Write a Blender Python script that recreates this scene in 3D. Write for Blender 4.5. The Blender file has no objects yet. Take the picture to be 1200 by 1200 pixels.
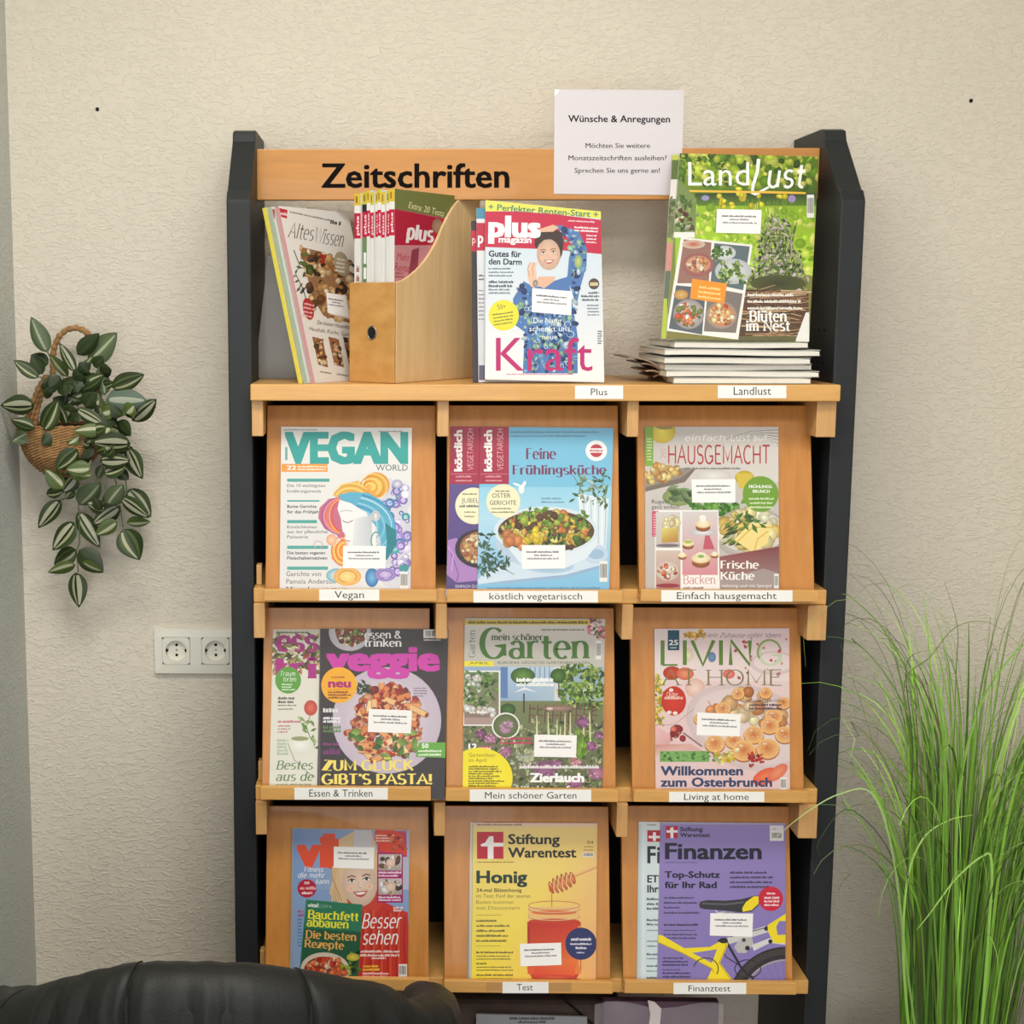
import bpy, bmesh, math, random
import numpy as np
from mathutils import Vector, Matrix
R = random.Random(7)
sc = bpy.context.scene

# ------------------------------------------------------------------ camera
F, PX, PY, TH, YAW = 1700.0, 415.0, 600.0, math.radians(8.05), math.radians(1.1)
CAM = np.array([0.0, -2.33, 1.55])
cd = bpy.data.cameras.new('camera'); cam = bpy.data.objects.new('camera', cd)
sc.collection.objects.link(cam); sc.camera = cam
cd.sensor_width = 36; cd.lens = F/1200*36; cd.shift_x = (600-PX)/1200; cd.shift_y = 0
cd.clip_start = .05; cd.clip_end = 50
cam.location = CAM; cam.rotation_euler = (math.pi/2-TH, 0, YAW)
# ------------------------------------------------------------------ world, lights, exposure
w = bpy.data.worlds.new('world'); sc.world = w; w.use_nodes = True
w.node_tree.nodes['Background'].inputs[0].default_value = (.92, .96, 1, 1)
w.node_tree.nodes['Background'].inputs[1].default_value = .7
def area(name, loc, rot, sx, sy, power, col):
    l = bpy.data.lights.new(name, 'AREA'); l.shape = 'RECTANGLE'; l.size = sx; l.size_y = sy
    l.energy = power; l.color = col
    o = bpy.data.objects.new(name, l); sc.collection.objects.link(o)
    o.location = loc; o.rotation_euler = rot
    return o
area('ceiling_lamp_light', (-.1, -1.15, 2.66), (0, 0, 0), 1.2, .5, 27, (1, .965, .90))
area('ceiling_lamp_light', (.75, -2.6, 2.66), (0, 0, 0), 1.5, .6, 33, (1, .97, .91))
area('window_light', (-.5, -3.9, 1.3), (math.radians(86), 0, math.radians(-8)), 2.2, 1.6, 44, (.94, .96, 1))
sc.view_settings.view_transform = 'Standard'; sc.view_settings.look = 'None'
sc.view_settings.gamma = 1; sc.view_settings.use_curve_mapping = False
sc.view_settings.exposure = 0.19

# ------------------------------------------------------------------ pixel -> point on a plane
def ray(px, py):
    px = np.asarray(px, float); py = np.asarray(py, float)
    a = (px-PX)/F; b = (PY-py)/F
    c, s = math.cos(TH), math.sin(TH)
    x, y, z = a, b*s+c, b*c-s; cy, sy = math.cos(YAW), math.sin(YAW)
    return np.stack([x*cy-y*sy, x*sy+y*cy, z], -1)
def onplane(px, py, P0, n):
    d = ray(px, py); n = np.asarray(n, float)
    t = ((np.asarray(P0)-CAM)@n)/(d@n)
    return CAM + d*t[..., None]
def project(P):
    d = np.asarray(P, float)-CAM; cy, sy = math.cos(YAW), math.sin(YAW); x = d[0]*cy+d[1]*sy; y = -d[0]*sy+d[1]*cy; z = d[2]
    c, s = math.cos(TH), math.sin(TH); f = y*c-z*s; u = y*s+z*c
    return PX+F*x/f, PY-F*u/f
def at(px, py, y):
    return Vector(onplane(np.array(px), np.array(py), (0, y, 0), (0, 1, 0)))
def srgb(c):
    r = []
    for v in c[:3]:
        v = max(0., min(255., v))/255
        r.append(v/12.92 if v <= .04045 else ((v+.055)/1.055)**2.4)
    return tuple(r)

# ------------------------------------------------------------------ materials
MATS = {}
def mat(name, col, rough=.6, spec=.4, metal=0, attr=False, noise=0, nscale=30, stretch=(1, 1, 1), bump=0, bscale=200, coat=0, trans=0, alpha=1, sheen=0, col2=None):
    if name in MATS: return MATS[name]
    m = bpy.data.materials.new(name); m.use_nodes = True; nt = m.node_tree
    b = nt.nodes['Principled BSDF']; L = nt.links.new; N = nt.nodes.new
    b.inputs['Roughness'].default_value = rough; b.inputs['Specular IOR Level'].default_value = spec
    b.inputs['Metallic'].default_value = metal; b.inputs['Coat Weight'].default_value = coat
    b.inputs['Transmission Weight'].default_value = trans; b.inputs['Alpha'].default_value = alpha
    b.inputs['Sheen Weight'].default_value = sheen
    c = srgb(col)+(1,)
    tc = N('ShaderNodeTexCoord'); oi = N('ShaderNodeObjectInfo')
    mp = N('ShaderNodeMapping'); mp.inputs['Scale'].default_value = stretch
    ad = N('ShaderNodeVectorMath'); ad.operation = 'ADD'
    L(tc.outputs['Object'], mp.inputs[0]); L(mp.outputs[0], ad.inputs[0])
    sh = N('ShaderNodeMath'); sh.operation = 'MULTIPLY'; sh.inputs[1].default_value = 7.3
    L(oi.outputs['Random'], sh.inputs[0]); L(sh.outputs[0], ad.inputs[1])
    src = None
    if attr:
        a = N('ShaderNodeAttribute'); a.attribute_name = 'Col'; src = a.outputs['Color']
        if name in ('printed_paper', 'leaf', 'grass_blade'):
            ps = N('ShaderNodeVectorMath'); ps.operation = 'SCALE'; ps.inputs['Scale'].default_value = {'leaf': .62, 'grass_blade': 1.3}.get(name, .84); L(src, ps.inputs[0]); src = ps.outputs[0]
    if noise:
        n = N('ShaderNodeTexNoise'); n.inputs['Scale'].default_value = nscale; n.inputs['Detail'].default_value = 6
        n.inputs['Roughness'].default_value = .6
        L(ad.outputs[0], n.inputs['Vector'])
        r = N('ShaderNodeMapRange'); r.inputs[1].default_value = .3; r.inputs[2].default_value = .7
        L(n.outputs['Fac'], r.inputs[0])
        if attr:
            r.inputs[3].default_value = 1-noise; r.inputs[4].default_value = 1+noise
            mx = N('ShaderNodeVectorMath'); mx.operation = 'SCALE'
            L(src, mx.inputs[0]); L(r.outputs[0], mx.inputs['Scale']); src = mx.outputs[0]
        else:
            mx = N('ShaderNodeMix'); mx.data_type = 'RGBA'
            k2 = srgb(col2)+(1,) if col2 else tuple(v*(1-noise) for v in c[:3])+(1,)
            mx.inputs[6].default_value = k2; mx.inputs[7].default_value = c if col2 else tuple(min(1, v*(1+noise)) for v in c[:3])+(1,)
            L(r.outputs[0], mx.inputs[0]); src = mx.outputs[2]
    if src: L(src, b.inputs['Base Color'])
    else: b.inputs['Base Color'].default_value = c
    if bump:
        n2 = N('ShaderNodeTexNoise'); n2.inputs['Scale'].default_value = bscale; n2.inputs['Detail'].default_value = 4
        L(ad.outputs[0], n2.inputs['Vector'])
        bp = N('ShaderNodeBump'); bp.inputs['Strength'].default_value = bump; bp.inputs['Distance'].default_value = .002
        L(n2.outputs['Fac'], bp.inputs['Height']); L(bp.outputs[0], b.inputs['Normal'])
    MATS[name] = m; return m
def wall_mat(name, col):
    m = bpy.data.materials.new(name); m.use_nodes = True; nt = m.node_tree; L = nt.links.new; N = nt.nodes.new
    b = nt.nodes['Principled BSDF']; b.inputs['Roughness'].default_value = .85; b.inputs['Specular IOR Level'].default_value = .25
    tc = N('ShaderNodeTexCoord')
    n = N('ShaderNodeTexNoise'); n.inputs['Scale'].default_value = 2.2; n.inputs['Detail'].default_value = 5
    L(tc.outputs['Object'], n.inputs['Vector'])
    mx = N('ShaderNodeMix'); mx.data_type = 'RGBA'; c = srgb(col)
    mx.inputs[6].default_value = tuple(v*.94 for v in c)+(1,); mx.inputs[7].default_value = tuple(min(1, v*1.05) for v in c)+(1,)
    L(n.outputs['Fac'], mx.inputs[0]); L(mx.outputs[2], b.inputs['Base Color'])
    # woodchip relief: dense soft ripples under paint plus fine grain
    mp = N('ShaderNodeMapping'); mp.inputs['Scale'].default_value = (1, 1, 1.9); L(tc.outputs['Object'], mp.inputs[0])
    v = N('ShaderNodeTexNoise'); v.inputs['Scale'].default_value = 75; v.inputs['Detail'].default_value = 3; v.inputs['Distortion'].default_value = 1.1; L(mp.outputs[0], v.inputs['Vector'])
    r = N('ShaderNodeMapRange'); r.inputs[1].default_value = .46; r.inputs[2].default_value = .66; r.interpolation_type = 'SMOOTHSTEP'; L(v.outputs['Fac'], r.inputs[0])
    n4 = N('ShaderNodeTexNoise'); n4.inputs['Scale'].default_value = 260; n4.inputs['Detail'].default_value = 3; L(tc.outputs['Object'], n4.inputs['Vector'])
    m4 = N('ShaderNodeMath'); m4.operation = 'MULTIPLY_ADD'; m4.inputs[1].default_value = .3; L(n4.outputs['Fac'], m4.inputs[0]); L(r.outputs[0], m4.inputs[2])
    bp = N('ShaderNodeBump'); bp.inputs['Strength'].default_value = .5; bp.inputs['Distance'].default_value = .0022
    L(m4.outputs[0], bp.inputs['Height']); L(bp.outputs[0], b.inputs['Normal'])
    return m
M_WALL = wall_mat('woodchip_wall', (220, 211, 195))
M_WALLC = wall_mat('woodchip_wall_side', (204, 207, 200))
M_CEIL = mat('ceiling_paint', (235, 232, 222), .9)
M_FLOOR = mat('floor_carpet', (112, 104, 96), .95, .1, noise=.2, nscale=300, bump=.5)
M_BEECH = mat('beech', (216, 164, 92), .42, .4, noise=.5, nscale=9, stretch=(1, 5, 12), col2=(201, 150, 84), coat=.15)
M_BEECHV = mat('beech_upright', (208, 162, 104), .45, .4, noise=.5, nscale=9, stretch=(12, 5, 1), col2=(194, 146, 90), coat=.1)
M_FLAP = mat('beech_veneer', (197, 134, 62), .42, .4, noise=.5, nscale=8, stretch=(9, 5, 1), col2=(180, 116, 48), coat=.15)
M_HEAD = mat('beech_header', (200, 138, 66), .42, .4, noise=.5, nscale=8, stretch=(1, 5, 10), col2=(184, 127, 62), coat=.15)
M_PLY = mat('plywood_birch', (222, 190, 142), .5, .3, noise=.5, nscale=7, stretch=(10, 10, 1), col2=(208, 174, 124))
M_PLYF = mat('plywood_dark', (196, 148, 84), .45, .4, noise=.5, nscale=8, stretch=(4, 4, 6), col2=(178, 126, 64))
M_ANTH = mat('anthracite_lacquer', (38, 41, 42), .5, .3, noise=.05, nscale=60, bump=.06, bscale=500)
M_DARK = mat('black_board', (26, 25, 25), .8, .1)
M_PRINT = mat('printed_paper', (200, 200, 200), .38, .35, attr=True)
M_MATT = mat('plain_paper', (230, 228, 224), .75, .2, attr=True)
M_PAGES = mat('page_edges', (222, 217, 206), .9, .1, noise=.12, nscale=60, stretch=(.3, .3, 40))
M_PLASTIC = mat('white_plastic', (232, 228, 214), .35, .5)
M_PLDARK = mat('socket_hole', (28, 26, 24), .7, .2)
M_STEEL = mat('steel', (150, 148, 140), .35, .5, metal=.9)
M_LEATHER = mat('black_leather', (24, 25, 23), .52, .3, noise=.1, nscale=40, bump=.25, bscale=420)
M_LEAF = mat('leaf', (80, 100, 50), .45, .35, attr=True, noise=.12, nscale=60)
M_GRASS = mat('grass_blade', (80, 130, 40), .5, .35, attr=True)
M_STEM = mat('stem', (92, 104, 58), .6, .3)
M_WICKER = mat('wicker', (158, 120, 78), .75, .2, noise=.3, nscale=90)
M_ACRYL = mat('smoky_acrylic', (150, 146, 134), .25, .5, alpha=.62)
M_LETTER = mat('black_vinyl', (16, 12, 10), .8, .1)
M_SOIL = mat('soil', (52, 40, 30), .95, .1, noise=.4, nscale=80)
M_POT = mat('pot_glaze', (70, 68, 66), .4, .5)
M_BAG = mat('brown_fabric', (84, 70, 64), .8, .2, noise=.15, nscale=20, bump=.3, bscale=600)
M_PURPLE = mat('aubergine_print', (92, 66, 82), .6, .3, noise=.3, nscale=7)
M_FILM = mat('clear_film', (235, 230, 235), .12, .7, alpha=.22)

# ------------------------------------------------------------------ builders
class MB:
    def __init__(s): s.v = []; s.f = []; s.c = []; s.m = []
    def add(s, vs, fs, col=None, mi=0, cols=None):
        o = len(s.v); s.v += [tuple(v) for v in vs]
        for k, f in enumerate(fs):
            s.f.append(tuple(i+o for i in f)); s.m.append(mi)
            if cols is not None: s.c.append([cols[i] for i in f])
            else: s.c.append([col or (1, 1, 1)]*len(f))
    def box(s, x0, x1, y0, y1, z0, z1, col=None, mi=0):
        s.add([(x0, y0, z0), (x1, y0, z0), (x1, y1, z0), (x0, y1, z0), (x0, y0, z1), (x1, y0, z1), (x1, y1, z1), (x0, y1, z1)],
              [(0, 3, 2, 1), (4, 5, 6, 7), (0, 1, 5, 4), (1, 2, 6, 5), (2, 3, 7, 6), (3, 0, 4, 7)], col, mi)
    def tube(s, pts, rad, n=6, col=None, mi=0, closed=False):
        pts = [Vector(p) for p in pts]; N = len(pts); vs = []
        up = Vector((.13, .21, .97)); 
        for i, p in enumerate(pts):
            if closed: t = pts[(i+1) % N]-pts[i-1]
            else: t = pts[min(i+1, N-1)]-pts[max(i-1, 0)]
            t.normalize(); a = t.cross(up)
            if a.length < .05: a = t.cross(Vector((1, 0, 0)))
            a.normalize(); b = t.cross(a)
            r = rad[i] if hasattr(rad, '__len__') else rad
            for k in range(n):
                q = 2*math.pi*k/n; vs.append(p+a*math.cos(q)*r+b*math.sin(q)*r)
        fs = []
        for i in range(N if closed else N-1):
            j = (i+1) % N
            for k in range(n):
                l = (k+1) % n; fs.append((i*n+k, i*n+l, j*n+l, j*n+k))
        if not closed: fs += [tuple(range(n))[::-1], tuple((N-1)*n+k for k in range(n))]
        s.add(vs, fs, col, mi)
    def build(s, name, m, parent=None, loc=None, smooth=False, bevel=0, color=False, seg=2, world=True):
        """verts are in world space; the object's origin is put at loc (or the verts' base centre)"""
        V = np.array(s.v, float)
        if loc is None:
            mn, mx = V.min(0), V.max(0); loc = ((mn[0]+mx[0])/2, (mn[1]+mx[1])/2, mn[2])
        loc = Vector(loc)
        me = bpy.data.meshes.new(name)
        me.from_pydata((V-np.array(loc)).tolist(), [], s.f)
        for k in (m if isinstance(m, (list, tuple)) else [m]): me.materials.append(k)
        if any(s.m): me.polygons.foreach_set('material_index', s.m)
        if color:
            a = me.color_attributes.new('Col', 'FLOAT_COLOR', 'CORNER')
            flat = []
            for cc in s.c:
                for c in cc: flat += [c[0], c[1], c[2], 1.]
            a.data.foreach_set('color', flat)
        if smooth: me.polygons.foreach_set('use_smooth', [True]*len(me.polygons))
        me.update()
        o = bpy.data.objects.new(name, me); sc.collection.objects.link(o)
        if parent:
            o.parent = parent; pl = world_loc(parent); o.location = loc-pl
        else: o.location = loc
        WL[o.name] = loc
        if bevel:
            bm = bmesh.new(); bm.from_mesh(me)
            bmesh.ops.bevel(bm, geom=[e for e in bm.edges if len(e.link_faces) == 2 and e.calc_face_angle(0) > .5], offset=bevel, segments=seg, affect='EDGES', profile=.6)
            bm.to_mesh(me); bm.free()
            me.polygons.foreach_set('use_smooth', [False]*len(me.polygons))
        return o
WL = {}
def world_loc(o): return WL[o.name]
def tag(o, label=None, cat=None, group=None, kind=None):
    if label: o['label'] = label
    if cat: o['category'] = cat
    if group: o['group'] = group
    if kind: o['kind'] = kind
    return o
def empty(name, loc, label, cat, group=None):
    o = bpy.data.objects.new(name, None); sc.collection.objects.link(o); o.location = loc
    o.empty_display_size = .05; WL[o.name] = Vector(loc)
    return tag(o, label, cat, group)
def boxpart(name, x0, x1, y0, y1, z0, z1, m, parent=None, bevel=.0015):
    b = MB(); b.box(x0, x1, y0, y1, z0, z1); return b.build(name, m, parent, bevel=bevel)

# ------------------------------------------------------------------ the room
WY = .285
xl = at(25, 600, WY).x; xr = at(1201, 850, WY).x
def struct(name, b, m): o = b.build(name, m); tag(o, kind='structure'); return o
XR2 = 3.2
b = MB(); b.box(xl-.1, XR2+.1, WY, WY+.1, 0, 2.7); o = struct('wall_back', b, M_WALL); tag(o, 'cream woodchip wall behind the rack')
b = MB(); b.box(xl-.1, xl, -4.2, WY, 0, 2.7); struct('wall_left', b, M_WALLC)
b = MB(); b.box(xr, xr+.3, -.12, WY-.0005, 0, 2.7); struct('trim_1', b, M_WALL)
b = MB(); b.box(XR2, XR2+.1, -4.2, WY, 0, 2.7); struct('wall_right', b, M_WALL)
b = MB(); b.box(xl-.1, XR2+.1, -4.2, WY+.1, -.1, 0); struct('floor', b, M_FLOOR)
b = MB(); b.box(xl-.1, XR2+.1, -4.2, WY+.1, 2.7, 2.8); struct('ceiling', b, M_CEIL)

# ------------------------------------------------------------------ the rack
rack = empty('magazine_rack', (.3, .1, 0), 'tall beech magazine rack with dark grey side panels against the wall', 'magazine rack')
xi0 = at(295.5, 460, 0).x; xi1 = at(975.5, 460, 0).x; TP = .038
zf = at(280, 235, 0).z; zt = at(290, 154, .14).z
prof = [(0, 0), (0, zf), (.012, zf+.016), (.02, zf+.017), (.108, zt-.02), (.114, zt-.004), (.128, zt), (WY-.002, zt), (WY-.002, 0)]
for x0, x1 in ((xi0-TP, xi0), (xi1, xi1+TP)):
    b = MB(); n = len(prof)
    vs = [(x0, y, z) for y, z in prof]+[(x1, y, z) for y, z in prof]
    fs = [tuple(range(n)), tuple(range(n, 2*n))[::-1]]+[(i, i+n, (i+1) % n+n, (i+1) % n) for i in range(n)]
    b.add(vs, fs); o = b.build('side_panel', M_ANTH, rack, bevel=.0025)
# shelf-pin holes on the inside of the panels
for sx, x in ((1, xi0), (-1, xi1)):
    b = MB()
    for k in range(22):
        for y in (.055, .085):
            z = .42+k*.052
            q = [(x+sx*.0004, y+.003*math.cos(a), z+.003*math.sin(a)) for a in [i*math.pi/4 for i in range(8)]]
            b.add(q+[(x+sx*.0004, y, z)], [(i, (i+1) % 8, 8) for i in range(8)])
    o = b.build('pin_holes', M_DARK, rack); tag(o, kind='stuff')
HY = .125
hz0 = at(600, 234, HY).z; hz1 = at(600, 174, HY).z
header = boxpart('header_board', xi0, xi1, HY, HY+.02, hz0, hz1, M_HEAD, rack)

# sans text through Blender's built-in font, as flat triangles
_tc = {}
def sans(s, bold=0.0):
    """glyph by glyph, so that swollen neighbours may touch without cancelling out"""
    if len(s) == 1: return _fat(s, bold)
    k = (s, bold, 1)
    if k not in _tc:
        V = []; Fc = []
        for i, ch in enumerate(s):
            if ch == ' ': continue
            v, f = _fat(ch, bold); dx = _sans(s[:i+1], 0)[0][:, 0].max()-_sans(ch, 0)[0][:, 0].max()
            o = sum(len(q) for q in V); V.append(v+np.array([dx, 0]))
            for gi, gf in enumerate(f):
                while len(Fc) <= gi: Fc.append([])
                Fc[gi] += [tuple(j+o for j in g) for g in gf]
        _tc[k] = (np.concatenate(V), Fc)
    return _tc[k]
def _fat(ch, b):
    v, f = _sans(ch, 0.0)
    if b <= 0: return v, [f]
    if b < .018: offs = ((-b, 0), (b, 0))
    else:
        nx = max(2, int(2*b/.034)+2); offs = [(-b+2*b*i/(nx-1), sg*b*.6) for i in range(nx) for sg in (-1, 1)]
        if b > .05: offs += [(-b, 0), (b, 0)]
    return np.concatenate([v+np.array(o) for o in offs]), [[tuple(j+k*len(v) for j in g) for g in f] for k in range(len(offs))]
def _sans(s, bold=0.0):
    k = (s, bold)
    if k not in _tc:
        c = bpy.data.curves.new('t', 'FONT'); c.body = s; c.size = 1; c.resolution_u = 2; c.offset = bold
        o = bpy.data.objects.new('t', c); sc.collection.objects.link(o)
        dg = bpy.context.evaluated_depsgraph_get(); me = o.evaluated_get(dg).to_mesh()
        v = np.empty(len(me.vertices)*3); me.vertices.foreach_get('co', v); v = v.reshape(-1, 3)[:, :2].copy()
        fs = [tuple(p.vertices) for p in me.polygons]
        o.evaluated_get(dg).to_mesh_clear()
        bpy.data.objects.remove(o); bpy.data.curves.remove(c)
        _tc[k] = (v, fs)
    return _tc[k]
CAPH = _sans('H')[0][:, 1].max()

# compact broad-nib stroke alphabet (used for serif and hand-drawn titles)
def A_(cx, cy, rx, ry, a0, a1, n=None):
    n = n or max(4, int(abs(a1-a0)/18))
    return [(cx+rx*math.cos(math.radians(a0+(a1-a0)*i/n)), cy+ry*math.sin(math.radians(a0+(a1-a0)*i/n))) for i in range(n+1)]
G = {
'a': (4.4, [A_(2.1, 3.5, 1.4, 1.5, 160, 0)+[(3.5, 0)], A_(2, 1.45, 1.5, 1.45, 0, 360)]),
'b': (4.6, [[(.8, 7), (.8, 0)], A_(2.3, 2.5, 1.7, 2.5, 0, 360)]),
'c': (4.1, [A_(2.2, 2.5, 1.8, 2.5, 50, 310)]),
'd': (4.7, [[(3.8, 7), (3.8, 0)], A_(2.2, 2.5, 1.7, 2.5, 0, 360)]),
'e': (4.4, [[(.5, 2.7), (3.9, 2.7)]+A_(2.2, 2.5, 1.75, 2.5, 5, 312)]),
'f': (3.1, [[(1.4, 0), (1.4, 5.5)]+A_(2.7, 5.5, 1.3, 1.5, 180, 60), [(.3, 4.9), (2.9, 4.9)], [(.3, 4.6), (2.9, 4.6)]]),
'g': (4.6, [A_(2.1, 3, 1.6, 2, 0, 360), [(3.7, 5), (3.7, -.4)]+A_(2.1, -.4, 1.6, 1.6, 0, -150)]),
'h': (4.8, [[(.8, 7), (.8, 0)], A_(2.4, 3.3, 1.5, 1.7, 175, 0)+[(3.9, 0)]]),
'i': (1.9, [[(.95, 5), (.95, 0)], A_(.95, 6.5, .25, .25, 0, 360)]),
'k': (4.6, [[(.8, 7), (.8, 0)], [(3.9, 5), (.9, 2.2)], [(1.9, 3.1), (4.2, 0)]]),
'l': (1.9, [[(.95, 7), (.95, 0)]]),
'm': (7, [[(.8, 5), (.8, 0)], A_(2.1, 3.4, 1.3, 1.6, 175, 0)+[(3.4, 0)], A_(4.7, 3.4, 1.3, 1.6, 175, 0)+[(6, 0)]]),
'n': (4.8, [[(.8, 5), (.8, 0)], A_(2.4, 3.3, 1.5, 1.7, 175, 0)+[(3.9, 0)]]),
'o': (4.5, [A_(2.25, 2.5, 1.8, 2.5, 0, 360)]),
'p': (4.6, [[(.8, 5), (.8, -2)], A_(2.3, 2.5, 1.7, 2.5, 0, 360)]),
'r': (3.4, [[(.8, 5), (.8, 0)], A_(2.3, 3.3, 1.5, 1.7, 175, 60)]),
's': (3.9, [A_(1.95, 3.75, 1.3, 1.25, 40, 270)+A_(1.95, 1.25, 1.4, 1.25, 90, -140)]),
't': (3.1, [[(1.4, 6.6), (1.4, 1.2)]+A_(2.4, 1.2, 1, 1.2, 180, 290), [(.2, 4.9), (2.9, 4.9)], [(.2, 4.6), (2.9, 4.6)]]),
'u': (4.8, [[(.8, 5), (.8, 1.7)]+A_(2.3, 1.7, 1.5, 1.7, 180, 355), [(3.8, 5), (3.8, 0)]]),
'v': (4.3, [[(.3, 5), (2.1, 0), (3.9, 5)]]),
'w': (6.4, [[(.3, 5), (1.7, 0), (3.2, 5), (4.7, 0), (6.1, 5)]]),
'z': (4, [[(.5, 5), (3.6, 5), (.5, 0), (3.6, 0)]]),
'A': (6, [[(.3, 0), (3, 7), (5.7, 0)], [(1.4, 2.6), (4.6, 2.6)]]),
'B': (5.3, [[(.9, 7), (.9, 0)], [(.9, 7), (2.6, 7)]+A_(2.7, 5.35, 1.6, 1.65, 90, -90)+[(.9, 3.7)], [(.9, 3.7), (2.8, 3.7)]+A_(2.9, 1.85, 1.9, 1.85, 90, -90)+[(.9, 0)]]),
'C': (5.6, [A_(3.1, 3.5, 2.6, 3.5, 50, 310)]),
'D': (5.9, [[(.9, 7), (.9, 0)], [(.9, 7), (2.4, 7)]+A_(2.6, 3.5, 2.7, 3.5, 90, -90)+[(.9, 0)]]),
'E': (4.9, [[(.9, 7), (.9, 0)], [(.9, 7), (4.4, 7)], [(.9, 3.7), (3.8, 3.7)], [(.9, 0), (4.5, 0)]]),
'F': (4.7, [[(.9, 7), (.9, 0)], [(.9, 7), (4.4, 7)], [(.9, 3.6), (3.7, 3.6)]]),
'G': (6.2, [A_(3.1, 3.5, 2.6, 3.5, 50, 330), [(3.4, 2.9), (5.4, 2.9), (5.4, .6)]]),
'H': (6.2, [[(.9, 7), (.9, 0)], [(5.3, 7), (5.3, 0)], [(.9, 3.6), (5.3, 3.6)]]),
'I': (2.2, [[(1.1, 7), (1.1, 0)]]),
'K': (5.8, [[(.9, 7), (.9, 0)], [(5.1, 7), (1, 3)], [(2.3, 4.2), (5.4, 0)]]),
'L': (4.8, [[(.9, 7), (.9, 0)], [(.9, 0), (4.5, 0)]]),
'M': (7.2, [[(.9, 0), (.9, 7), (3.6, 1.2), (6.3, 7), (6.3, 0)]]),
'N': (6.4, [[(.9, 0), (.9, 7), (5.5, 0), (5.5, 7)]]),
'O': (6.4, [A_(3.2, 3.5, 2.7, 3.5, 0, 360)]),
'P': (5.1, [[(.9, 7), (.9, 0)], [(.9, 7), (2.6, 7)]+A_(2.7, 5.1, 1.9, 1.9, 90, -90)+[(.9, 3.2)]]),
'R': (5.6, [[(.9, 7), (.9, 0)], [(.9, 7), (2.6, 7)]+A_(2.7, 5.2, 1.8, 1.8, 90, -90)+[(.9, 3.4)], [(2.7, 3.4), (5.2, 0)]]),
'S': (4.9, [A_(2.45, 5.2, 1.7, 1.8, 35, 270)+A_(2.45, 1.75, 1.9, 1.75, 90, -145)]),
'T': (5.4, [[(2.7, 7), (2.7, 0)], [(.3, 7), (5.1, 7)]]),
'U': (6, [[(.9, 7), (.9, 2.2)]+A_(3, 2.2, 2.1, 2.2, 180, 360)+[(5.1, 7)]]),
'V': (5.8, [[(.3, 7), (2.9, 0), (5.5, 7)]]),
'W': (8.4, [[(.3, 7), (2.2, 0), (4.2, 7), (6.2, 0), (8.1, 7)]]),
'Z': (5.2, [[(.6, 7), (4.6, 7), (.5, 0), (4.7, 0)]]),
'!': (2, [[(1, 7), (1, 2)], A_(1, .4, .3, .3, 0, 360)]),
"'": (1.5, [[(.75, 7.2), (.75, 5.4)]]),
'-': (3, [[(.5, 2.7), (2.5, 2.7)]]),
'&': (6, [[(5.4, 0), (1.6, 5)]+A_(2.6, 5.7, 1.2, 1.3, 200, -40)+[(1.2, 3)]+A_(2.4, 1.7, 1.9, 1.7, 130, 380)]),
'.': (1.6, [A_(.8, .35, .3, .3, 0, 360)]),
}
for k, base, hgt in (('ü', 'u', 6.5), ('ö', 'o', 6.5), ('ä', 'a', 6.5), ('Ü', 'U', 8.4), ('Ö', 'O', 8.4)):
    wd, st = G[base]; G[k] = (wd, st+[A_(wd/2-.9, hgt, .28, .28, 0, 360), A_(wd/2+.9, hgt, .28, .28, 0, 360)])
def strokes(pts, thick, thin):
    """one nib stroke as quads"""
    P = np.array([p for i, p in enumerate(pts) if i == 0 or abs(p[0]-pts[i-1][0])+abs(p[1]-pts[i-1][1]) > 1e-4], float); n = len(P); vs = []
    closed = n > 3 and np.hypot(*(P[0]-P[-1])) < 1e-6
    for i in range(n):
        if closed: d = P[(i+1) % (n-1)]-P[(i-1) % (n-1)]
        else: d = P[min(i+1, n-1)]-P[max(i-1, 0)]
        L = math.hypot(*d) or 1; d = d/L
        k = 1.
        if 0 < i < n-1 and not closed:
            e1 = P[i]-P[i-1]; e2 = P[i+1]-P[i]; e1 = e1/(math.hypot(*e1) or 1); e2 = e2/(math.hypot(*e2) or 1)
            k = 1/max(.45, math.sqrt(max(0, (1+float(e1@e2))/2)))
        w = (thin+(thick-thin)*abs(d[1])**1.4)*k/2
        nn = np.array([-d[1], d[0]])*w
        vs += [tuple(P[i]+nn), tuple(P[i]-nn)]
    return vs, [(2*i, 2*i+1, 2*i+3, 2*i+2) for i in range(n-1)]
def nib(s, thick=1.1, thin=.45, serif=True, slant=0, sw=.95):
    """returns verts and groups of faces; faces of one group do not overlap"""
    V = []; Gr = {}; x = 0
    for ci, ch in enumerate(s):
        if ch == ' ': x += 2.6; continue
        wd, st = G.get(ch, G['o'])
        for si, p in enumerate(st):
            vs, fs = strokes(p, thick, thin); o = len(V)
            V += [(x+a, b_) for a, b_ in vs]; Gr.setdefault((si, ci % 2), []).extend([tuple(i+o for i in f) for f in fs])
            if serif and len(p) < 30:
                for ei, (e, q) in enumerate(((p[0], p[1]), (p[-1], p[-2]))):
                    dx, dy = abs(e[0]-q[0]), abs(e[1]-q[1])
                    if dy > 1.2 and dx < .62*dy and min(abs(e[1]-t) for t in (0, 5, 7, -2)) < .02:
                        o = len(V); h = thin*.95; y0 = e[1]-(h if e[1] > 2 else 0)
                        V += [(x+e[0]-sw, y0), (x+e[0]+sw, y0), (x+e[0]+sw, y0+h), (x+e[0]-sw, y0+h)]
                        Gr.setdefault((9+si % 2, ci % 2, ei), []).append((o, o+1, o+2, o+3))
        x += wd+.35
    V = np.array(V); V[:, 0] += V[:, 1]*slant
    return V/7., list(Gr.values())

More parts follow.
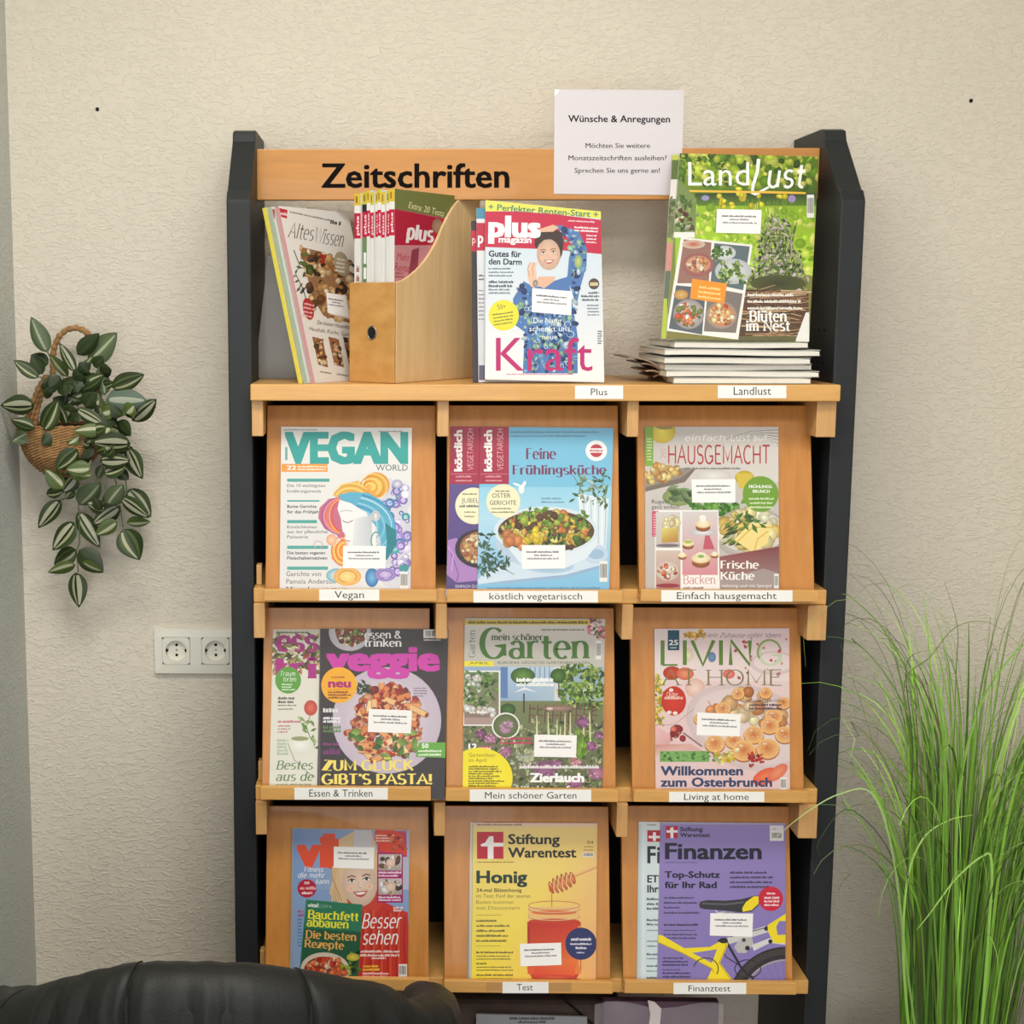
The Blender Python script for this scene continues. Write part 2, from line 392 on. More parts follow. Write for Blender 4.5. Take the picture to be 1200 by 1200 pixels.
# ------------------------------------------------------------------ flat print: coloured polygons laid on a plane
class Art:
    """2-D print in its own sheet units (x right, y DOWN); mapf turns sheet units into points of the paper plane"""
    def __init__(s, mapf, normal, clip=None):
        s.mapf = mapf; s.n = np.array(normal, float); s.clip = clip; s.layer = 1
        s.X = []; s.F = []; s.C = []; s.LY = []; s.pend = []; s.top = 1
        if clip:
            xs = [p[0] for p in clip]; ys = [p[1] for p in clip]; s.b = (min(xs), min(ys), max(max(xs)-min(xs), 1e-6), max(max(ys)-min(ys), 1e-6))
        else: s.b = None
        s.H = np.zeros((161, 161), int)
    def cells(s, pts):
        if s.b is None: return (0, 161, 0, 161)
        x = [(p[0]-s.b[0])/s.b[2]*160 for p in pts]; y = [(p[1]-s.b[1])/s.b[3]*160 for p in pts]; f = lambda v: int(max(0, min(160, v)))
        return (f(min(x)), f(max(x))+1, f(min(y)), f(max(y))+1)
    def _poly(s, pts, cols):
        if s.clip:
            q = s.clip; m = len(q)
            P = [(p[0], p[1])+tuple(c) for p, c in zip(pts, cols)]
            for i in range(m):
                a, b = q[i], q[(i+1) % m]
                def side(p): return (b[0]-a[0])*(p[1]-a[1])-(b[1]-a[1])*(p[0]-a[0])
                out = []
                for j in range(len(P)):
                    p0, p1 = P[j-1], P[j]; s0, s1 = side(p0), side(p1)
                    if (s0 < 0) != (s1 < 0):
                        t = s0/(s0-s1); out.append(tuple(u+(v-u)*t for u, v in zip(p0, p1)))
                    if s1 >= 0: out.append(p1)
                P = out
                if len(P) < 3: return
            pts = [p[:2] for p in P]; cols = [p[2:] for p in P]
        s.pend.append((pts, cols))
    def up(s):
        # each printed element lies just above whatever it overlaps
        if not s.pend: return
        bb = [s.cells(p) for p, c in s.pend]; L = 1+max(int(s.H[a:b, c:d].max()) for a, b, c, d in bb)
        for a, b, c, d in bb: s.H[a:b, c:d] = L
        for pts, cols in s.pend:
            o = len(s.X); s.X += [tuple(p) for p in pts]; s.LY += [L]*len(pts)
            s.F.append(tuple(range(o, o+len(pts)))); s.C.append([tuple(c) for c in cols])
        s.pend = []; s.layer = max(s.layer, L)
    def poly(s, pts, c):
        s.up(); s._poly(pts, [srgb(c)]*len(pts))
    def rect(s, x0, y0, x1, y1, c, c2=None, cr=None):
        s.up(); a = srgb(c); b = srgb(c2) if c2 else a
        if cr: s._poly([(x0, y0), (x1, y0), (x1, y1), (x0, y1)], [a, srgb(cr), srgb(cr), a])
        else: s._poly([(x0, y0), (x1, y0), (x1, y1), (x0, y1)], [a, a, b, b])
    def quad(s, p, cs):
        s.up(); s._poly(p, [srgb(c) for c in cs])
    def ell(s, cx, cy, rx, ry, c, c2=None, rot=0, n=22, up=True, shift=(0, 0)):
        if up: s.up()
        a = srgb(c); e = srgb(c2) if c2 else a; r = math.radians(rot); cr, sr = math.cos(r), math.sin(r)
        pt = []
        for i in range(n):
            q = 2*math.pi*i/n; x = rx*math.cos(q); y = ry*math.sin(q); pt.append((cx+x*cr-y*sr, cy+x*sr+y*cr))
        if c2:
            ce = (cx+shift[0]*rx, cy+shift[1]*ry)
            for i in range(n): s._poly([ce, pt[i], pt[(i+1) % n]], [a, e, e])
        else: s._poly(pt, [a]*n)
    def line(s, pts, w, c, w2=None):
        s.up(); P = [(p[0], p[1]) for p in pts]
        vs, fs = strokes(P, 1, 1)
        vs = []; n = len(P)
        for i in range(n):
            d = np.array(P[min(i+1, n-1)], float)-np.array(P[max(i-1, 0)], float); d /= (math.hypot(*d) or 1)
            ww = (w+((w2 if w2 is not None else w)-w)*i/max(1, n-1))/2; nn = np.array([-d[1], d[0]])*ww
            vs += [tuple(np.array(P[i])+nn), tuple(np.array(P[i])-nn)]
        k = [srgb(c)]*4
        for i in range(n-1): s._poly([vs[2*i], vs[2*i+1], vs[2*i+3], vs[2*i+2]] if s._cw(vs[2*i], vs[2*i+1], vs[2*i+3]) else [vs[2*i+2], vs[2*i+3], vs[2*i+1], vs[2*i]], k)
    def _cw(s, a, b, c): return (b[0]-a[0])*(c[1]-a[1])-(b[1]-a[1])*(c[0]-a[0]) > 0
    def arc(s, cx, cy, rx, ry, a0, a1, w, c, w2=None, n=14):
        s.line([(cx+rx*math.cos(math.radians(a0+(a1-a0)*i/n)), cy+ry*math.sin(math.radians(a0+(a1-a0)*i/n))) for i in range(n+1)], w, c, w2)
    def _txt(s, V, Fc, x0, x1, yb, cap, c, rot):
        V = V.copy(); mn, mx = V[:, 0].min(), V[:, 0].max()
        X = (V[:, 0]-mn)/(mx-mn)*(x1-x0); Y = -V[:, 1]*cap
        r = math.radians(rot); cr, sr = math.cos(r), math.sin(r)
        P = np.stack([x0+X*cr-Y*sr, yb+X*sr+Y*cr], 1); k = srgb(c)
        for gr_ in Fc:
            s.up()
            for f in gr_: s._poly([tuple(P[i]) for i in f], [k]*len(f))
    def t(s, txt, x0, x1, yb, cap, c, bold=0., rot=0):
        V, Fc = sans(txt, bold); s._txt(V/CAPH, Fc, x0, x1, yb, cap, c, rot)
    def tn(s, txt, x0, x1, yb, cap, c, thick=1.1, thin=.45, serif=True, slant=0, rot=0, sw=.95):
        V, Fc = nib(txt, thick, thin, serif, slant, sw); s._txt(V, Fc, x0, x1, yb, cap, c, rot)
    def greek(s, x0, x1, y, n, dy, h, c, seed=0, jag=.35, rot=0, align=0):
        """rows of unreadable small print"""
        r = random.Random(seed*31+int(y)); s.up(); k = srgb(c); ct, st = math.cos(math.radians(rot)), math.sin(math.radians(rot))
        for i in range(n):
            e = x1-(x1-x0)*jag*r.random(); x = x0; yy = y+i*dy
            off = (x1-e)*align
            while x < e:
                wl = h*(1.2+3.5*r.random()); xe = min(x+wl, e)
                # each word: a bar of small uneven letters
                q = x
                while q < xe:
                    lw = h*(.35+.3*r.random()); a = r.choice((0, 0, .25, .25, .35)); 
                    pts = [(q+off, yy-h*(1-a)), (q+off+lw*.8, yy-h*(1-a)), (q+off+lw*.8, yy), (q+off, yy)]
                    if rot: pts = [(x0+(u-x0)*ct-(v-y)*st, y+(u-x0)*st+(v-y)*ct) for u, v in pts]
                    s._poly(pts, [k]*4); q += lw
                x = xe+h*.45
    def blobs(s, test, box, n, r0, r1, pal, seed=0, el=.5, grad=.75, rot=None, m=9):
        r = random.Random(seed); i = 0; tries = 0
        while i < n and tries < n*20:
            tries += 1
            x = box[0]+(box[2]-box[0])*r.random(); y = box[1]+(box[3]-box[1])*r.random()
            if test and not test(x, y): continue
            c = r.choice(pal); q = r0+(r1-r0)*r.random()**1.5; j = 1+(r.random()-.5)*.24
            c = tuple(v*j for v in c)
            s.ell(x, y, q, q*(el+(1-el)*r.random()), tuple(min(255, v*1.08+6) for v in c), tuple(v*grad for v in c), rot=r.uniform(*(rot or (0, 180))), n=m, shift=(-.2, -.3)); i += 1
    def leaves(s, test, box, n, l0, l1, wd, pal, seed=0, rot=(0, 360)):
        r = random.Random(seed); i = 0; tr = 0
        while i < n and tr < n*20:
            tr += 1
            x = box[0]+(box[2]-box[0])*r.random(); y = box[1]+(box[3]-box[1])*r.random()
            if test and not test(x, y): continue
            c = r.choice(pal); L = l0+(l1-l0)*r.random(); a = math.radians(r.uniform(*rot)); dx, dy = math.cos(a)*L, math.sin(a)*L
            nx, ny = -math.sin(a)*L*wd, math.cos(a)*L*wd; j = 1+(r.random()-.5)*.3; k = srgb(tuple(v*j for v in c)); k2 = srgb(tuple(v*j*.7 for v in c))
            s.up()
            s._poly([(x, y), (x+dx*.5-nx, y+dy*.5-ny), (x+dx, y+dy), (x+dx*.5+nx, y+dy*.5+ny)], [k2, k, k, k2]); i += 1
    def barcode(s, x0, y0, x1, y1, seed=1):
        s.rect(x0, y0, x1, y1, (236, 234, 228)); r = random.Random(seed); s.up(); x = x0+(x1-x0)*.08; k = srgb((30, 30, 34)); W = x1-x0; H = y1-y0
        while x < x1-W*.1:
            wv = W*(.02+.035*r.random()); s._poly([(x, y0+H*.14), (x+wv, y0+H*.14), (x+wv, y0+H*.8), (x, y0+H*.8)], [k]*4); x += wv+W*(.02+.03*r.random())
    def into(s, mb, mi=0, step=2.2e-5):
        s.up()
        if not s.X: return
        step = min(step, .0005/s.layer)
        X = np.array(s.X, float); P = s.mapf(X[:, 0], X[:, 1])+s.n*(np.array(s.LY)[:, None]*step)
        o = len(mb.v); mb.v += P.tolist()
        for f, c in zip(s.F, s.C):
            mb.f.append(tuple(i+o for i in f)[::-1]); mb.c.append(c[::-1]); mb.m.append(mi)

class Frame:
    """a zoomed reading of the photograph: crop origin and scale"""
    def __init__(s, x, y, k): s.x, s.y, s.k = x, y, k
    def px(s, u, v): return s.x+np.asarray(u, float)/s.k, s.y+np.asarray(v, float)/s.k
FA, FB, FC = Frame(270, 140, 3.53), Frame(540, 220, 4.615), Frame(720, 90, 3.077)
FD, FE, FF = Frame(280, 440, 4.2857), Frame(500, 440, 4.2857), Frame(720, 440, 4.)
FG, FH, FI = Frame(280, 700, 4.615), Frame(500, 700, 4.615), Frame(720, 700, 4.2857)
FJ, FK, FL = Frame(280, 930, 4.446), Frame(500, 930, 4.446), Frame(720, 930, 4.2857)

def paper(name, fr, quad, P0, n, art=None, parent=None, thick=.0003, material=None, base=(236, 234, 230), back=None):
    """a sheet: quad (TL,TR,BR,BL in crop units) on the plane, printed face forward"""
    n = np.array(n, float); n /= np.linalg.norm(n)
    mapf = lambda x, y: onplane(*fr.px(x, y), P0, n)
    Q = mapf(np.array([q[0] for q in quad]), np.array([q[1] for q in quad]))
    b = MB(); B = Q-n*thick
    k = srgb(base); kb = srgb(back or base)
    b.add(list(Q)+list(B), [(3, 2, 1, 0), (4, 5, 6, 7), (0, 1, 5, 4), (1, 2, 6, 5), (2, 3, 7, 6), (3, 0, 4, 7)], None, 0, cols=[k]*4+[kb]*4)
    if art:
        a = Art(mapf, n, quad); art(a); a.into(b)
    return b.build(name, material or M_PRINT, parent, color=True)

def magazine(fr, quad, P0, n, art, label, group=None, thick=.006, sticker=None, base=(232, 230, 226), spine=(225, 222, 215), stick_back=0, name='magazine', foot=0.012, cat='magazine', parent_loc=None, spine_art=None):
    """quad is the visible front cover; foot lets it run on down behind the lip"""
    n = np.array(n, float); n /= np.linalg.norm(n)
    mapf = lambda x, y: onplane(*fr.px(x, y), P0, n)
    Q = mapf(np.array([q[0] for q in quad]), np.array([q[1] for q in quad]))
    ul = (Q[3]-Q[0])/np.linalg.norm(Q[3]-Q[0]); ur = (Q[2]-Q[1])/np.linalg.norm(Q[2]-Q[1])
    Q2 = Q.copy(); Q2[3] = Q[3]+ul*foot; Q2[2] = Q[2]+ur*foot
    bl, br = Q2[3]-n*thick, Q2[2]-n*thick
    root = empty(name, ((Q2[3]+Q2[2]+bl+br)/4).tolist(), label, cat, group)
    e = (Q[1]-Q[0])/np.linalg.norm(Q[1]-Q[0])
    # cover: front sheet, spine and back sheet folded round the pages
    ct = .00035; b = MB(); k = srgb(base); ks = srgb(spine)
    Fr = [Q2[0], Q2[1], Q2[2], Q2[3]]
    def slab(q, d, c):
        B = [p-n*d for p in q]; b.add(list(q)+B, [(3, 2, 1, 0), (4, 5, 6, 7), (0, 1, 5, 4), (1, 2, 6, 5), (2, 3, 7, 6), (3, 0, 4, 7)], c)
    slab(Fr, ct, k); slab([p-n*(thick-ct) for p in Fr], ct, k)
    sp = [Q2[0]-n*ct, Q2[0]-n*ct+e*.0006, Q2[3]-n*ct+e*.0006, Q2[3]-n*ct]; slab(sp, thick-2*ct, ks)
    a = Art(mapf, n, quad)
    if art: art(a)
    a.into(b)
    if spine_art:
        Hh = np.linalg.norm(Q2[3]-Q2[0])
        sa_ = Art(lambda x, y: Q2[0]-n*(thick*(1-np.asarray(x)))[..., None]+ul*(Hh*np.asarray(y))[..., None]-e*.0002, -e, [(0, 0), (1, 0), (1, 1), (0, 1)])
        spine_art(sa_); sa_.into(b)
    b.build('cover', M_PRINT, root, color=True)
    i = .0012; pg = MB(); u = ul
    PQ = [Q2[0]+e*.0008+u*i, Q2[1]-e*i+u*i, Q2[2]-e*i-u*i, Q2[3]+e*.0008-u*i]
    PQ = [p-n*(ct+.0001) for p in PQ]; B = [p-n*(thick-2*ct-.0002) for p in PQ]
    pg.add(PQ+B, [(3, 2, 1, 0), (4, 5, 6, 7), (0, 1, 5, 4), (1, 2, 6, 5), (2, 3, 7, 6), (3, 0, 4, 7)])
    pg.build('pages', M_PAGES, root)
    if sticker:
        q = sticker; x0, y0 = q[0]; W = q[1][0]-q[0][0]; H = q[3][1]-q[0][1]; sl = math.degrees(math.atan2(q[1][1]-q[0][1], W))
        def sa(A):
            for k_, (i0, i1) in enumerate(((.1, .88), (.28, .72), (.12, .9))):
                A.greek(x0+W*i0, x0+W*i1, y0+H*(.32+.14*k_)+math.tan(math.radians(sl))*W*i0, 1, 5, H*.075, (70, 68, 80) if k_ == 0 else (120, 118, 128), seed=int(x0)+k_, jag=.1, rot=sl)
        p = paper('sticker', fr, q, np.array(P0)+n*(.0006+stick_back), n, sa, root, .0004, M_MATT, (234, 231, 228))
    return root

# ------------------------------------------------------------------ boards
YT = -.045
zt1 = at(600, 450.5, YT).z; zt0 = at(600, 470, YT).z
TS = boxpart('top_shelf', xi0+.001, xi1-.001, YT, WY-.02, zt0, zt1, M_BEECH, rack, bevel=.002)
def label_strip(fr, quad, txt, x0, x1, yb, cap, y, parent, bold=0.0):
    paper('shelf_label', fr, quad, (0, y-.0006, 0), (0, -1, 0), lambda a: a.t(txt, x0, x1, yb, cap, (52, 50, 50), bold), parent, .0004, M_MATT, (240, 238, 232))
def rq(x0, y0, x1, y1): return [(x0, y0), (x1, y0), (x1, y1), (x0, y1)]
label_strip(FB, rq(618, 1070, 878, 1142), 'Plus', 703, 793, 1122, 36, YT, TS)
label_strip(FC, rq(373, 1113, 620, 1159), 'Landlust', 430, 565, 1147, 29, YT, TS)
YL, YB, YF, PHI = -.055, -.022, -.033, math.radians(13)
NF = np.array([0, -math.cos(PHI), math.sin(PHI)]); UPF = Vector((0, math.sin(PHI), math.cos(PHI)))
rows = [dict(board=(690, 707), lips=[(309, 512, 691, 704.5), (524, 730, 691.5, 706), (751, 960, 691.5, 705)], top=475),
        dict(board=(922, 939), lips=[(305, 505, 922.7, 938), (522.5, 725, 925, 939.5), (742.8, 947.5, 927, 940.5)], top=712),
        dict(board=(1146, 1162), lips=[(309, 503.5, 1147, 1160.5), (520.5, 718.5, 1150.4, 1164), (732, 934, 1151, 1165)], top=944)]
labels = [[(FD, rq(403, 1074, 705, 1131), 'Vegan', 480, 628, 1118, 35), (FE, rq(235, 1082, 860, 1140), 'köstlich vegetariscch', 315, 780, 1125, 33), (FF, rq(220, 1007, 835, 1060), 'Einfach hausgemacht', 293, 760, 1048, 32)],
          [(FG, rq(300, 1030, 805, 1094), 'Essen & Trinken', 380, 722, 1078, 38), (FH, rq(233, 1040, 890, 1104), 'Mein schöner Garten', 315, 810, 1088, 35), (FI, rq(275, 977, 753, 1028), 'Living at home', 350, 675, 1018, 33)],
          [None, (FK, rq(395, 982, 635, 1040), 'Test', 470, 553, 1025, 33), (FL, rq(297, 951, 662, 1007), 'Finanztest', 372, 583, 993, 30)]]
bx_ = [(295, 308.5), (512.5, 526), (735, 748.5), (957, 970.5)]
bxw = [(at(a, 490, -.03).x, at(b_, 490, -.03).x) for a, b_ in bx_]
bxw[0] = (xi0+.0015, bxw[0][1]); bxw[3] = (bxw[3][0], xi1-.0015)
under = [zt0]; flapP = []
for r in rows:
    z1 = at(600, r['board'][0], YB).z; z0 = at(600, r['board'][1], YB).z
    boxpart('shelf_board', xi0+.001, xi1-.001, YB, WY-.07, z0, z1, M_BEECH, rack, bevel=.002); r['z'] = (z0, z1); under.append(z0)
for k, zu in enumerate(under[:3]):
    for x0, x1 in bxw: boxpart('divider', x0, x1, -.03, .2, zu-.0575, zu-.0005, M_BEECHV, rack)
    boxpart('hinge_block', xi0+.004, xi0+.013, .0, .02, rows[k]['z'][1]+.0003, rows[k]['z'][1]+.034, M_BEECHV, rack)
    boxpart('dark_backing', xi0+.001, xi1-.001, .2, .206, rows[k]['z'][1]+.0003, zu-.0005, M_DARK, rack, bevel=0)  # added black sheet, its colour stands in for shade behind the flaps
for k, r in enumerate(rows):
    rp = []
    for j, (x0, x1, y0, y1) in enumerate(r['lips']):
        zl1 = at((x0+x1)/2, y0, YL).z; zl0 = at((x0+x1)/2, y1, YL).z
        wx0, wx1 = at(x0, y0, YL).x, at(x1, y0, YL).x
        ztop = min(at(x0, r['top'], .03).z, under[k]-.006)
        P0 = Vector((0, YF, zl1)); zb = zl0+.012
        # flap: tilted board, from just above the ledge to the top
        b = MB(); th = .014; N_ = Vector(NF)
        def pt(z, d): t = (z-zl1)/math.cos(PHI); return Vector((0, YF, zl1))+UPF*t-N_*d
        c = [pt(zl0+.004, 0), pt(ztop, 0), pt(ztop, th), pt(zl0+.004, th)]
        b.add([(wx0+.001, p.y, p.z) for p in c]+[(wx1-.001, p.y, p.z) for p in c], [(0, 1, 2, 3), (7, 6, 5, 4), (0, 4, 5, 1), (1, 5, 6, 2), (2, 6, 7, 3), (3, 7, 4, 0)])
        fl = b.build('display_flap', M_FLAP, rack, bevel=.0015)
        b = MB(); prof_ = [(YL, zl0), (YL, zl1), (YL+.0105, zl1), (YL+.0105, zl0+.0055), (YB-.0005, zl0+.0055), (YB-.0005, zl0)]
        b.add([(wx0, y, z) for y, z in prof_]+[(wx1, y, z) for y, z in prof_], [tuple(range(6)), tuple(range(6, 12))[::-1]]+[(i, i+6, (i+1) % 6+6, (i+1) % 6) for i in range(6)])
        lip = b.build('lip', M_BEECH, fl, bevel=.0012)
        lb = labels[k][j]
        if lb: label_strip(lb[0], lb[1], *lb[2:], YL, fl)
        if (k, j) == (2, 1):
            for q in (rq(310, 985, 397, 1028), rq(633, 985, 755, 1030)):
                paper('tape', FK, q, (0, YL-.0003, 0), (0, -1, 0), None, fl, .0002, mat('yellowed_tape', (186, 142, 88), .3, .5))
        rp.append(P0)
    flapP.append(rp)
# bottom shelf out of the picture's foot, toe board, and feet
zbs = at(600, 1330, 0).z
boxpart('shelf_board', xi0+.001, xi1-.001, YB, WY-.01, zbs-.022, zbs, M_BEECH, rack)
boxpart('shelf_board', xi0+.001, xi1-.001, YB, WY-.01, .08, .102, M_BEECH, rack)
boxpart('toe_board', xi0+.001, xi1-.001, .02, .04, .002, .08, M_ANTH, rack)
# lettering on the header
def hd(a): a.t('Zeitschriften', 375, 1155, 0, 0, (0, 0, 0))
FZ = Frame(0, 0, 1); b = MB(); a = Art(lambda x, y: onplane(x, y, (0, HY-.0004, 0), (0, -1, 0)), (0, -1, 0))
a.t('Zeitschriften', 376.5, 597, 219.5, 27.5, (26, 20, 16), .022); a.into(b)
b.build('lettering', M_LETTER, header)

# ------------------------------------------------------------------ magazines on the flaps
def fp(k, j, d): return np.array(flapP[k][j])+NF*d
SK = (238, 205, 182)
def art_vegan(a):
    a.rect(200, 250, 880, 1080, (234, 232, 228), (226, 224, 222))
    a.greek(222, 440, 276, 1, 5, 7, (150, 150, 150), 1); a.greek(700, 850, 284, 1, 5, 7, (150, 150, 150), 2)
    T = (58, 166, 160)
    a.poly([(228, 290), (280, 290), (312, 372), (345, 300), (345, 290), (445, 290), (445, 312), (400, 312), (400, 350), (440, 350), (440, 372), (400, 372), (400, 412), (445, 412), (445, 434), (360, 434), (360, 330), (315, 434), (300, 434)], T) if 0 else None
    a.t('VEGAN', 230, 850, 437, 146, T, .06)
    a.t('WORLD', 688, 848, 478, 30, (80, 100, 100))
    a.rect(214, 444, 445, 484, (240, 158, 72)); a.t('22', 240, 288, 474, 22, (250, 245, 235), .03); a.greek(296, 440, 462, 2, 14, 9, (250, 235, 215), 3, 0.1)
    a.rect(232, 360, 244, 425, (120, 170, 165))
    y = 518
    for (x1, yy, txts) in ((455, 518, [('Die 10 wichtigsten', 560), ('Ernährungstrends', 588)]), (405, 626, [('Bunte Gerichte', 665), ('für das Frühjahr', 692)]), (392, 726, [('Köstlichkeiten', 768), ('aus der pflanzlichen', 792), ('Patisserie', 818)]), (447, 855, [('Die besten veganen', 898), ('Fleischalternativen', 924)]), (447, 960, [])):
        a.rect(242, yy, x1, yy+(16 if yy != 626 else 8), (84, 168, 160))
        for t_, yb in txts: a.t(t_, 242, 242+len(t_)*10.6, yb, 15, (66, 68, 76), .02 if yy in (626, 855) else .005)
    a.t('Gerichte von', 238, 412, 1008, 24, (84, 86, 90)); a.t('Pamela Anderson', 238, 485, 1046, 24, (84, 86, 90)); a.t('Marc Lauenstein', 238, 545, 1084, 24, (84, 86, 90))
    # soft shade and the quilled paper head
    a.ell(660, 760, 215, 280, (205, 205, 212), (229, 228, 227), n=30)
    r = random.Random(3)
    pal = [(120, 110, 175), (150, 125, 195), (90, 130, 185), (205, 195, 225), (70, 160, 165), (175, 150, 205)]
    for i in range(30): a.ell(r.uniform(700, 850), r.uniform(560, 1040), 60, 60, (206, 204, 216), (216, 215, 222), n=14)
    for i in range(74):
        x = r.uniform(715, 852); y = r.uniform(530, 1010); q = r.uniform(12, 32)
        if x < 760 and y < 640: continue
        q = q; c = r.choice(pal)
        a.ell(x, y, q, q, tuple(min(255, v+50) for v in c), c, n=16)
        a.arc(x, y, q*.7, q*.7, r.uniform(0, 360), r.uniform(200, 560), 4, tuple(v*.75 for v in c)); a.arc(x, y, q*.35, q*.35, 0, 300, 3, (240, 238, 245))
    a.ell(835, 597, 20, 20, (252, 252, 252), (225, 225, 235)); a.ell(795, 545, 26, 22, (230, 228, 240), (160, 160, 190))
    # gold swirl
    a.poly([(470, 600), (520, 545), (600, 528), (650, 560), (640, 600), (560, 596), (490, 612)], (235, 185, 85))
    a.ell(690, 550, 66, 64, (250, 205, 100), (225, 150, 50), rot=10)
    for k in range(5): a.arc(672-k*4, 560, 72-k*13, 66-k*12, 190, 420, 4, [(255, 228, 150), (205, 135, 40)][k % 2])
    for k in range(5): a.arc(560, 610+k*4, 95-k*10, 70-k*9, 200, 330, 4, [(255, 222, 140), (210, 150, 60)][k % 2])
    # blue hair
    a.poly([(500, 600), (560, 585), (650, 590), (720, 630), (770, 700), (795, 790), (780, 870), (735, 930), (700, 900), (715, 840), (690, 760), (640, 690), (560, 640), (510, 640)], (96, 176, 205))
    for k in range(7): a.arc(560-k*3, 760, 225-k*15, 165-k*14, -75, 48, 6-k*.4, [(50, 120, 170), (205, 230, 240), (70, 165, 185), (170, 215, 230)][k % 4], 2)
    a.poly([(735, 740), (790, 780), (790, 850), (745, 925), (700, 935), (745, 860)], (46, 130, 140))
    # pink and orange locks
    a.poly([(500, 612), (450, 620), (405, 665), (398, 715), (430, 770), (490, 800), (530, 850), (530, 760), (505, 700)], (200, 110, 140))
    for k, c in enumerate([(165, 90, 140), (225, 150, 160), (240, 130, 70), (250, 170, 90), (220, 90, 60)]): a.arc(525-k*2, 705, 110-k*15, 95-k*4, 100, 262, 9, c, 4)
    # face
    a.poly([(505, 625), (560, 640), (640, 690), (685, 760), (690, 850), (640, 900), (575, 905), (548, 870), (552, 835), (530, 818), (538, 800), (520, 782), (512, 720), (495, 670)], (240, 238, 236))
    a.quad([(580, 720), (668, 700), (668, 860), (570, 860)], [(228, 228, 230), (196, 200, 204), (200, 204, 208), (226, 226, 228)])
    a.ell(686, 706, 22, 28, (238, 235, 232), (190, 195, 200)); a.arc(686, 706, 12, 18, 120, 400, 4, (160, 175, 185))
    a.arc(545, 718, 28, 20, 20, 150, 4, (120, 110, 105)); a.arc(540, 690, 34, 12, 200, 330, 4, (185, 175, 168)); a.line([(530, 828), (560, 832)], 4, (200, 120, 110))
    # lower curls
    a.poly([(530, 820), (470, 860), (465, 920), (520, 955), (560, 900)], (245, 165, 70))
    for k in range(5): a.arc(525, 880, 60-k*11, 75-k*12, 90, 280, 5, [(230, 110, 50), (255, 215, 130)][k % 2])
    a.ell(465, 825, 26, 28, (250, 215, 190), (240, 160, 120)); a.arc(398, 850, 22, 18, 120, 420, 4, (215, 170, 180))
    a.ell(490, 1005, 52, 36, (225, 235, 235), (110, 175, 190)); a.ell(545, 1010, 70, 46, (250, 222, 150), (230, 170, 80)); a.arc(545, 1010, 45, 30, 100, 400, 5, (200, 140, 60))
    a.ell(668, 1015, 34, 48, (120, 185, 225), (50, 110, 170)); a.ell(735, 1000, 55, 34, (215, 195, 230), (140, 120, 190)); a.arc(735, 1000, 35, 20, 100, 420, 4, (110, 90, 160)); a.arc(690, 830, 26, 44, 60, 300, 7, (90, 165, 140))
    a.rect(806, 952, 852, 978, (70, 150, 150)); a.barcode(808, 985, 850, 1072)
magazine(FD, [(212, 257), (869, 263), (862, 1078), (204, 1072)], fp(0, 0, .0055), NF, art_vegan, 'magazine with big teal title and a quilled rainbow-haired head on white', 'magazines on the display flaps', .005, sticker=[(524, 855), (738, 857), (736, 970), (522, 968)])

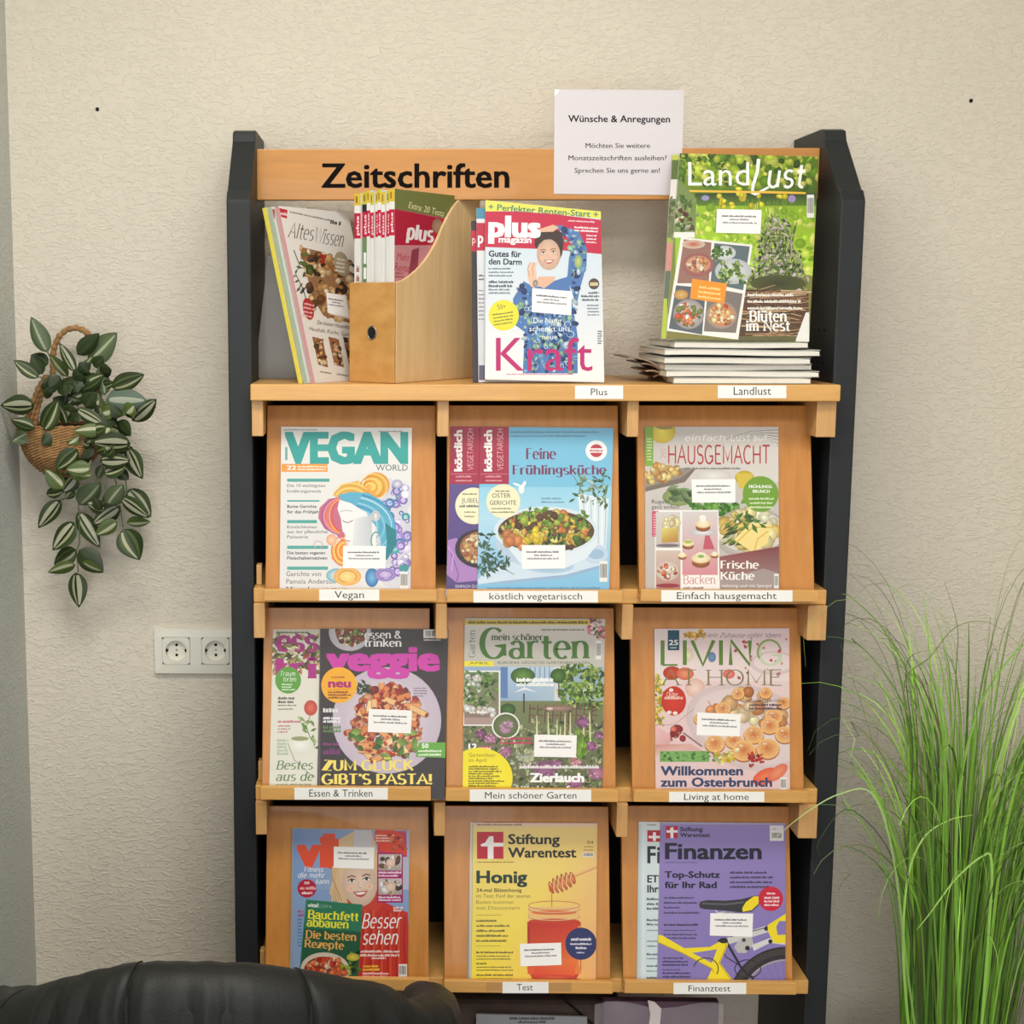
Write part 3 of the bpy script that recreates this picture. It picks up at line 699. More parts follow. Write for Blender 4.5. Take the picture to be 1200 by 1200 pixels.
def bowlfood(a, cx, cy, rx, ry, pal, n, r0, r1, seed):
    a.blobs(lambda x, y: ((x-cx)/rx)**2+((y-cy)/ry)**2 < 1, (cx-rx, cy-ry, cx+rx, cy+ry), n, r0, r1, pal, seed)
def art_kv(x, second):
    def f(a):
        if second: a.rect(90, 250, 300, 1090, (104, 84, 150), (86, 70, 128))
        else: a.rect(250, 250, 945, 1090, (120, 190, 222), (128, 196, 226)); 
        if not second:
            a.quad([(250, 560), (945, 560), (945, 720), (250, 720)], [(150, 208, 232)]*2+[(178, 218, 236)]*2)
            a.rect(250, 720, 945, 1090, (178, 216, 236), (122, 186, 222))
        a.rect(x, 250, x+(148 if not second else 155), 545, (168, 42, 72))
        W = lambda t, x0, x1, yb, cap: None
        # vertical wordmark, read bottom to top
        a.t('köstlich', x+62, x+62+208, 482, 38, (248, 244, 240), .045, rot=-90); a.tn('VEGETARISCH', x+118, x+118+208, 476, 27, (238, 190, 195), .7, .7, False, rot=-90)
        a.line([(x+5, 495), (x+140, 495)], 2, (225, 150, 165)); a.greek(x+30, x+115, 512, 2, 20, 9, (225, 160, 170), 4)
        if second:
            a.ell(235, 655, 92, 92, (244, 240, 205), (240, 234, 196), n=30); a.greek(180, 262, 600, 1, 9, 9, (140, 130, 100), 3); a.t('JUBEL', 175, 262, 640, 24, (110, 110, 90)); a.greek(165, 262, 662, 1, 9, 12, (80, 80, 80), 5, 0); a.greek(190, 262, 690, 2, 22, 8, (140, 130, 100), 6)
            a.poly([(95, 830), (150, 815), (250, 960), (262, 1030), (150, 1040), (100, 1000)], (172, 130, 190)); a.line([(120, 880), (160, 1000), (150, 1040)], 7, (140, 100, 165)); a.line([(100, 850), (135, 900), (125, 980)], 5, (205, 170, 215))
            a.ell(270, 870, 128, 98, (70, 62, 70), (50, 44, 52), n=30); a.ell(278, 865, 112, 84, (215, 165, 110), (150, 95, 60), n=26); a.blobs(lambda x_, y_: ((x_-278)/100)**2+((y_-865)/80)**2 < 1, (175, 785, 265, 945), 40, 8, 20, [(235, 200, 150), (220, 170, 100), (180, 110, 70), (250, 225, 190)], 5)
            a.t('EINFACH GUT', 145, 262, 1066, 14, (230, 225, 240))
            return
        a.greek(420, 880, 288, 2, 20, 8, (90, 130, 165), 7, .2)
        C = (122, 50, 92)
        a.tn('Feine', 498, 652, 420, 54, C, 1.5, .35); a.tn('Frühlingsküche', 430, 905, 497, 46, C, 1.5, .35)
        a.ell(852, 378, 54, 52, (246, 244, 244), n=28); a.ell(852, 378, 33, 33, (190, 60, 75)); a.rect(815, 366, 890, 388, (246, 240, 240)); a.greek(820, 884, 382, 1, 9, 9, (180, 60, 70), 8, 0)
        a.greek(575, 690, 622, 2, 18, 9, (100, 135, 160), 9)
        # fluted vase with herb sprigs
        a.poly([(755, 590), (915, 620), (900, 880), (790, 820)], (222, 232, 238))
        for k in range(8): a.line([(768+k*19, 610+k*4), (782+k*16, 860)], 5, (178, 196, 210) if k % 2 else (240, 246, 248))
        a.leaves(None, (740, 500, 915, 640), 70, 20, 48, .16, [(90, 130, 75), (130, 160, 110), (70, 105, 60), (190, 205, 190)], 4)
        a.line([(800, 640), (770, 560), (735, 500)], 3, (90, 110, 90))
        # tray and bowl
        a.poly([(255, 1030), (300, 975), (600, 880), (860, 840), (905, 870), (880, 950), (700, 1000), (400, 1030), (262, 1050)], (206, 222, 236))
        a.poly([(262, 1048), (400, 1030), (700, 1000), (880, 950), (870, 968), (700, 1018), (400, 1046)], (150, 180, 210))
        a.ell(850, 900, 62, 46, (212, 226, 240), (190, 208, 228)); a.ell(850, 897, 42, 26, (160, 190, 215))
        a.ell(620, 960, 120, 34, (150, 178, 205), (178, 204, 226))
        a.poly([(338, 790), (350, 870), (410, 930), (540, 970), (700, 965), (800, 920), (858, 850), (862, 780)], (222, 232, 240))
        a.poly([(338, 790), (350, 870), (410, 930), (480, 955), (420, 880), (370, 800)], (184, 204, 222))
        a.ell(600, 780, 262, 122, (236, 240, 242), (214, 226, 234), n=36); a.ell(600, 782, 242, 106, (130, 90, 50), (90, 66, 40), n=36)
        bowlfood(a, 600, 782, 228, 98, [(214, 172, 60), (232, 200, 84), (196, 148, 62), (110, 140, 50), (150, 170, 60), (90, 60, 40), (206, 120, 60), (240, 214, 120), (80, 110, 44)], 330, 8, 24, 11)
        a.blobs(None, (480, 770, 585, 840), 7, 24, 34, [(244, 214, 50), (236, 200, 60)], 12, el=.6); a.blobs(None, (385, 790, 480, 860), 6, 24, 34, [(222, 140, 82), (206, 126, 70)], 13, el=.6)
        a.leaves(None, (470, 670, 580, 740), 16, 24, 46, .3, [(120, 170, 50), (90, 140, 40), (150, 190, 80)], 5); a.leaves(None, (590, 780, 680, 850), 12, 20, 40, .25, [(40, 70, 40), (60, 90, 50)], 6); a.leaves(None, (760, 700, 835, 770), 12, 20, 44, .3, [(110, 150, 60), (90, 130, 50)], 7)
        for (p, q) in (((330, 780), (255, 1000)), ((440, 1000), (260, 900)), ((300, 900), (290, 1000))): a.line([p, q], 3, (70, 95, 80))
        a.leaves(None, (262, 790, 330, 990), 34, 26, 48, .2, [(62, 96, 78), (90, 128, 104), (50, 80, 62)], 8); a.leaves(None, (300, 900, 420, 990), 40, 26, 48, .18, [(62, 96, 78), (86, 124, 100)], 9)
        a.ell(385, 632, 85, 86, (244, 240, 205), (240, 234, 196), n=30)
        a.ell(476, 572, 14, 22, (244, 246, 244)); a.ell(488, 548, 8, 20, (244, 246, 244), rot=25); a.ell(452, 548, 20, 6, (244, 246, 244), rot=20)
        a.greek(345, 420, 585, 1, 9, 8, (130, 120, 90), 3); a.t('OSTER', 328, 422, 614, 22, (96, 92, 74), .01); a.t('GERICHTE', 316, 450, 650, 22, (96, 92, 74), .01); a.greek(325, 445, 672, 2, 18, 8, (130, 120, 90), 4)
        a.greek(300, 890, 1072, 1, 9, 9, (90, 140, 180), 12, .05); a.barcode(868, 932, 908, 1036, 3)
    return f
magazine(FE, [(122, 256), (268, 257), (256, 1076), (98, 1074)], fp(0, 1, .0036), NF, art_kv(115, True), 'purple cookery magazine peeking out at left behind the light blue one', 'magazines on the display flaps', .0034)
magazine(FE, [(270, 257), (938, 264), (916, 1085), (254, 1078)], fp(0, 1, .0073), NF, art_kv(265, False), 'light blue cookery magazine with a bowl of yellow spring vegetables', 'magazines on the display flaps', .0034, sticker=[(478, 852), (696, 852), (696, 970), (480, 972)])

def art_haus(a):
    a.rect(140, 235, 775, 1010, (212, 206, 200), (190, 182, 176))
    a.quad([(140, 235), (775, 235), (775, 500), (140, 500)], [(196, 190, 184), (214, 208, 202), (220, 214, 206), (206, 198, 190)])
    for i in range(12): a.line([(520+i*12, 300), (640+i*9, 262+i*3), (765, 255+i*8)], 4, [(165, 160, 155), (232, 228, 224)][i % 2])
    a.ell(225, 262, 62, 56, (240, 226, 90), (196, 170, 50)); a.ell(236, 240, 42, 14, (150, 140, 70))
    a.rect(143, 240, 182, 425, (132, 172, 58)); a.greek(152, 176, 300, 8, 14, 7, (215, 235, 190), 2, .2); 
    # bread plate upper left
    a.poly([(145, 470), (300, 440), (380, 440), (330, 500), (145, 545)], (122, 110, 98)); a.poly([(145, 460), (290, 432), (365, 440), (310, 480), (145, 525)], (150, 138, 124))
    a.blobs(lambda x, y: y < 510-(x-150)*.2 and y > 425, (146, 425, 300, 500), 40, 12, 28, [(238, 200, 120), (246, 222, 160), (222, 170, 90), (200, 140, 70)], 6)
    a.tn('einfach', 330, 520, 306, 28, (240, 236, 228), .9, .9, False, .1); a.tn('Lust auf', 545, 720, 306, 30, (240, 236, 228), .9, .9, False, .1)
    a.ell(385, 365, 0, 0, (0, 0, 0)) if 0 else None
    a.tn('DAS', 215, 243, 384, 40, (200, 150, 150), 1, 1, False); a.tn('HAUSGEMACHT', 252, 728, 413, 84, (176, 40, 46), .85, .7, False)
    a.greek(325, 600, 440, 1, 9, 9, (110, 105, 100), 3, .05)
    a.ell(465, 470, 85, 30, (232, 228, 220), (206, 200, 192)); a.ell(610, 480, 45, 34, (226, 206, 70), (190, 160, 40)); a.poly([(570, 460), (650, 460), (636, 530), (584, 530)], (214, 190, 70))
    # leaves
    a.ell(300, 570, 75, 42, (180, 190, 120), (120, 140, 80)); a.leaves(None, (240, 530, 360, 590), 24, 40, 80, .22, [(88, 122, 66), (120, 150, 90), (70, 100, 56), (150, 170, 120)], 8, (-30, 40))
    a.leaves(None, (380, 600, 600, 660), 120, 22, 50, .3, [(74, 140, 40), (110, 172, 60), (60, 112, 34), (150, 196, 90)], 9)
    a.t('Rugeln', 175, 255, 600, 18, (70, 60, 60)); a.t('ganz einfach', 175, 305, 625, 18, (70, 60, 60))
    # main plate with filled pancakes
    a.ell(640, 740, 178, 122, (226, 220, 214), (176, 166, 158), n=30); a.ell(640, 730, 160, 100, (236, 232, 226), (214, 206, 200), n=30)
    a.blobs(lambda x, y: ((x-620)/140)**2+((y-720)/80)**2 < 1, (495, 640, 768, 800), 60, 22, 48, [(240, 214, 130), (246, 226, 160), (226, 190, 96), (250, 238, 196)], 10)
    a.leaves(None, (500, 700, 680, 810), 44, 30, 66, .14, [(90, 120, 50), (60, 84, 34), (130, 150, 70)], 11, (-60, -20)); a.poly([(560, 770), (640, 690), (740, 700), (715, 790), (650, 830)], (244, 220, 140)); a.line([(575, 780), (650, 710), (735, 712)], 7, (222, 186, 90)); a.line([(655, 825), (672, 765), (720, 730)], 5, (214, 176, 84))
    a.leaves(None, (560, 650, 680, 700), 20, 30, 56, .2, [(80, 120, 50), (110, 150, 70)], 12)
    a.ell(685, 556, 84, 84, (116, 160, 48), n=32)
    for t_, x0, x1, yb in (('FRÜHLINGS-', 630, 742, 528), ('BRUNCH', 648, 728, 550)): a.t(t_, x0, x1, yb, 14, (244, 248, 232), .03)
    a.greek(630, 745, 582, 3, 20, 9, (225, 238, 200), 5, .1, align=.5)
    a.quad([(490, 850), (775, 800), (775, 1010), (490, 1010)], [(150, 84, 82), (128, 64, 66), (158, 140, 136), (150, 120, 116)]); a.poly([(490, 960), (700, 905), (775, 930), (775, 1010), (490, 1010)], (166, 150, 146))
    a.tn('Frische', 496, 678, 905, 36, (250, 248, 244), 1.35, .6); a.tn('Küche', 496, 658, 957, 36, (250, 248, 244), 1.35, .6); a.t('vielseitig und mit Spargel', 500, 735, 992, 14, (245, 240, 235)); a.barcode(748, 930, 770, 998, 5)
    # inset with cakes
    a.poly([(190, 632), (488, 630), (494, 1003), (190, 1003)], (242, 240, 236)); a.rect(176, 636, 206, 755, (206, 84, 110)); a.greek(182, 200, 655, 9, 12, 6, (240, 200, 210), 4, .1)
    a.rect(194, 640, 308, 808, (214, 206, 202), (196, 184, 178)); a.rect(194, 820, 310, 1003, (212, 190, 178), (180, 130, 120)); a.rect(318, 638, 484, 935, (216, 208, 206), (214, 140, 146))
    a.blobs(None, (225, 672, 295, 720), 18, 16, 26, [(240, 226, 190), (236, 214, 160)], 3); a.quad([(218, 715), (300, 715), (298, 780), (222, 785)], [(222, 214, 120), (206, 180, 90), (180, 130, 60), (196, 150, 70)]); a.ell(250, 797, 55, 8, (120, 110, 116))
    a.ell(248, 915, 54, 48, (236, 226, 216), (200, 180, 166)); a.blobs(lambda x, y: ((x-248)/44)**2+((y-918)/30)**2 < 1, (200, 885, 295, 950), 24, 8, 18, [(200, 70, 40), (244, 236, 226), (222, 120, 80), (240, 220, 190)], 4); a.ell(250, 985, 56, 10, (150, 50, 60))
    def cake(x, y, q): a.ell(x, y+q*.4, q, q*.55, (180, 110, 60), (130, 74, 40)); a.rect(x-q, y-q*.1, x+q, y+q*.45, (190, 124, 72), (150, 90, 50)); a.ell(x, y-q*.1, q*1.05, q*.55, (250, 240, 210), (232, 206, 150)); a.ell(x, y-q*.45, q*.6, q*.35, (250, 246, 236), (236, 222, 190))
    a.ell(415, 735, 62, 18, (236, 232, 232), (190, 186, 190)); a.poly([(425, 750), (445, 750), (470, 815), (415, 815)], (196, 90, 106)); cake(415, 700, 34); a.ell(414, 668, 16, 14, (250, 240, 226)); cake(345, 790, 27); a.ell(345, 780, 18, 8, (170, 190, 90)); cake(405, 862, 42); a.ell(405, 848, 16, 8, (150, 180, 90)); cake(318, 845, 20); cake(470, 840, 18)
    a.tn('Backen', 322, 474, 977, 40, (206, 130, 130), .9, .4); a.greek(322, 420, 1000, 1, 9, 9, (150, 110, 110), 5)
magazine(FF, [(143, 240), (768, 241), (772, 1006), (146, 1004)], fp(0, 2, .0055), NF, art_haus, 'cookery magazine with thin red title, filled pancakes and a cake inset', 'magazines on the display flaps', .005, sticker=[(362, 487), (567, 486), (567, 595), (364, 596)])

# row two
def art_essen(a):
    a.rect(160, 165, 440, 1035, (226, 220, 204), (230, 228, 216)); a.rect(160, 172, 440, 205, (205, 198, 180), (222, 214, 194))
    a.leaves(None, (185, 205, 430, 400), 110, 30, 70, .22, [(120, 110, 60), (200, 170, 110), (90, 80, 46), (170, 80, 70), (236, 220, 180), (140, 150, 80)], 3); a.greek(200, 400, 195, 1, 9, 10, (90, 80, 70), 2)
    M = (172, 44, 130)
    a.tn('ess', 200, 430, 290, 112, M, 1.7, .6); a.tn('essen', 200, 620, 290, 112, M, 1.7, .6) if 0 else None; a.tn('tri', 190, 425, 438, 112, M, 1.7, .6)
    a.ell(266, 448, 70, 72, (96, 160, 60), n=30); a.tn('Traum', 225, 305, 425, 26, (240, 246, 232), .8, .5, False, .2); a.tn('torten', 240, 310, 455, 26, (240, 246, 232), .8, .5, False, .2); a.greek(232, 305, 475, 3, 14, 8, (220, 240, 210), 4)
    a.greek(210, 300, 552, 2, 20, 15, (60, 64, 60), 5, 0); a.greek(210, 320, 588, 2, 20, 8, (110, 110, 100), 6); a.greek(210, 330, 678, 1, 20, 14, (190, 90, 110), 7, 0); a.greek(210, 290, 700, 3, 16, 9, (190, 120, 130), 8); a.greek(206, 280, 780, 5, 18, 14, (170, 190, 160), 9)
    a.ell(388, 598, 36, 42, (226, 110, 90), (190, 66, 50)); a.line([(385, 640), (365, 700), (385, 760)], 5, (120, 150, 80)); a.leaves(None, (350, 660, 420, 840), 16, 30, 60, .2, [(110, 150, 70), (170, 190, 120)], 5)
    a.ell(330, 800, 75, 50, (244, 242, 236), (222, 222, 206)); a.ell(330, 764, 48, 12, (150, 160, 110)); a.line([(265, 790), (300, 880), (400, 970)], 4, (150, 160, 130))
    a.tn('Bestes', 200, 400, 930, 46, (112, 140, 92), 1.1, .5, True, .2); a.tn('aus de', 200, 408, 992, 46, (112, 140, 92), 1.1, .5, True, .2); a.greek(200, 410, 1020, 1, 9, 12, (130, 150, 120), 9)
magazine(FG, [(184, 172), (440, 172), (432, 1030), (164, 1028)], fp(1, 0, .0036), NF, art_essen, 'pale food magazine with magenta title peeking out behind the black one', 'magazines on the display flaps', .0034)
def blob_letters(a, txt, x0, x1, yb, cap, c):
    a.t(txt, x0, x1, yb, cap, c, .085)
def art_veggie(a):
    a.rect(425, 165, 1135, 1105, (66, 58, 56), (54, 48, 48)); a.rect(430, 172, 440, 1090, (98, 90, 86)); 
    for i in range(5): a.line([(430, 240+i*150), (1130, 236+i*150)], 2, (78, 70, 66))
    a.ell(600, 190, 114, 100, (220, 212, 216), (190, 182, 190), n=30); a.ell(606, 180, 86, 82, (130, 70, 50), (90, 60, 40)); a.blobs(lambda x, y: ((x-606)/80)**2+((y-180)/78)**2 < 1, (525, 172, 690, 255), 60, 7, 18, [(190, 150, 90), (120, 140, 60), (160, 60, 50), (230, 210, 170), (110, 60, 40)], 4)
    # plate
    a.ell(800, 665, 294, 288, (216, 204, 214), (198, 184, 198), n=44); a.ell(800, 670, 222, 222, (226, 216, 224), (206, 192, 204), n=40)
    t = lambda x, y: ((x-805)/192)**2+((y-680)/205)**2 < 1
    a.blobs(t, (610, 470, 1010, 890), 260, 12, 32, [(206, 90, 50), (180, 60, 36), (226, 130, 80), (150, 40, 30), (120, 50, 36), (236, 170, 120)], 5)
    r = random.Random(8)
    for i in range(64):
        x, y = r.uniform(620, 1000), r.uniform(480, 880)
        if not t(x, y): continue
        q = r.uniform(0, 180); L = r.uniform(34, 56); dx, dy = math.cos(math.radians(q))*L, math.sin(math.radians(q))*L; c = r.choice([(240, 190, 130), (232, 160, 100), (246, 212, 160), (222, 136, 80)])
        a.line([(x-dx, y-dy*.7), (x+dx, y+dy*.7)], 34, tuple(v*.72 for v in c)); a.line([(x-dx, y-dy*.7), (x+dx, y+dy*.7)], 26, c); a.ell(x+dx, y+dy*.7, 9, 14, (150, 60, 40), rot=q)
    a.blobs(t, (620, 480, 1000, 880), 60, 7, 15, [(196, 50, 34), (170, 30, 26), (222, 80, 50)], 15)
    a.leaves(t, (615, 640, 1000, 850), 26, 40, 84, .3, [(120, 160, 60), (160, 190, 90), (84, 124, 44)], 6); a.leaves(None, (650, 470, 720, 520), 22, 20, 44, .22, [(70, 90, 60), (50, 70, 44)], 7)
    a.tn('essen &', 678, 878, 222, 40, (246, 244, 240), 1.35, .55); a.tn('trinken', 678, 880, 266, 40, (246, 244, 240), 1.35, .55)
    M = (206, 64, 168)
    a.t('veggie', 470, 1088, 394, 128, M, .05)
    a.ell(542, 475, 97, 97, (240, 168, 30), (246, 176, 40), n=34); a.t('neu', 482, 606, 486, 44, (176, 30, 110), .045); a.greek(500, 590, 436, 1, 9, 8, (150, 70, 20), 3); a.line([(480, 500), (605, 496)], 2, (180, 90, 20)); a.greek(482, 604, 518, 3, 15, 11, (130, 60, 30), 4, .2)
    a.greek(455, 540, 622, 1, 9, 30, (226, 222, 222), 5, 0); a.greek(455, 545, 660, 2, 18, 13, (240, 240, 240), 6, 0) ; a.greek(455, 550, 710, 2, 20, 16, (96, 130, 70), 7, 0); a.greek(455, 545, 800, 1, 20, 14, (150, 60, 130), 7, 0); a.greek(455, 545, 850, 1, 20, 32, (120, 56, 110), 8, 0); a.greek(945, 1020, 495, 4, 14, 7, (120, 100, 130), 9)
    a.poly([(975, 786), (1118, 784), (1116, 868), (955, 862)], (104, 172, 62)); a.t('50', 988, 1026, 815, 24, (248, 250, 240), .03); a.greek(970, 1100, 836, 2, 20, 11, (240, 248, 226), 10, .1)
    Y = (250, 226, 110)
    a.tn('ZUM GLÜCK', 446, 945, 935, 54, Y, 1.65, .75); a.tn("GIBT'S PASTA!", 446, 1046, 1010, 54, Y, 1.65, .75)
    a.barcode(998, 174, 1128, 220, 3); a.greek(1000, 1090, 234, 1, 9, 8, (220, 220, 220), 2)
magazine(FG, [(440, 170), (1133, 172), (1112, 1098), (424, 1024)], fp(1, 0, .0073), NF, art_veggie, 'black food magazine with magenta title and a plate of pasta', 'magazines on the display flaps', .0034, sticker=[(702, 603), (936, 612), (930, 736), (697, 728)], base=(66, 58, 56), spine=(60, 54, 52), foot=.0)

def art_garten(a):
    a.rect(190, 110, 965, 1045, (214, 208, 200), (120, 130, 90)); a.rect(205, 122, 880, 148, (216, 192, 60)); a.greek(225, 870, 142, 1, 9, 13, (70, 60, 30), 3, .02)
    a.greek(620, 860, 180, 1, 9, 10, (110, 110, 104), 4); a.leaves(None, (880, 125, 950, 210), 40, 20, 40, .35, [(200, 80, 90), (230, 150, 160), (240, 200, 200), (110, 120, 60)], 3)
    a.tn('Garten', 225, 380, 262, 34, (110, 112, 100), .8, .35, True, 0, rot=-90) if 0 else a.tn('Garten', 262, 262+150, 326, 36, (104, 108, 96), .8, .35, rot=-90)
    Gc = (72, 116, 40)
    a.tn('G', 284, 432, 330, 164, Gc, 1.35, .3, True); a.tn('arten', 442, 882, 330, 128, Gc, 1.3, .45)
    a.tn('mein schöner', 350, 628, 232, 34, (54, 64, 36), 1.4, .55)
    a.rect(203, 345, 362, 372, (236, 222, 60)); a.t('APRIL', 232, 340, 362, 13, (90, 90, 30)); a.t('EUROPAS GRÖSSTES GARTENMAGAZIN', 385, 880, 360, 14, (80, 88, 70))
    # garden photo
    a.rect(200, 376, 955, 600, (150, 176, 200), (160, 180, 170)); a.rect(200, 560, 955, 1040, (120, 130, 84), (96, 100, 70))
    a.quad([(400, 376), (720, 376), (720, 560), (400, 560)], [(176, 200, 226), (190, 208, 226), (170, 190, 206), (150, 176, 200)]); a.rect(400, 376, 438, 545, (96, 130, 180)); a.rect(690, 376, 724, 560, (214, 216, 212))
    for k in range(5): a.line([(560+k*26, 376), (560+k*26, 440)], 6, (120, 150, 180))
    a.leaves(lambda x, y: x > 720, (720, 376, 955, 600), 320, 18, 40, .35, [(110, 150, 50), (150, 180, 70), (80, 116, 40), (180, 200, 110), (60, 90, 30)], 5)
    a.ell(520, 425, 66, 46, (110, 150, 60), (56, 90, 34)); a.ell(710, 425, 42, 40, (90, 130, 50), (50, 80, 30)); a.line([(526, 520), (526, 625)], 8, (60, 60, 56)); a.line([(715, 460), (715, 540)], 7, (70, 60, 50)); a.poly([(470, 515), (530, 485), (600, 515), (535, 500)], (226, 230, 236)); a.ell(440, 607, 42, 34, (80, 120, 50), (48, 76, 30))
    for i in range(9):
        x = 560+i*42; a.line([(x, 580), (x-6, 680)], 8, (104, 76, 64)); a.line([(x+18, 570), (x+16, 690)], 6, (130, 100, 84)); a.line([(x, 600+i % 3*8), (x+30, 604)], 7, (96, 70, 60)); a.line([(x, 636), (x+30, 640)], 7, (112, 84, 70))
    a.ell(712, 600, 92, 16, (172, 142, 124), (130, 100, 84)); a.ell(665, 602, 18, 8, (220, 190, 190))
    r = random.Random(2)
    a.leaves(None, (200, 670, 955, 1040), 620, 18, 44, .28, [(110, 130, 70), (80, 104, 50), (150, 160, 110), (176, 170, 120), (70, 80, 44), (130, 120, 90), (190, 190, 150)], 6)
    for i in range(9):
        x = r.uniform(585, 900); a.line([(x, r.uniform(760, 820)), (x+r.uniform(-8, 8), r.uniform(610, 700))], 13, (214, 214, 160), 4)
    for x, y, q in ((845, 676, 36), (890, 806, 32), (430, 836, 34), (920, 950, 46), (640, 930, 60), (345, 765, 34), (810, 886, 34), (700, 905, 34), (560, 905, 24), (935, 745, 24), (290, 740, 30), (800, 1005, 40), (330, 960, 40)):
        c = r.choice([(150, 90, 130), (170, 110, 150), (196, 130, 160)]) if x != 810 else (222, 150, 160)
        a.ell(x, y, q, q*.8, c, tuple(v*.7 for v in c), n=14); a.blobs(lambda u, v: ((u-x)/q)**2+((v-y)/(q*.8))**2 < 1, (x-q, y-q, x+q, y+q), 26, 3, 8, [c, tuple(min(255, v*1.35) for v in c), tuple(v*.7 for v in c)], int(x))
    a.leaves(None, (810, 700, 880, 830), 20, 40, 80, .25, [(140, 180, 60), (110, 150, 40)], 9, (60, 120)); a.leaves(None, (475, 810, 570, 900), 24, 30, 56, .3, [(214, 216, 190), (190, 196, 150)], 10)
    a.greek(485, 680, 455, 2, 26, 20, (246, 246, 240), 5, 0); a.greek(505, 930, 925, 1, 9, 18, (246, 240, 240), 6, 0)
    a.t('Lieblingsplätze', 486, 680, 456, 20, (250, 250, 246), .03)
    # inset left
    a.rect(196, 396, 398, 695, (240, 240, 234)); a.rect(203, 404, 390, 688, (110, 130, 90), (150, 120, 110)); a.leaves(lambda x, y: 206 < x < 375, (206, 410, 370, 600), 130, 18, 40, .3, [(90, 130, 50), (120, 160, 70), (60, 94, 36), (170, 190, 130)], 7); a.blobs(None, (215, 420, 290, 540), 14, 12, 20, [(226, 226, 216), (200, 196, 190)], 8); a.blobs(None, (215, 590, 380, 640), 16, 14, 22, [(236, 232, 226), (190, 170, 150)], 9, el=.8); a.rect(204, 650, 390, 688, (176, 150, 140)); a.t('Im Beet', 232, 330, 628, 16, (250, 250, 250), .03)
    a.ell(428, 695, 76, 72, (240, 240, 234), n=32); a.ell(428, 695, 68, 64, (130, 136, 90), (90, 104, 60), n=30); a.blobs(None, (405, 675, 465, 730), 22, 9, 17, [(206, 160, 190), (180, 130, 160), (226, 190, 210)], 9)
    a.greek(395, 570, 770, 2, 24, 14, (196, 60, 96), 6, .05); a.t('12', 226, 272, 822, 30, (250, 248, 250), .04); a.rect(280, 806, 350, 828, (200, 60, 100)); a.greek(284, 346, 824, 1, 9, 13, (250, 240, 240), 7, 0)
    a.ell(285, 975, 180, 162, (248, 232, 40), (244, 226, 30), n=40)
    a.t('Gartenideen', 228, 368, 862, 20, (140, 110, 20)); a.t('im April', 228, 322, 890, 20, (140, 110, 20)); a.greek(226, 420, 920, 5, 26, 10, (96, 84, 20), 8, .3); a.greek(226, 400, 932, 4, 26, 9, (96, 84, 20), 9, .3)
    a.t('Zierlauch', 558, 852, 998, 46, (250, 250, 248), .05); a.t('blüht bis zum Sommer', 486, 920, 1050, 30, (246, 246, 240), .04)
    a.barcode(914, 235, 944, 335, 3)
magazine(FH, [(206, 112), (965, 116), (950, 1040), (194, 1036)], fp(1, 1, .0055), NF, art_garten, 'garden magazine with green serif title, flower bed and yellow circle', 'magazines on the display flaps', .005, sticker=[(583, 742), (812, 746), (808, 866), (580, 862)])

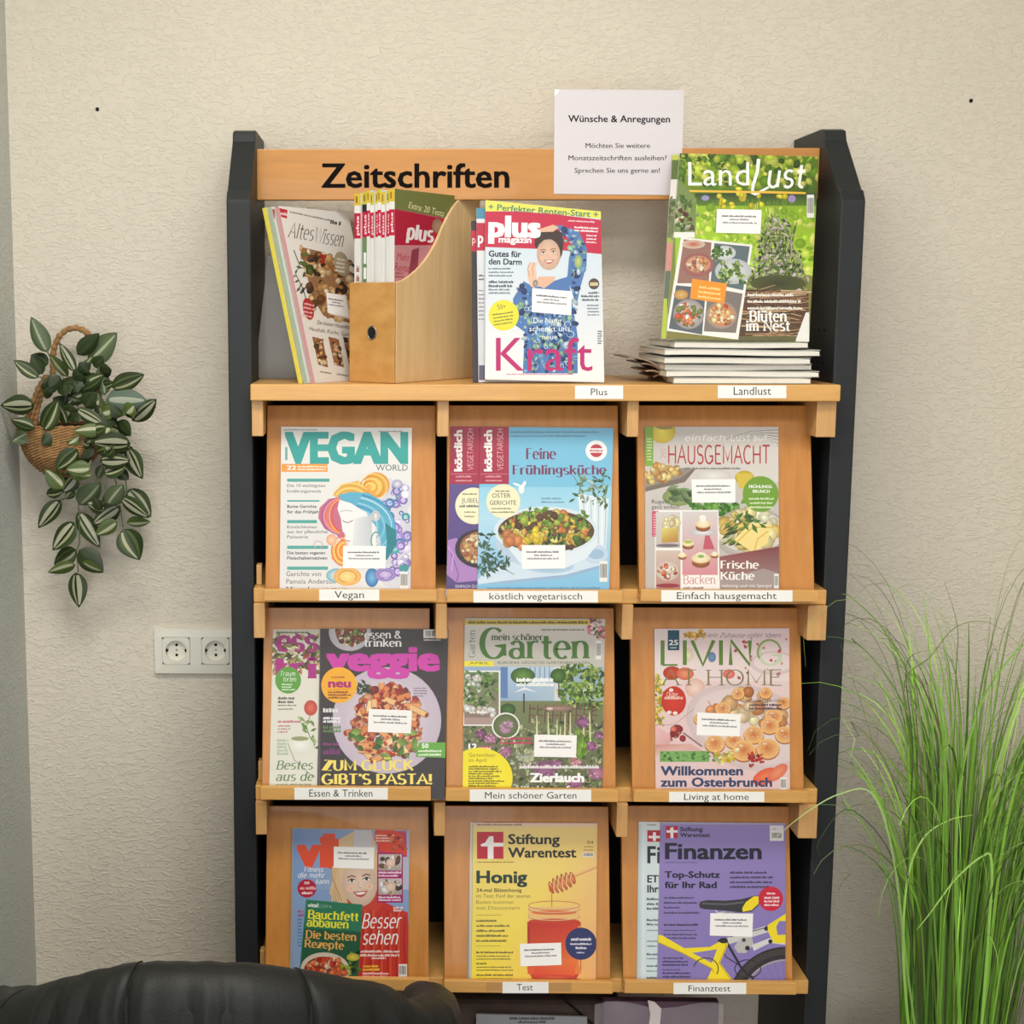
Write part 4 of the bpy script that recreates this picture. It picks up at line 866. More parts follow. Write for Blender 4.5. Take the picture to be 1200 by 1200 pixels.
def art_living(a):
    a.rect(195, 150, 885, 975, (232, 208, 206), (228, 196, 194)); a.quad([(195, 150), (885, 150), (885, 420), (195, 420)], [(224, 206, 206), (230, 204, 206), (236, 214, 212), (232, 216, 212)])
    a.leaves(None, (345, 165, 450, 205), 30, 16, 30, .4, [(240, 190, 60), (226, 160, 40), (246, 214, 110)], 3)
    a.ell(490, 300, 20, 26, (120, 150, 180), (90, 120, 160)); a.ell(370, 290, 26, 34, (236, 224, 196), (216, 196, 170)); a.ell(800, 330, 120, 60, (240, 226, 222), (214, 190, 190), n=26); a.ell(800, 325, 100, 46, (232, 212, 210))
    a.leaves(None, (590, 200, 870, 400), 26, 12, 26, .4, [(206, 70, 80), (226, 120, 120), (236, 170, 160)], 4); a.ell(290, 380, 46, 34, (214, 80, 50), (176, 50, 30)); a.ell(355, 384, 44, 32, (236, 150, 110), (206, 100, 70)); a.ell(575, 385, 30, 24, (236, 140, 120), (214, 96, 90))
    a.leaves(None, (203, 400, 240, 640), 90, 16, 34, .4, [(246, 206, 40), (236, 180, 30), (250, 226, 110), (150, 160, 60)], 5)
    a.ell(405, 455, 50, 48, (240, 216, 200), (222, 176, 160)); a.ell(300, 560, 20, 20, (236, 210, 200))
    # serving plate
    a.ell(680, 655, 330, 208, (238, 224, 222), (212, 190, 190), rot=18, n=44); a.ell(680, 650, 292, 176, (232, 214, 212), (224, 204, 202), rot=18, n=44)
    for i in range(7): a.line([(470+i*60, 520+i*6), (520+i*60, 600+i*8)], 4, (190, 120, 110))
    a.blobs(lambda x, y: ((x-650)/240)**2+((y-600)/140)**2 < 1 and y < 640, (470, 470, 850, 640), 30, 26, 46, [(226, 150, 90), (214, 130, 70), (240, 190, 130), (244, 214, 170)], 6, el=.7)
    r = random.Random(5)
    for x, y, q in ((800, 600, 46), (850, 530, 36), (780, 645, 48), (855, 690, 50), (700, 690, 52), (600, 720, 46), (505, 735, 52), (770, 760, 60), (650, 770, 62), (545, 560, 40), (430, 610, 34), (620, 485, 34), (760, 480, 34)):
        a.ell(x, y+5, q, q*.88, (150, 80, 46), (176, 104, 60)); a.ell(x, y, q*.96, q*.84, (206, 112, 54), (240, 190, 120), n=20, shift=(0, -.1)); a.ell(x-q*.25, y-q*.42, q*.3, q*.16, (246, 226, 190), (214, 136, 76), n=12)
        a.blobs(lambda u, v: ((u-x)/q)**2+((v-y)/q)**2 < .5, (x-q, y-q, x+q, y+q), 9, 2, 5, [(250, 240, 228), (236, 210, 190)], int(x))
    a.leaves(None, (670, 790, 740, 840), 20, 16, 34, .4, [(222, 80, 60), (196, 50, 40)], 8); a.leaves(None, (510, 780, 610, 830), 36, 20, 40, .4, [(244, 206, 60), (236, 226, 140), (250, 236, 190)], 9)
    a.ell(760, 900, 70, 38, (240, 130, 80), (226, 90, 60), rot=-25); a.ell(820, 880, 60, 30, (238, 150, 110), (220, 110, 80), rot=-40)
    # tulips, ribbon, fork
    a.ell(298, 520, 62, 74, (214, 60, 36), (196, 46, 28), n=30); a.ell(285, 466, 11, 9, (244, 226, 214)); a.ell(275, 578, 12, 9, (244, 226, 214)); a.ell(305, 582, 12, 9, (244, 226, 214)); a.tn('Oster', 262, 320, 500, 24, (246, 226, 214), .9, .6, False, .15); a.greek(252, 342, 512, 1, 9, 16, (240, 200, 186), 6, .05)
    a.blobs(None, (275, 650, 345, 710), 12, 16, 30, [(190, 50, 46), (226, 110, 90), (150, 40, 40)], 12); a.line([(345, 680), (400, 720), (440, 750)], 9, (150, 120, 120)); a.line([(205, 640), (300, 640), (400, 560)], 3, (180, 150, 140))
    a.quad([(205, 640), (280, 690), (280, 760), (205, 740)], [(236, 190, 186), (226, 176, 172), (216, 160, 160), (226, 180, 176)]); a.quad([(205, 740), (380, 735), (480, 790), (205, 800)], [(206, 140, 130), (220, 170, 160), (214, 176, 170), (226, 190, 180)])
    a.rect(228, 772, 476, 826, (120, 172, 90)); a.leaves(None, (228, 774, 500, 820), 60, 12, 26, .3, [(70, 120, 60), (150, 196, 110), (96, 150, 76)], 10, (-30, 30))
    Gc = (94, 128, 44)
    a.tn('LIVIN', 232, 690, 340, 124, Gc, .95, .5, False); a.tn('G', 716, 842, 340, 124, (200, 208, 180), .95, .5, False); a.arc(778, 276, 58, 62, 150, 350, 10, (140, 160, 96)); a.tn('AT HOME', 228, 840, 442, 78, (128, 122, 74), .6, .35)
    a.rect(268, 165, 326, 266, (20, 72, 92)); a.t('25', 274, 320, 240, 26, (236, 236, 232), .02); a.greek(280, 314, 256, 1, 9, 7, (200, 220, 220), 3)
    a.tn('Mein Zuhause voller Ideen', 450, 835, 202, 24, (60, 50, 60), .55, .45, False, .25)
    a.t('AUF NACH ROSEN', 660, 848, 526, 13, (60, 40, 60)); a.greek(676, 845, 546, 2, 18, 12, (80, 50, 70), 5, .05)
    B = (46, 66, 104)
    a.t('Willkommen', 232, 646, 893, 44, B, .035); a.t('zum Osterbrunch', 232, 792, 950, 44, B, .035); a.barcode(832, 905, 866, 968, 4)
magazine(FI, [(201, 158), (878, 156), (882, 976), (207, 968)], fp(1, 2, .0055), NF, art_living, 'pale pink home magazine with green title and golden Easter buns on a plate', 'magazines on the display flaps', .005, sticker=[(417, 578), (634, 587), (630, 699), (413, 692)])

# row three
def face(a, x, y, s, skin=SK, hair=(96, 66, 50), smile=True, tilt=0):
    """front-view smiling face, s = half face width"""
    c, q = math.cos(math.radians(tilt)), math.sin(math.radians(tilt))
    def P(u, v): return (x+(u*c-v*q)*s, y+(u*q+v*c)*s)
    a.ell(*P(0, .05), s*1.0, s*1.32, skin, tuple(v*.86 for v in skin), rot=tilt, n=28)
    for e in (-.42, .42):
        a.line([P(e-.24, -.33), P(e, -.42), P(e+.24, -.33)], s*.07, (120, 84, 62)); a.ell(*P(e, -.14), s*.19, s*.085, (250, 246, 242), rot=tilt, n=12); a.ell(*P(e, -.14), s*.085, s*.085, (70, 70, 70), n=10); a.line([P(e-.22, -.15), P(e, -.25), P(e+.22, -.15)], s*.05, (60, 44, 40))
    a.line([P(-.05, -.05), P(-.1, .3), P(.1, .33)], s*.05, tuple(v*.8 for v in skin)); a.ell(*P(-.55, .3), s*.2, s*.16, tuple(min(255, v*1.02) for v in (236, 170, 150)), skin, n=12); a.ell(*P(.55, .3), s*.2, s*.16, (236, 170, 150), skin, n=12)
    m = [P(-.42, .52), P(-.2, .5), P(0, .52), P(.2, .5), P(.42, .52), P(.22, .78), P(0, .86), P(-.22, .78)]
    a.poly(m, (190, 84, 80)); a.poly([P(-.32, .56), P(0, .57), P(.32, .56), P(.16, .7), P(-.16, .7)], (250, 248, 244))
def art_vital(a):
    a.rect(262, 180, 895, 970, (130, 160, 205), (140, 166, 205)); a.quad([(262, 180), (895, 180), (895, 500), (262, 500)], [(120, 148, 196), (170, 180, 206), (186, 190, 208), (126, 158, 206)]); a.rect(262, 180, 284, 970, (150, 160, 176))
    O = (232, 82, 46)
    a.t('vi', 298, 470, 378, 158, O, .05); a.tn('t', 430, 520, 378, 180, O, 1.9, 1.3, False)
    # woman in red, blond hair
    a.poly([(520, 240), (600, 195), (690, 200), (720, 300), (735, 480), (700, 560), (660, 600), (520, 570), (470, 520), (500, 400), (520, 320)], (222, 190, 150)); a.rect(600, 190, 690, 290, (206, 200, 206))
    for k in range(12): a.line([(530-k*4, 300+k*8), (505-k*2, 430), (480+k*5, 560)], 6, [(206, 166, 120), (240, 216, 180), (190, 150, 104)][k % 3])
    a.poly([(560, 540), (700, 540), (880, 620), (895, 970), (560, 970), (600, 700)], (200, 56, 46)); a.poly([(640, 560), (720, 500), (760, 560), (700, 640), (645, 600)], (206, 70, 52))
    r = random.Random(4)
    for k in range(16): a.line([(640+k*15, 600+r.random()*40), (650+k*14, 780), (630+k*16, 960)], 9, [(180, 44, 38), (222, 84, 60), (196, 60, 44)][k % 3])
    face(a, 628, 462, 92, (244, 212, 190), (220, 180, 130), tilt=-6)
    a.poly([(520, 400), (535, 330), (600, 290), (690, 300), (715, 380), (650, 352), (580, 365), (545, 410), (530, 470)], (226, 192, 150))
    # right strip
    a.poly([(722, 195), (872, 195), (876, 330), (722, 330)], (196, 60, 96)); a.poly([(708, 184), (800, 184), (850, 215), (876, 318), (740, 300), (706, 240)], (228, 66, 34)); a.greek(712, 820, 222, 3, 14, 9, (250, 220, 200), 4, .2); a.leaves(None, (790, 225, 870, 300), 16, 20, 44, .3, [(240, 120, 70), (200, 40, 20)], 5)
    a.rect(720, 308, 854, 568, (168, 30, 106))
    for y0, sd in ((316, 3), (442, 4)):
        a.rect(727, y0, 848, y0+85, (206, 196, 190), (170, 160, 150)); a.blobs(None, (745, y0+12, 835, y0+75), 16, 12, 24, [(236, 206, 190), (110, 80, 64), (246, 240, 236), (80, 60, 50), (210, 170, 150)], sd); a.ell(790, y0+44, 24, 22, (240, 214, 196), (222, 186, 166))
    a.greek(727, 848, 416, 2, 16, 10, (250, 226, 240), 5, .2); a.greek(727, 848, 545, 2, 14, 10, (250, 226, 240), 6, .1)
    a.tn('Fitness', 340, 440, 408, 26, (244, 246, 250), .9, .6, False, .2); a.tn('die mehr', 308, 450, 438, 26, (244, 246, 250), .9, .6, False, .2); a.tn('kann', 400, 470, 470, 26, (244, 246, 250), .9, .6, False, .2)
    a.ell(354, 494, 49, 48, (186, 30, 60), n=28); a.t('SIE', 340, 368, 472, 13, (250, 240, 240), .02); a.greek(318, 392, 500, 1, 9, 17, (240, 190, 190), 4, 0); a.greek(328, 382, 524, 1, 9, 13, (250, 240, 240), 5, 0)
    a.greek(305, 335, 620, 2, 20, 14, (170, 60, 110), 5, 0); a.greek(305, 326, 660, 9, 17, 8, (90, 110, 150), 6, 0)
    a.greek(805, 855, 600, 2, 14, 12, (244, 220, 216), 7, .2)
    a.tn('Besser', 640, 850, 700, 74, (250, 248, 246), .85, .55, False, .28); a.tn('sehen', 645, 830, 785, 74, (250, 248, 246), .85, .55, False, .28)
    a.greek(632, 840, 828, 2, 20, 12, (250, 226, 220), 8, .05); a.greek(690, 770, 862, 1, 9, 11, (250, 226, 220), 9, .1); a.greek(648, 740, 904, 2, 18, 11, (250, 210, 60), 10, .1); a.greek(645, 780, 942, 2, 16, 11, (250, 220, 214), 11, .1)
    a.barcode(832, 888, 876, 955, 5)
    # green booklet printed front
    Q = [(356, 550), (642, 570), (618, 975), (316, 975)]
    a.poly([(350, 552), (644, 578), (620, 975), (310, 975)], (50, 124, 92)); a.poly([(340, 700), (635, 720), (620, 975), (316, 975)], (40, 92, 66))
    a.t('vital', 358, 412, 590, 20, (240, 246, 240), .03, rot=2); a.tn('Extra', 416, 480, 594, 18, (180, 214, 190), .5, .4, False, rot=2)
    Y = (244, 236, 60)
    a.tn('Bauchfett', 358, 622, 648, 42, Y, 1.4, .8, rot=3.3); a.tn('abbauen', 352, 572, 690, 42, Y, 1.4, .8, rot=3.3)
    O2 = (236, 178, 92)
    a.tn('Die besten', 346, 612, 752, 40, O2, 1.35, .7, rot=3.3); a.tn('Rezepte', 340, 550, 800, 40, O2, 1.35, .7, rot=3.3)
    a.leaves(None, (555, 830, 620, 930), 24, 20, 44, .3, [(60, 110, 50), (110, 150, 60), (30, 60, 36)], 6); a.ell(595, 852, 34, 20, (222, 206, 90), (180, 170, 60))
    a.ell(450, 915, 128, 88, (236, 226, 214), (210, 196, 180), rot=4, n=34); a.ell(450, 925, 112, 76, (140, 60, 40), (120, 50, 36), rot=4, n=30)
    a.blobs(lambda u, v: ((u-450)/106)**2+((v-925)/70)**2 < 1, (345, 855, 560, 975), 90, 8, 22, [(206, 60, 36), (226, 96, 56), (240, 200, 170), (180, 40, 30), (236, 130, 80)], 7); a.blobs(None, (535, 890, 585, 940), 9, 8, 14, [(170, 190, 60), (130, 160, 50)], 9)
magazine(FJ, [(278, 181), (889, 192), (880, 964), (264, 960)], fp(2, 0, .0055), NF, art_vital, 'health magazine with a smiling blond woman in red and a green booklet front', 'magazines on the display flaps', .005, sticker=[(494, 276), (705, 281), (702, 394), (494, 386)])

def art_test(a):
    a.rect(235, 150, 893, 985, (240, 220, 100), (244, 206, 60)); a.quad([(235, 150), (893, 150), (893, 985), (235, 985)], [(238, 214, 130), (240, 206, 130), (240, 172, 110), (250, 226, 40)])
    a.quad([(235, 150), (893, 150), (893, 182), (235, 182)], [(222, 190, 180), (232, 196, 190), (240, 206, 130), (236, 210, 130)]); a.greek(262, 495, 166, 1, 9, 8, (120, 80, 60), 3, .02)
    a.rect(262, 199, 400, 340, (196, 26, 50)); Wc = (250, 244, 240)
    a.poly([(283, 262), (318, 262), (318, 222), (345, 222), (345, 262), (398, 262), (398, 281), (345, 281), (345, 340), (318, 340), (318, 281), (283, 281)], Wc) if 0 else None
    a.poly([(326, 222), (348, 222), (348, 340), (318, 340), (318, 275), (283, 275), (283, 264), (305, 255)], Wc); a.rect(340, 256, 400, 276, Wc)
    K = (44, 40, 36)
    a.t('Stiftung', 424, 694, 262, 50, K, .028); a.t('Warentest', 424, 780, 332, 50, K, .028); a.t('Honig', 259, 524, 465, 62, (30, 56, 46), .035)
    a.t('04', 836, 868, 262, 16, K); a.greek(820, 868, 280, 2, 16, 6, (150, 120, 60), 2, 0); a.barcode(812, 308, 870, 330, 3)
    a.greek(262, 455, 360, 1, 9, 7, (150, 120, 40), 3, 0)
    a.t('24-mal Blütenhonig', 259, 495, 512, 18, (90, 80, 30), .02); a.t('im Test: Fünf der sauren', 259, 540, 542, 18, (120, 104, 40)); a.t('Besten kommen', 259, 452, 574, 18, (140, 120, 50)); a.t('von Discountern', 259, 485, 604, 18, (140, 120, 50))
    a.line([(258, 633), (392, 633)], 2, (130, 110, 40)); a.line([(258, 794), (388, 794)], 2, (130, 110, 40))
    for i, e in enumerate((360, 435, 405, 420, 415)): a.greek(258, e, 668+i*26, 1, 9, 11, (90, 80, 30), 5+i, 0)
    a.greek(258, 445, 832, 1, 9, 10, (60, 50, 20), 11, 0); a.greek(258, 440, 850, 2, 15, 7, (110, 96, 40), 12, .1); a.greek(258, 312, 890, 1, 9, 10, (60, 50, 20), 13, 0); a.greek(258, 455, 908, 2, 15, 7, (110, 96, 40), 14, .1); a.greek(258, 445, 950, 1, 9, 10, (60, 50, 20), 15, 0); a.greek(258, 445, 968, 1, 15, 7, (110, 96, 40), 16, 0)
    # dipper
    a.line([(770, 430), (893, 378)], 13, (236, 180, 120)); a.line([(772, 434), (893, 383)], 4, (206, 140, 84))
    for k in range(6):
        x = 650+k*22; y = 490-k*10; hh = (34, 42, 46, 46, 42, 34)[k]
        a.ell(x, y, 13, hh, (236, 150, 80), (176, 80, 40), rot=-20); a.arc(x, y, 10, hh-5, 100, 250, 4, (250, 214, 160))
    a.poly([(632, 470), (640, 510), (660, 520), (662, 500)], (200, 90, 40)); a.line([(652, 515), (652, 620)], 4, (200, 110, 40))
    # jar
    a.poly([(524, 668), (803, 668), (806, 920), (780, 965), (550, 965), (524, 915)], (206, 60, 30)); a.quad([(524, 668), (803, 668), (803, 940), (526, 940)], [(190, 40, 20), (206, 54, 30), (236, 140, 60), (226, 96, 40)])
    a.quad([(560, 860), (780, 860), (770, 962), (560, 962)], [(226, 96, 50), (236, 120, 50), (240, 90, 40), (226, 60, 30)]); a.ell(665, 958, 118, 14, (226, 100, 60), (200, 50, 30)); a.rect(790, 690, 800, 900, (244, 160, 90)); a.rect(530, 690, 536, 900, (160, 30, 20))
    a.poly([(530, 590), (797, 590), (800, 655), (780, 672), (548, 672), (528, 655)], (238, 190, 120)); a.ell(664, 665, 134, 14, (200, 60, 30)); a.ell(664, 620, 118, 12, (214, 90, 40), (226, 120, 60))
    for yy in (582, 600, 640): a.arc(664, yy, 133, 22, -5, 185, 5, (200, 120, 70)); a.arc(664, yy-3, 133, 22, 10, 170, 2, (252, 226, 180))
    a.arc(664, 582, 133, 22, 180, 360, 4, (206, 130, 80)); a.quad([(530, 965), (800, 965), (803, 985), (526, 985)], [(150, 50, 20), (170, 60, 30), (200, 120, 60), (180, 100, 50)])
    a.ell(804, 782, 82, 84, (42, 48, 100), n=34); a.greek(752, 862, 766, 1, 9, 16, (230, 228, 240), 4, 0); a.greek(748, 858, 788, 1, 9, 10, (230, 228, 240), 5, 0); a.greek(776, 830, 810, 1, 9, 13, (230, 228, 240), 6, 0); a.greek(782, 820, 832, 1, 9, 7, (230, 228, 240), 7, 0)
magazine(FK, [(228, 150), (300, 150), (290, 978), (212, 976)], fp(2, 1, .0036), NF, lambda a: (a.rect(200, 140, 310, 990, (226, 222, 206)), a.rect(212, 155, 232, 990, (160, 166, 160)), a.rect(224, 155, 240, 990, (222, 214, 190))), 'thin edge of the older issue tucked behind the yellow honey magazine', 'magazines on the display flaps', .0034)
magazine(FK, [(242, 152), (889, 155), (881, 980), (233, 976)], fp(2, 1, .0073), NF, art_test, 'yellow magazine with red square logo and a jar of honey', 'magazines on the display flaps', .0034, sticker=[(486, 783), (700, 777), (703, 893), (489, 900)])

def art_fin(second):
    def f(a):
        d = -92 if second else 0
        if second:
            a.rect(110, 135, 300, 955, (216, 226, 228), (206, 222, 226)); a.rect(110, 150, 150, 955, (176, 196, 198), cr=(226, 232, 234)); a.rect(150, 140, 240, 160, (222, 220, 216)); a.greek(165, 225, 160, 1, 9, 6, (120, 120, 120), 2)
            a.rect(165, 184, 240, 242, (190, 34, 56)); a.rect(172, 212, 240, 224, (250, 244, 244)); a.rect(194, 194, 208, 238, (250, 244, 244))
            K = (44, 44, 52); a.t('F', 165, 208, 348, 82, K, .03); a.t('i', 214, 232, 348, 82, K, .03); a.t('ETF', 165, 245, 446, 36, K, .03); a.t('Ihr', 165, 222, 496, 36, K, .03)
            for y, h in ((535, 11), (560, 11), (583, 11), (640, 11), (662, 11), (690, 7), (745, 8), (770, 8), (812, 11), (832, 7), (870, 10), (895, 8), (930, 10)): a.greek(162, 240, y, 1, 9, h, (60, 64, 70) if h > 9 else (120, 126, 130), y, 0)
            return
        a.rect(212, 140, 865, 955, (150, 132, 192), (136, 120, 184)); a.rect(212, 140, 865, 156, (170, 160, 190))
        a.rect(258, 163, 318, 224, (190, 34, 56)); a.rect(262, 184, 318, 196, (250, 244, 244)); a.poly([(280, 172), (296, 168), (296, 224), (282, 224)], (250, 244, 244))
        K = (34, 32, 46)
        a.t('Stiftung', 330, 444, 189, 21, K, .025); a.t('Warentest', 330, 480, 218, 21, K, .025); a.t('Finanzen', 254, 740, 328, 78, K, .03)
        a.greek(254, 420, 348, 1, 9, 5, (96, 84, 130), 3, 0); a.t('Top-Schutz', 252, 530, 422, 31, K, .035); a.t('für Ihr Rad', 252, 514, 474, 31, K, .035)
        a.greek(580, 806, 402, 4, 24, 11, (44, 40, 60), 4, .18)
        for y, e in ((528, 400), (553, 415), (577, 330), (603, 430)): a.greek(248, e, y, 1, 9, 10, (60, 54, 84), y, 0)
        a.greek(248, 416, 664, 1, 9, 11, (40, 36, 56), 5, 0); a.greek(248, 420, 690, 1, 9, 6, (70, 60, 100), 6, .1); a.greek(248, 420, 712, 2, 18, 9, (60, 54, 84), 7, .1)
        a.rect(780, 160, 850, 238, (226, 222, 224)); a.barcode(786, 190, 846, 232, 4); a.greek(792, 812, 180, 1, 9, 6, (200, 120, 120), 3)
        # bicycle: wheel, stay, frame, saddle
        Yc, Yd = (248, 222, 30), (196, 168, 20); B = (40, 38, 40)
        a.arc(862, 1062, 262, 262, 195, 275, 62, (46, 42, 44)); a.arc(862, 1062, 268, 268, 195, 275, 30, (66, 60, 58)); a.arc(862, 1062, 226, 226, 195, 275, 8, (170, 160, 160))
        for q in range(200, 275, 11): a.line([(862+222*math.cos(math.radians(q)), 1062+222*math.sin(math.radians(q))), (862, 1062)], 2, (110, 100, 120))
        a.line([(560, 740), (640, 880), (700, 930)], 12, B); a.line([(520, 735), (560, 820), (640, 870)], 5, B)
        a.poly([(216, 708), (240, 712), (350, 776), (480, 770), (560, 725), (570, 760), (530, 850), (600, 945), (460, 945), (490, 880), (340, 800), (216, 745)], Yc); a.poly([(390, 800), (515, 782), (490, 850)], (142, 126, 186)); a.line([(216, 745), (340, 800), (492, 880), (500, 900)], 5, Yd); a.line([(560, 735), (560, 770), (525, 850), (590, 940)], 5, Yd)
        a.ell(548, 738, 24, 14, B); a.arc(460, 880, 62, 55, -170, 30, 5, (60, 56, 30)); a.arc(670, 880, 66, 46, 0, 360, 5, B)
        a.line([(570, 740), (700, 700), (765, 680)], 34, (212, 210, 208)); a.line([(580, 720), (765, 672)], 5, (90, 86, 86)); a.poly([(630, 730), (690, 720), (700, 760), (660, 800), (620, 800), (600, 770)], (190, 188, 186)); a.poly([(690, 760), (780, 725), (860, 740), (860, 760), (780, 750), (700, 790)], (220, 218, 214)); a.ell(668, 776, 12, 12, B); a.ell(650, 735, 10, 10, (70, 66, 66)); a.ell(762, 678, 11, 11, B); a.ell(783, 742, 11, 11, B)
        a.poly([(770, 660), (864, 600), (864, 640), (828, 640), (812, 670), (820, 710), (864, 708), (864, 750), (800, 750), (770, 690)], Yc); a.poly([(826, 660), (864, 655), (864, 680), (830, 690)], (140, 124, 186))
        a.line([(495, 570), (520, 600), (560, 596)], 7, (206, 204, 206)); a.line([(540, 590), (560, 602), (600, 596)], 6, (170, 170, 170))
        a.poly([(425, 560), (432, 542), (470, 535), (560, 538), (640, 530), (700, 514), (735, 512), (725, 560), (690, 592), (640, 598), (560, 588), (450, 580), (430, 574)], (56, 54, 58)); a.line([(440, 552), (560, 556), (650, 545)], 9, (96, 94, 100)); a.poly([(660, 545), (700, 516), (732, 516), (722, 555), (690, 585), (645, 594), (642, 575)], Yc)
        a.ell(785, 528, 62, 62, (208, 32, 64), n=30); a.greek(765, 808, 506, 1, 9, 9, (250, 226, 230), 3, .1); a.greek(752, 825, 528, 3, 18, 11, (250, 226, 230), 4, .1, align=.3)
        a.greek(245, 345, 830, 1, 9, 8, (60, 54, 84), 8, 0); a.greek(240, 375, 848, 2, 16, 9, (50, 44, 76), 9, .1); a.greek(240, 330, 888, 1, 9, 7, (80, 70, 120), 9, 0); a.greek(240, 390, 906, 3, 18, 10, (50, 44, 76), 10, .1)
    return f
magazine(FL, [(122, 141), (260, 143), (250, 950), (112, 946)], fp(2, 2, .0036), NF, art_fin(True), 'pale blue finance magazine peeking out behind the purple bicycle one', 'magazines on the display flaps', .0034)
magazine(FL, [(232, 142), (862, 149), (858, 953), (215, 950)], fp(2, 2, .0073), NF, art_fin(False), 'purple finance magazine with a yellow bicycle frame and saddle', 'magazines on the display flaps', .0034, sticker=[(482, 601), (697, 603), (692, 719), (479, 713)])
# ------------------------------------------------------------------ things on the top shelf
ZS = zt1+.0004
def mag3d(fr, P, eu, ev, W, H, thick, art, label, group, **kw):
    eu = np.array(eu, float); ev = np.array(ev, float); P = np.array(P, float); eu /= np.linalg.norm(eu); ev /= np.linalg.norm(ev)
    n = np.cross(eu, ev); C = [P+ev*H, P+eu*W+ev*H, P+eu*W, P]
    q = [((project(c)[0]-fr.x)*fr.k, (project(c)[1]-fr.y)*fr.k) for c in C]
    return magazine(fr, q, P, n, art, label, group, thick, foot=0, **kw)
# three leaning magazines at the left
yw = math.radians(58); al = math.radians(14)
eu = np.array([math.cos(yw), math.sin(yw), 0]); nh = np.array([-math.sin(yw), math.cos(yw), 0]); ev = nh*math.sin(al)+np.array([0, 0, math.cos(al)])
def art_altes(a):
    a.rect(150, 300, 700, 1120, (236, 232, 226), (226, 220, 212)); a.poly([(196, 365), (236, 374), (234, 410), (200, 400)], (196, 44, 56)); a.greek(200, 232, 392, 1, 9, 12, (246, 220, 220), 2, 0, rot=12)
    a.greek(245, 440, 385, 1, 9, 7, (120, 110, 104), 3, .1, rot=12); a.greek(412, 455, 430, 1, 9, 16, (60, 60, 64), 4, 0, rot=12)
    a.tn('Altes', 236, 342, 486, 62, (76, 70, 66), .75, .3, True, .12, rot=9, sw=.6); a.tn('Wissen', 346, 466, 508, 62, (76, 70, 66), .75, .3, True, .12, rot=9, sw=.6)
    a.line([(262, 540), (285, 600), (270, 640), (300, 700), (312, 740)], 4, (90, 84, 80)); a.leaves(None, (262, 560, 310, 720), 14, 16, 34, .2, [(60, 56, 54), (110, 104, 98)], 3)
    P = [(286, 526), (380, 548), (440, 580), (510, 640), (560, 690), (560, 860), (385, 812), (340, 740)]
    a.poly(P, (150, 110, 76)); 
    def ins(x, y): return (x > 286+(y-526)*.2) and y < 812+(x-385)*.3 and y > 526+(x-286)*.3 and y > 560+(x-440)*1.1-40
    a.blobs(ins, (288, 530, 560, 850), 150, 9, 22, [(206, 160, 100), (176, 116, 66), (226, 190, 140), (110, 70, 44), (60, 44, 34), (236, 212, 176)], 4); a.blobs(None, (290, 550, 330, 640), 8, 12, 20, [(96, 110, 50), (70, 90, 40)], 6); a.blobs(None, (365, 562, 390, 590), 4, 8, 14, [(180, 44, 34)], 7)
    a.poly([(400, 720), (480, 730), (500, 830), (408, 806)], (220, 206, 190))
    a.ell(460, 598, 30, 52, (186, 172, 146), (170, 156, 130), rot=-14); a.greek(440, 482, 580, 4, 16, 7, (240, 236, 224), 5, .2, rot=10)
    a.ell(322, 784, 22, 46, (176, 44, 50), rot=-12); a.greek(304, 344, 765, 4, 16, 8, (236, 190, 190), 6, 0, rot=12)
    a.t('Die besten Hausmittel', 358, 500, 846, 16, (70, 60, 56), rot=9); a.t('Haushalt, Küche, Garten', 326, 510, 872, 16, (70, 60, 56), rot=9)
    for x0, c in ((338, (130, 90, 60)), (404, (150, 100, 70)), (465, (70, 50, 40))):
        a.poly([(x0, 898), (x0+44, 910), (x0+66, 1026), (x0+26, 1014)], c); a.blobs(lambda x, y: x0+(y-898)*.2+6 < x < x0+38+(y-898)*.2, (x0, 910, x0+62, 1014), 26, 6, 13, [(206, 160, 110), (170, 110, 70), (226, 200, 160), (90, 60, 44)], x0)
    a.greek(370, 420, 1046, 1, 9, 7, (130, 120, 110), 8, 0, rot=10); a.greek(440, 485, 1056, 1, 9, 7, (130, 120, 110), 9, 0, rot=10)
P0 = at(*[float(v) for v in FA.px(352, 1077)], -.028); P0 = np.array([P0.x, P0.y, ZS])
sh = -nh/math.cos(al)
LW = .2; t_ = .0078
mag3d(FA, P0, eu, ev, LW, .287, t_, art_altes, 'white craft magazine with pink spine, front of the three leaning at the left', 'magazines leaning at the left of the top shelf', spine=(206, 150, 150), sticker=[(398, 716), (476, 728), (492, 820), (404, 800)])
def art_back(a): a.rect(0, 200, 800, 1200, (232, 228, 220)); a.poly([(140, 366), (182, 372), (184, 410), (152, 400)], (186, 44, 56))
mag3d(FA, P0+nh*(t_+.0032)/math.cos(al)-eu*.004, eu, ev, LW, .286, t_, art_back, 'magazine with pale green spine, middle of the three leaning at the left', 'magazines leaning at the left of the top shelf', spine=(166, 184, 164))
mag3d(FA, P0+nh*(2*t_+.0064)/math.cos(al)-eu*.006, eu, ev, LW, .285, .0062, None, 'magazine with yellow spine, leaning furthest left on the top shelf', 'magazines leaning at the left of the top shelf', spine=(232, 214, 70), base=(236, 226, 150))
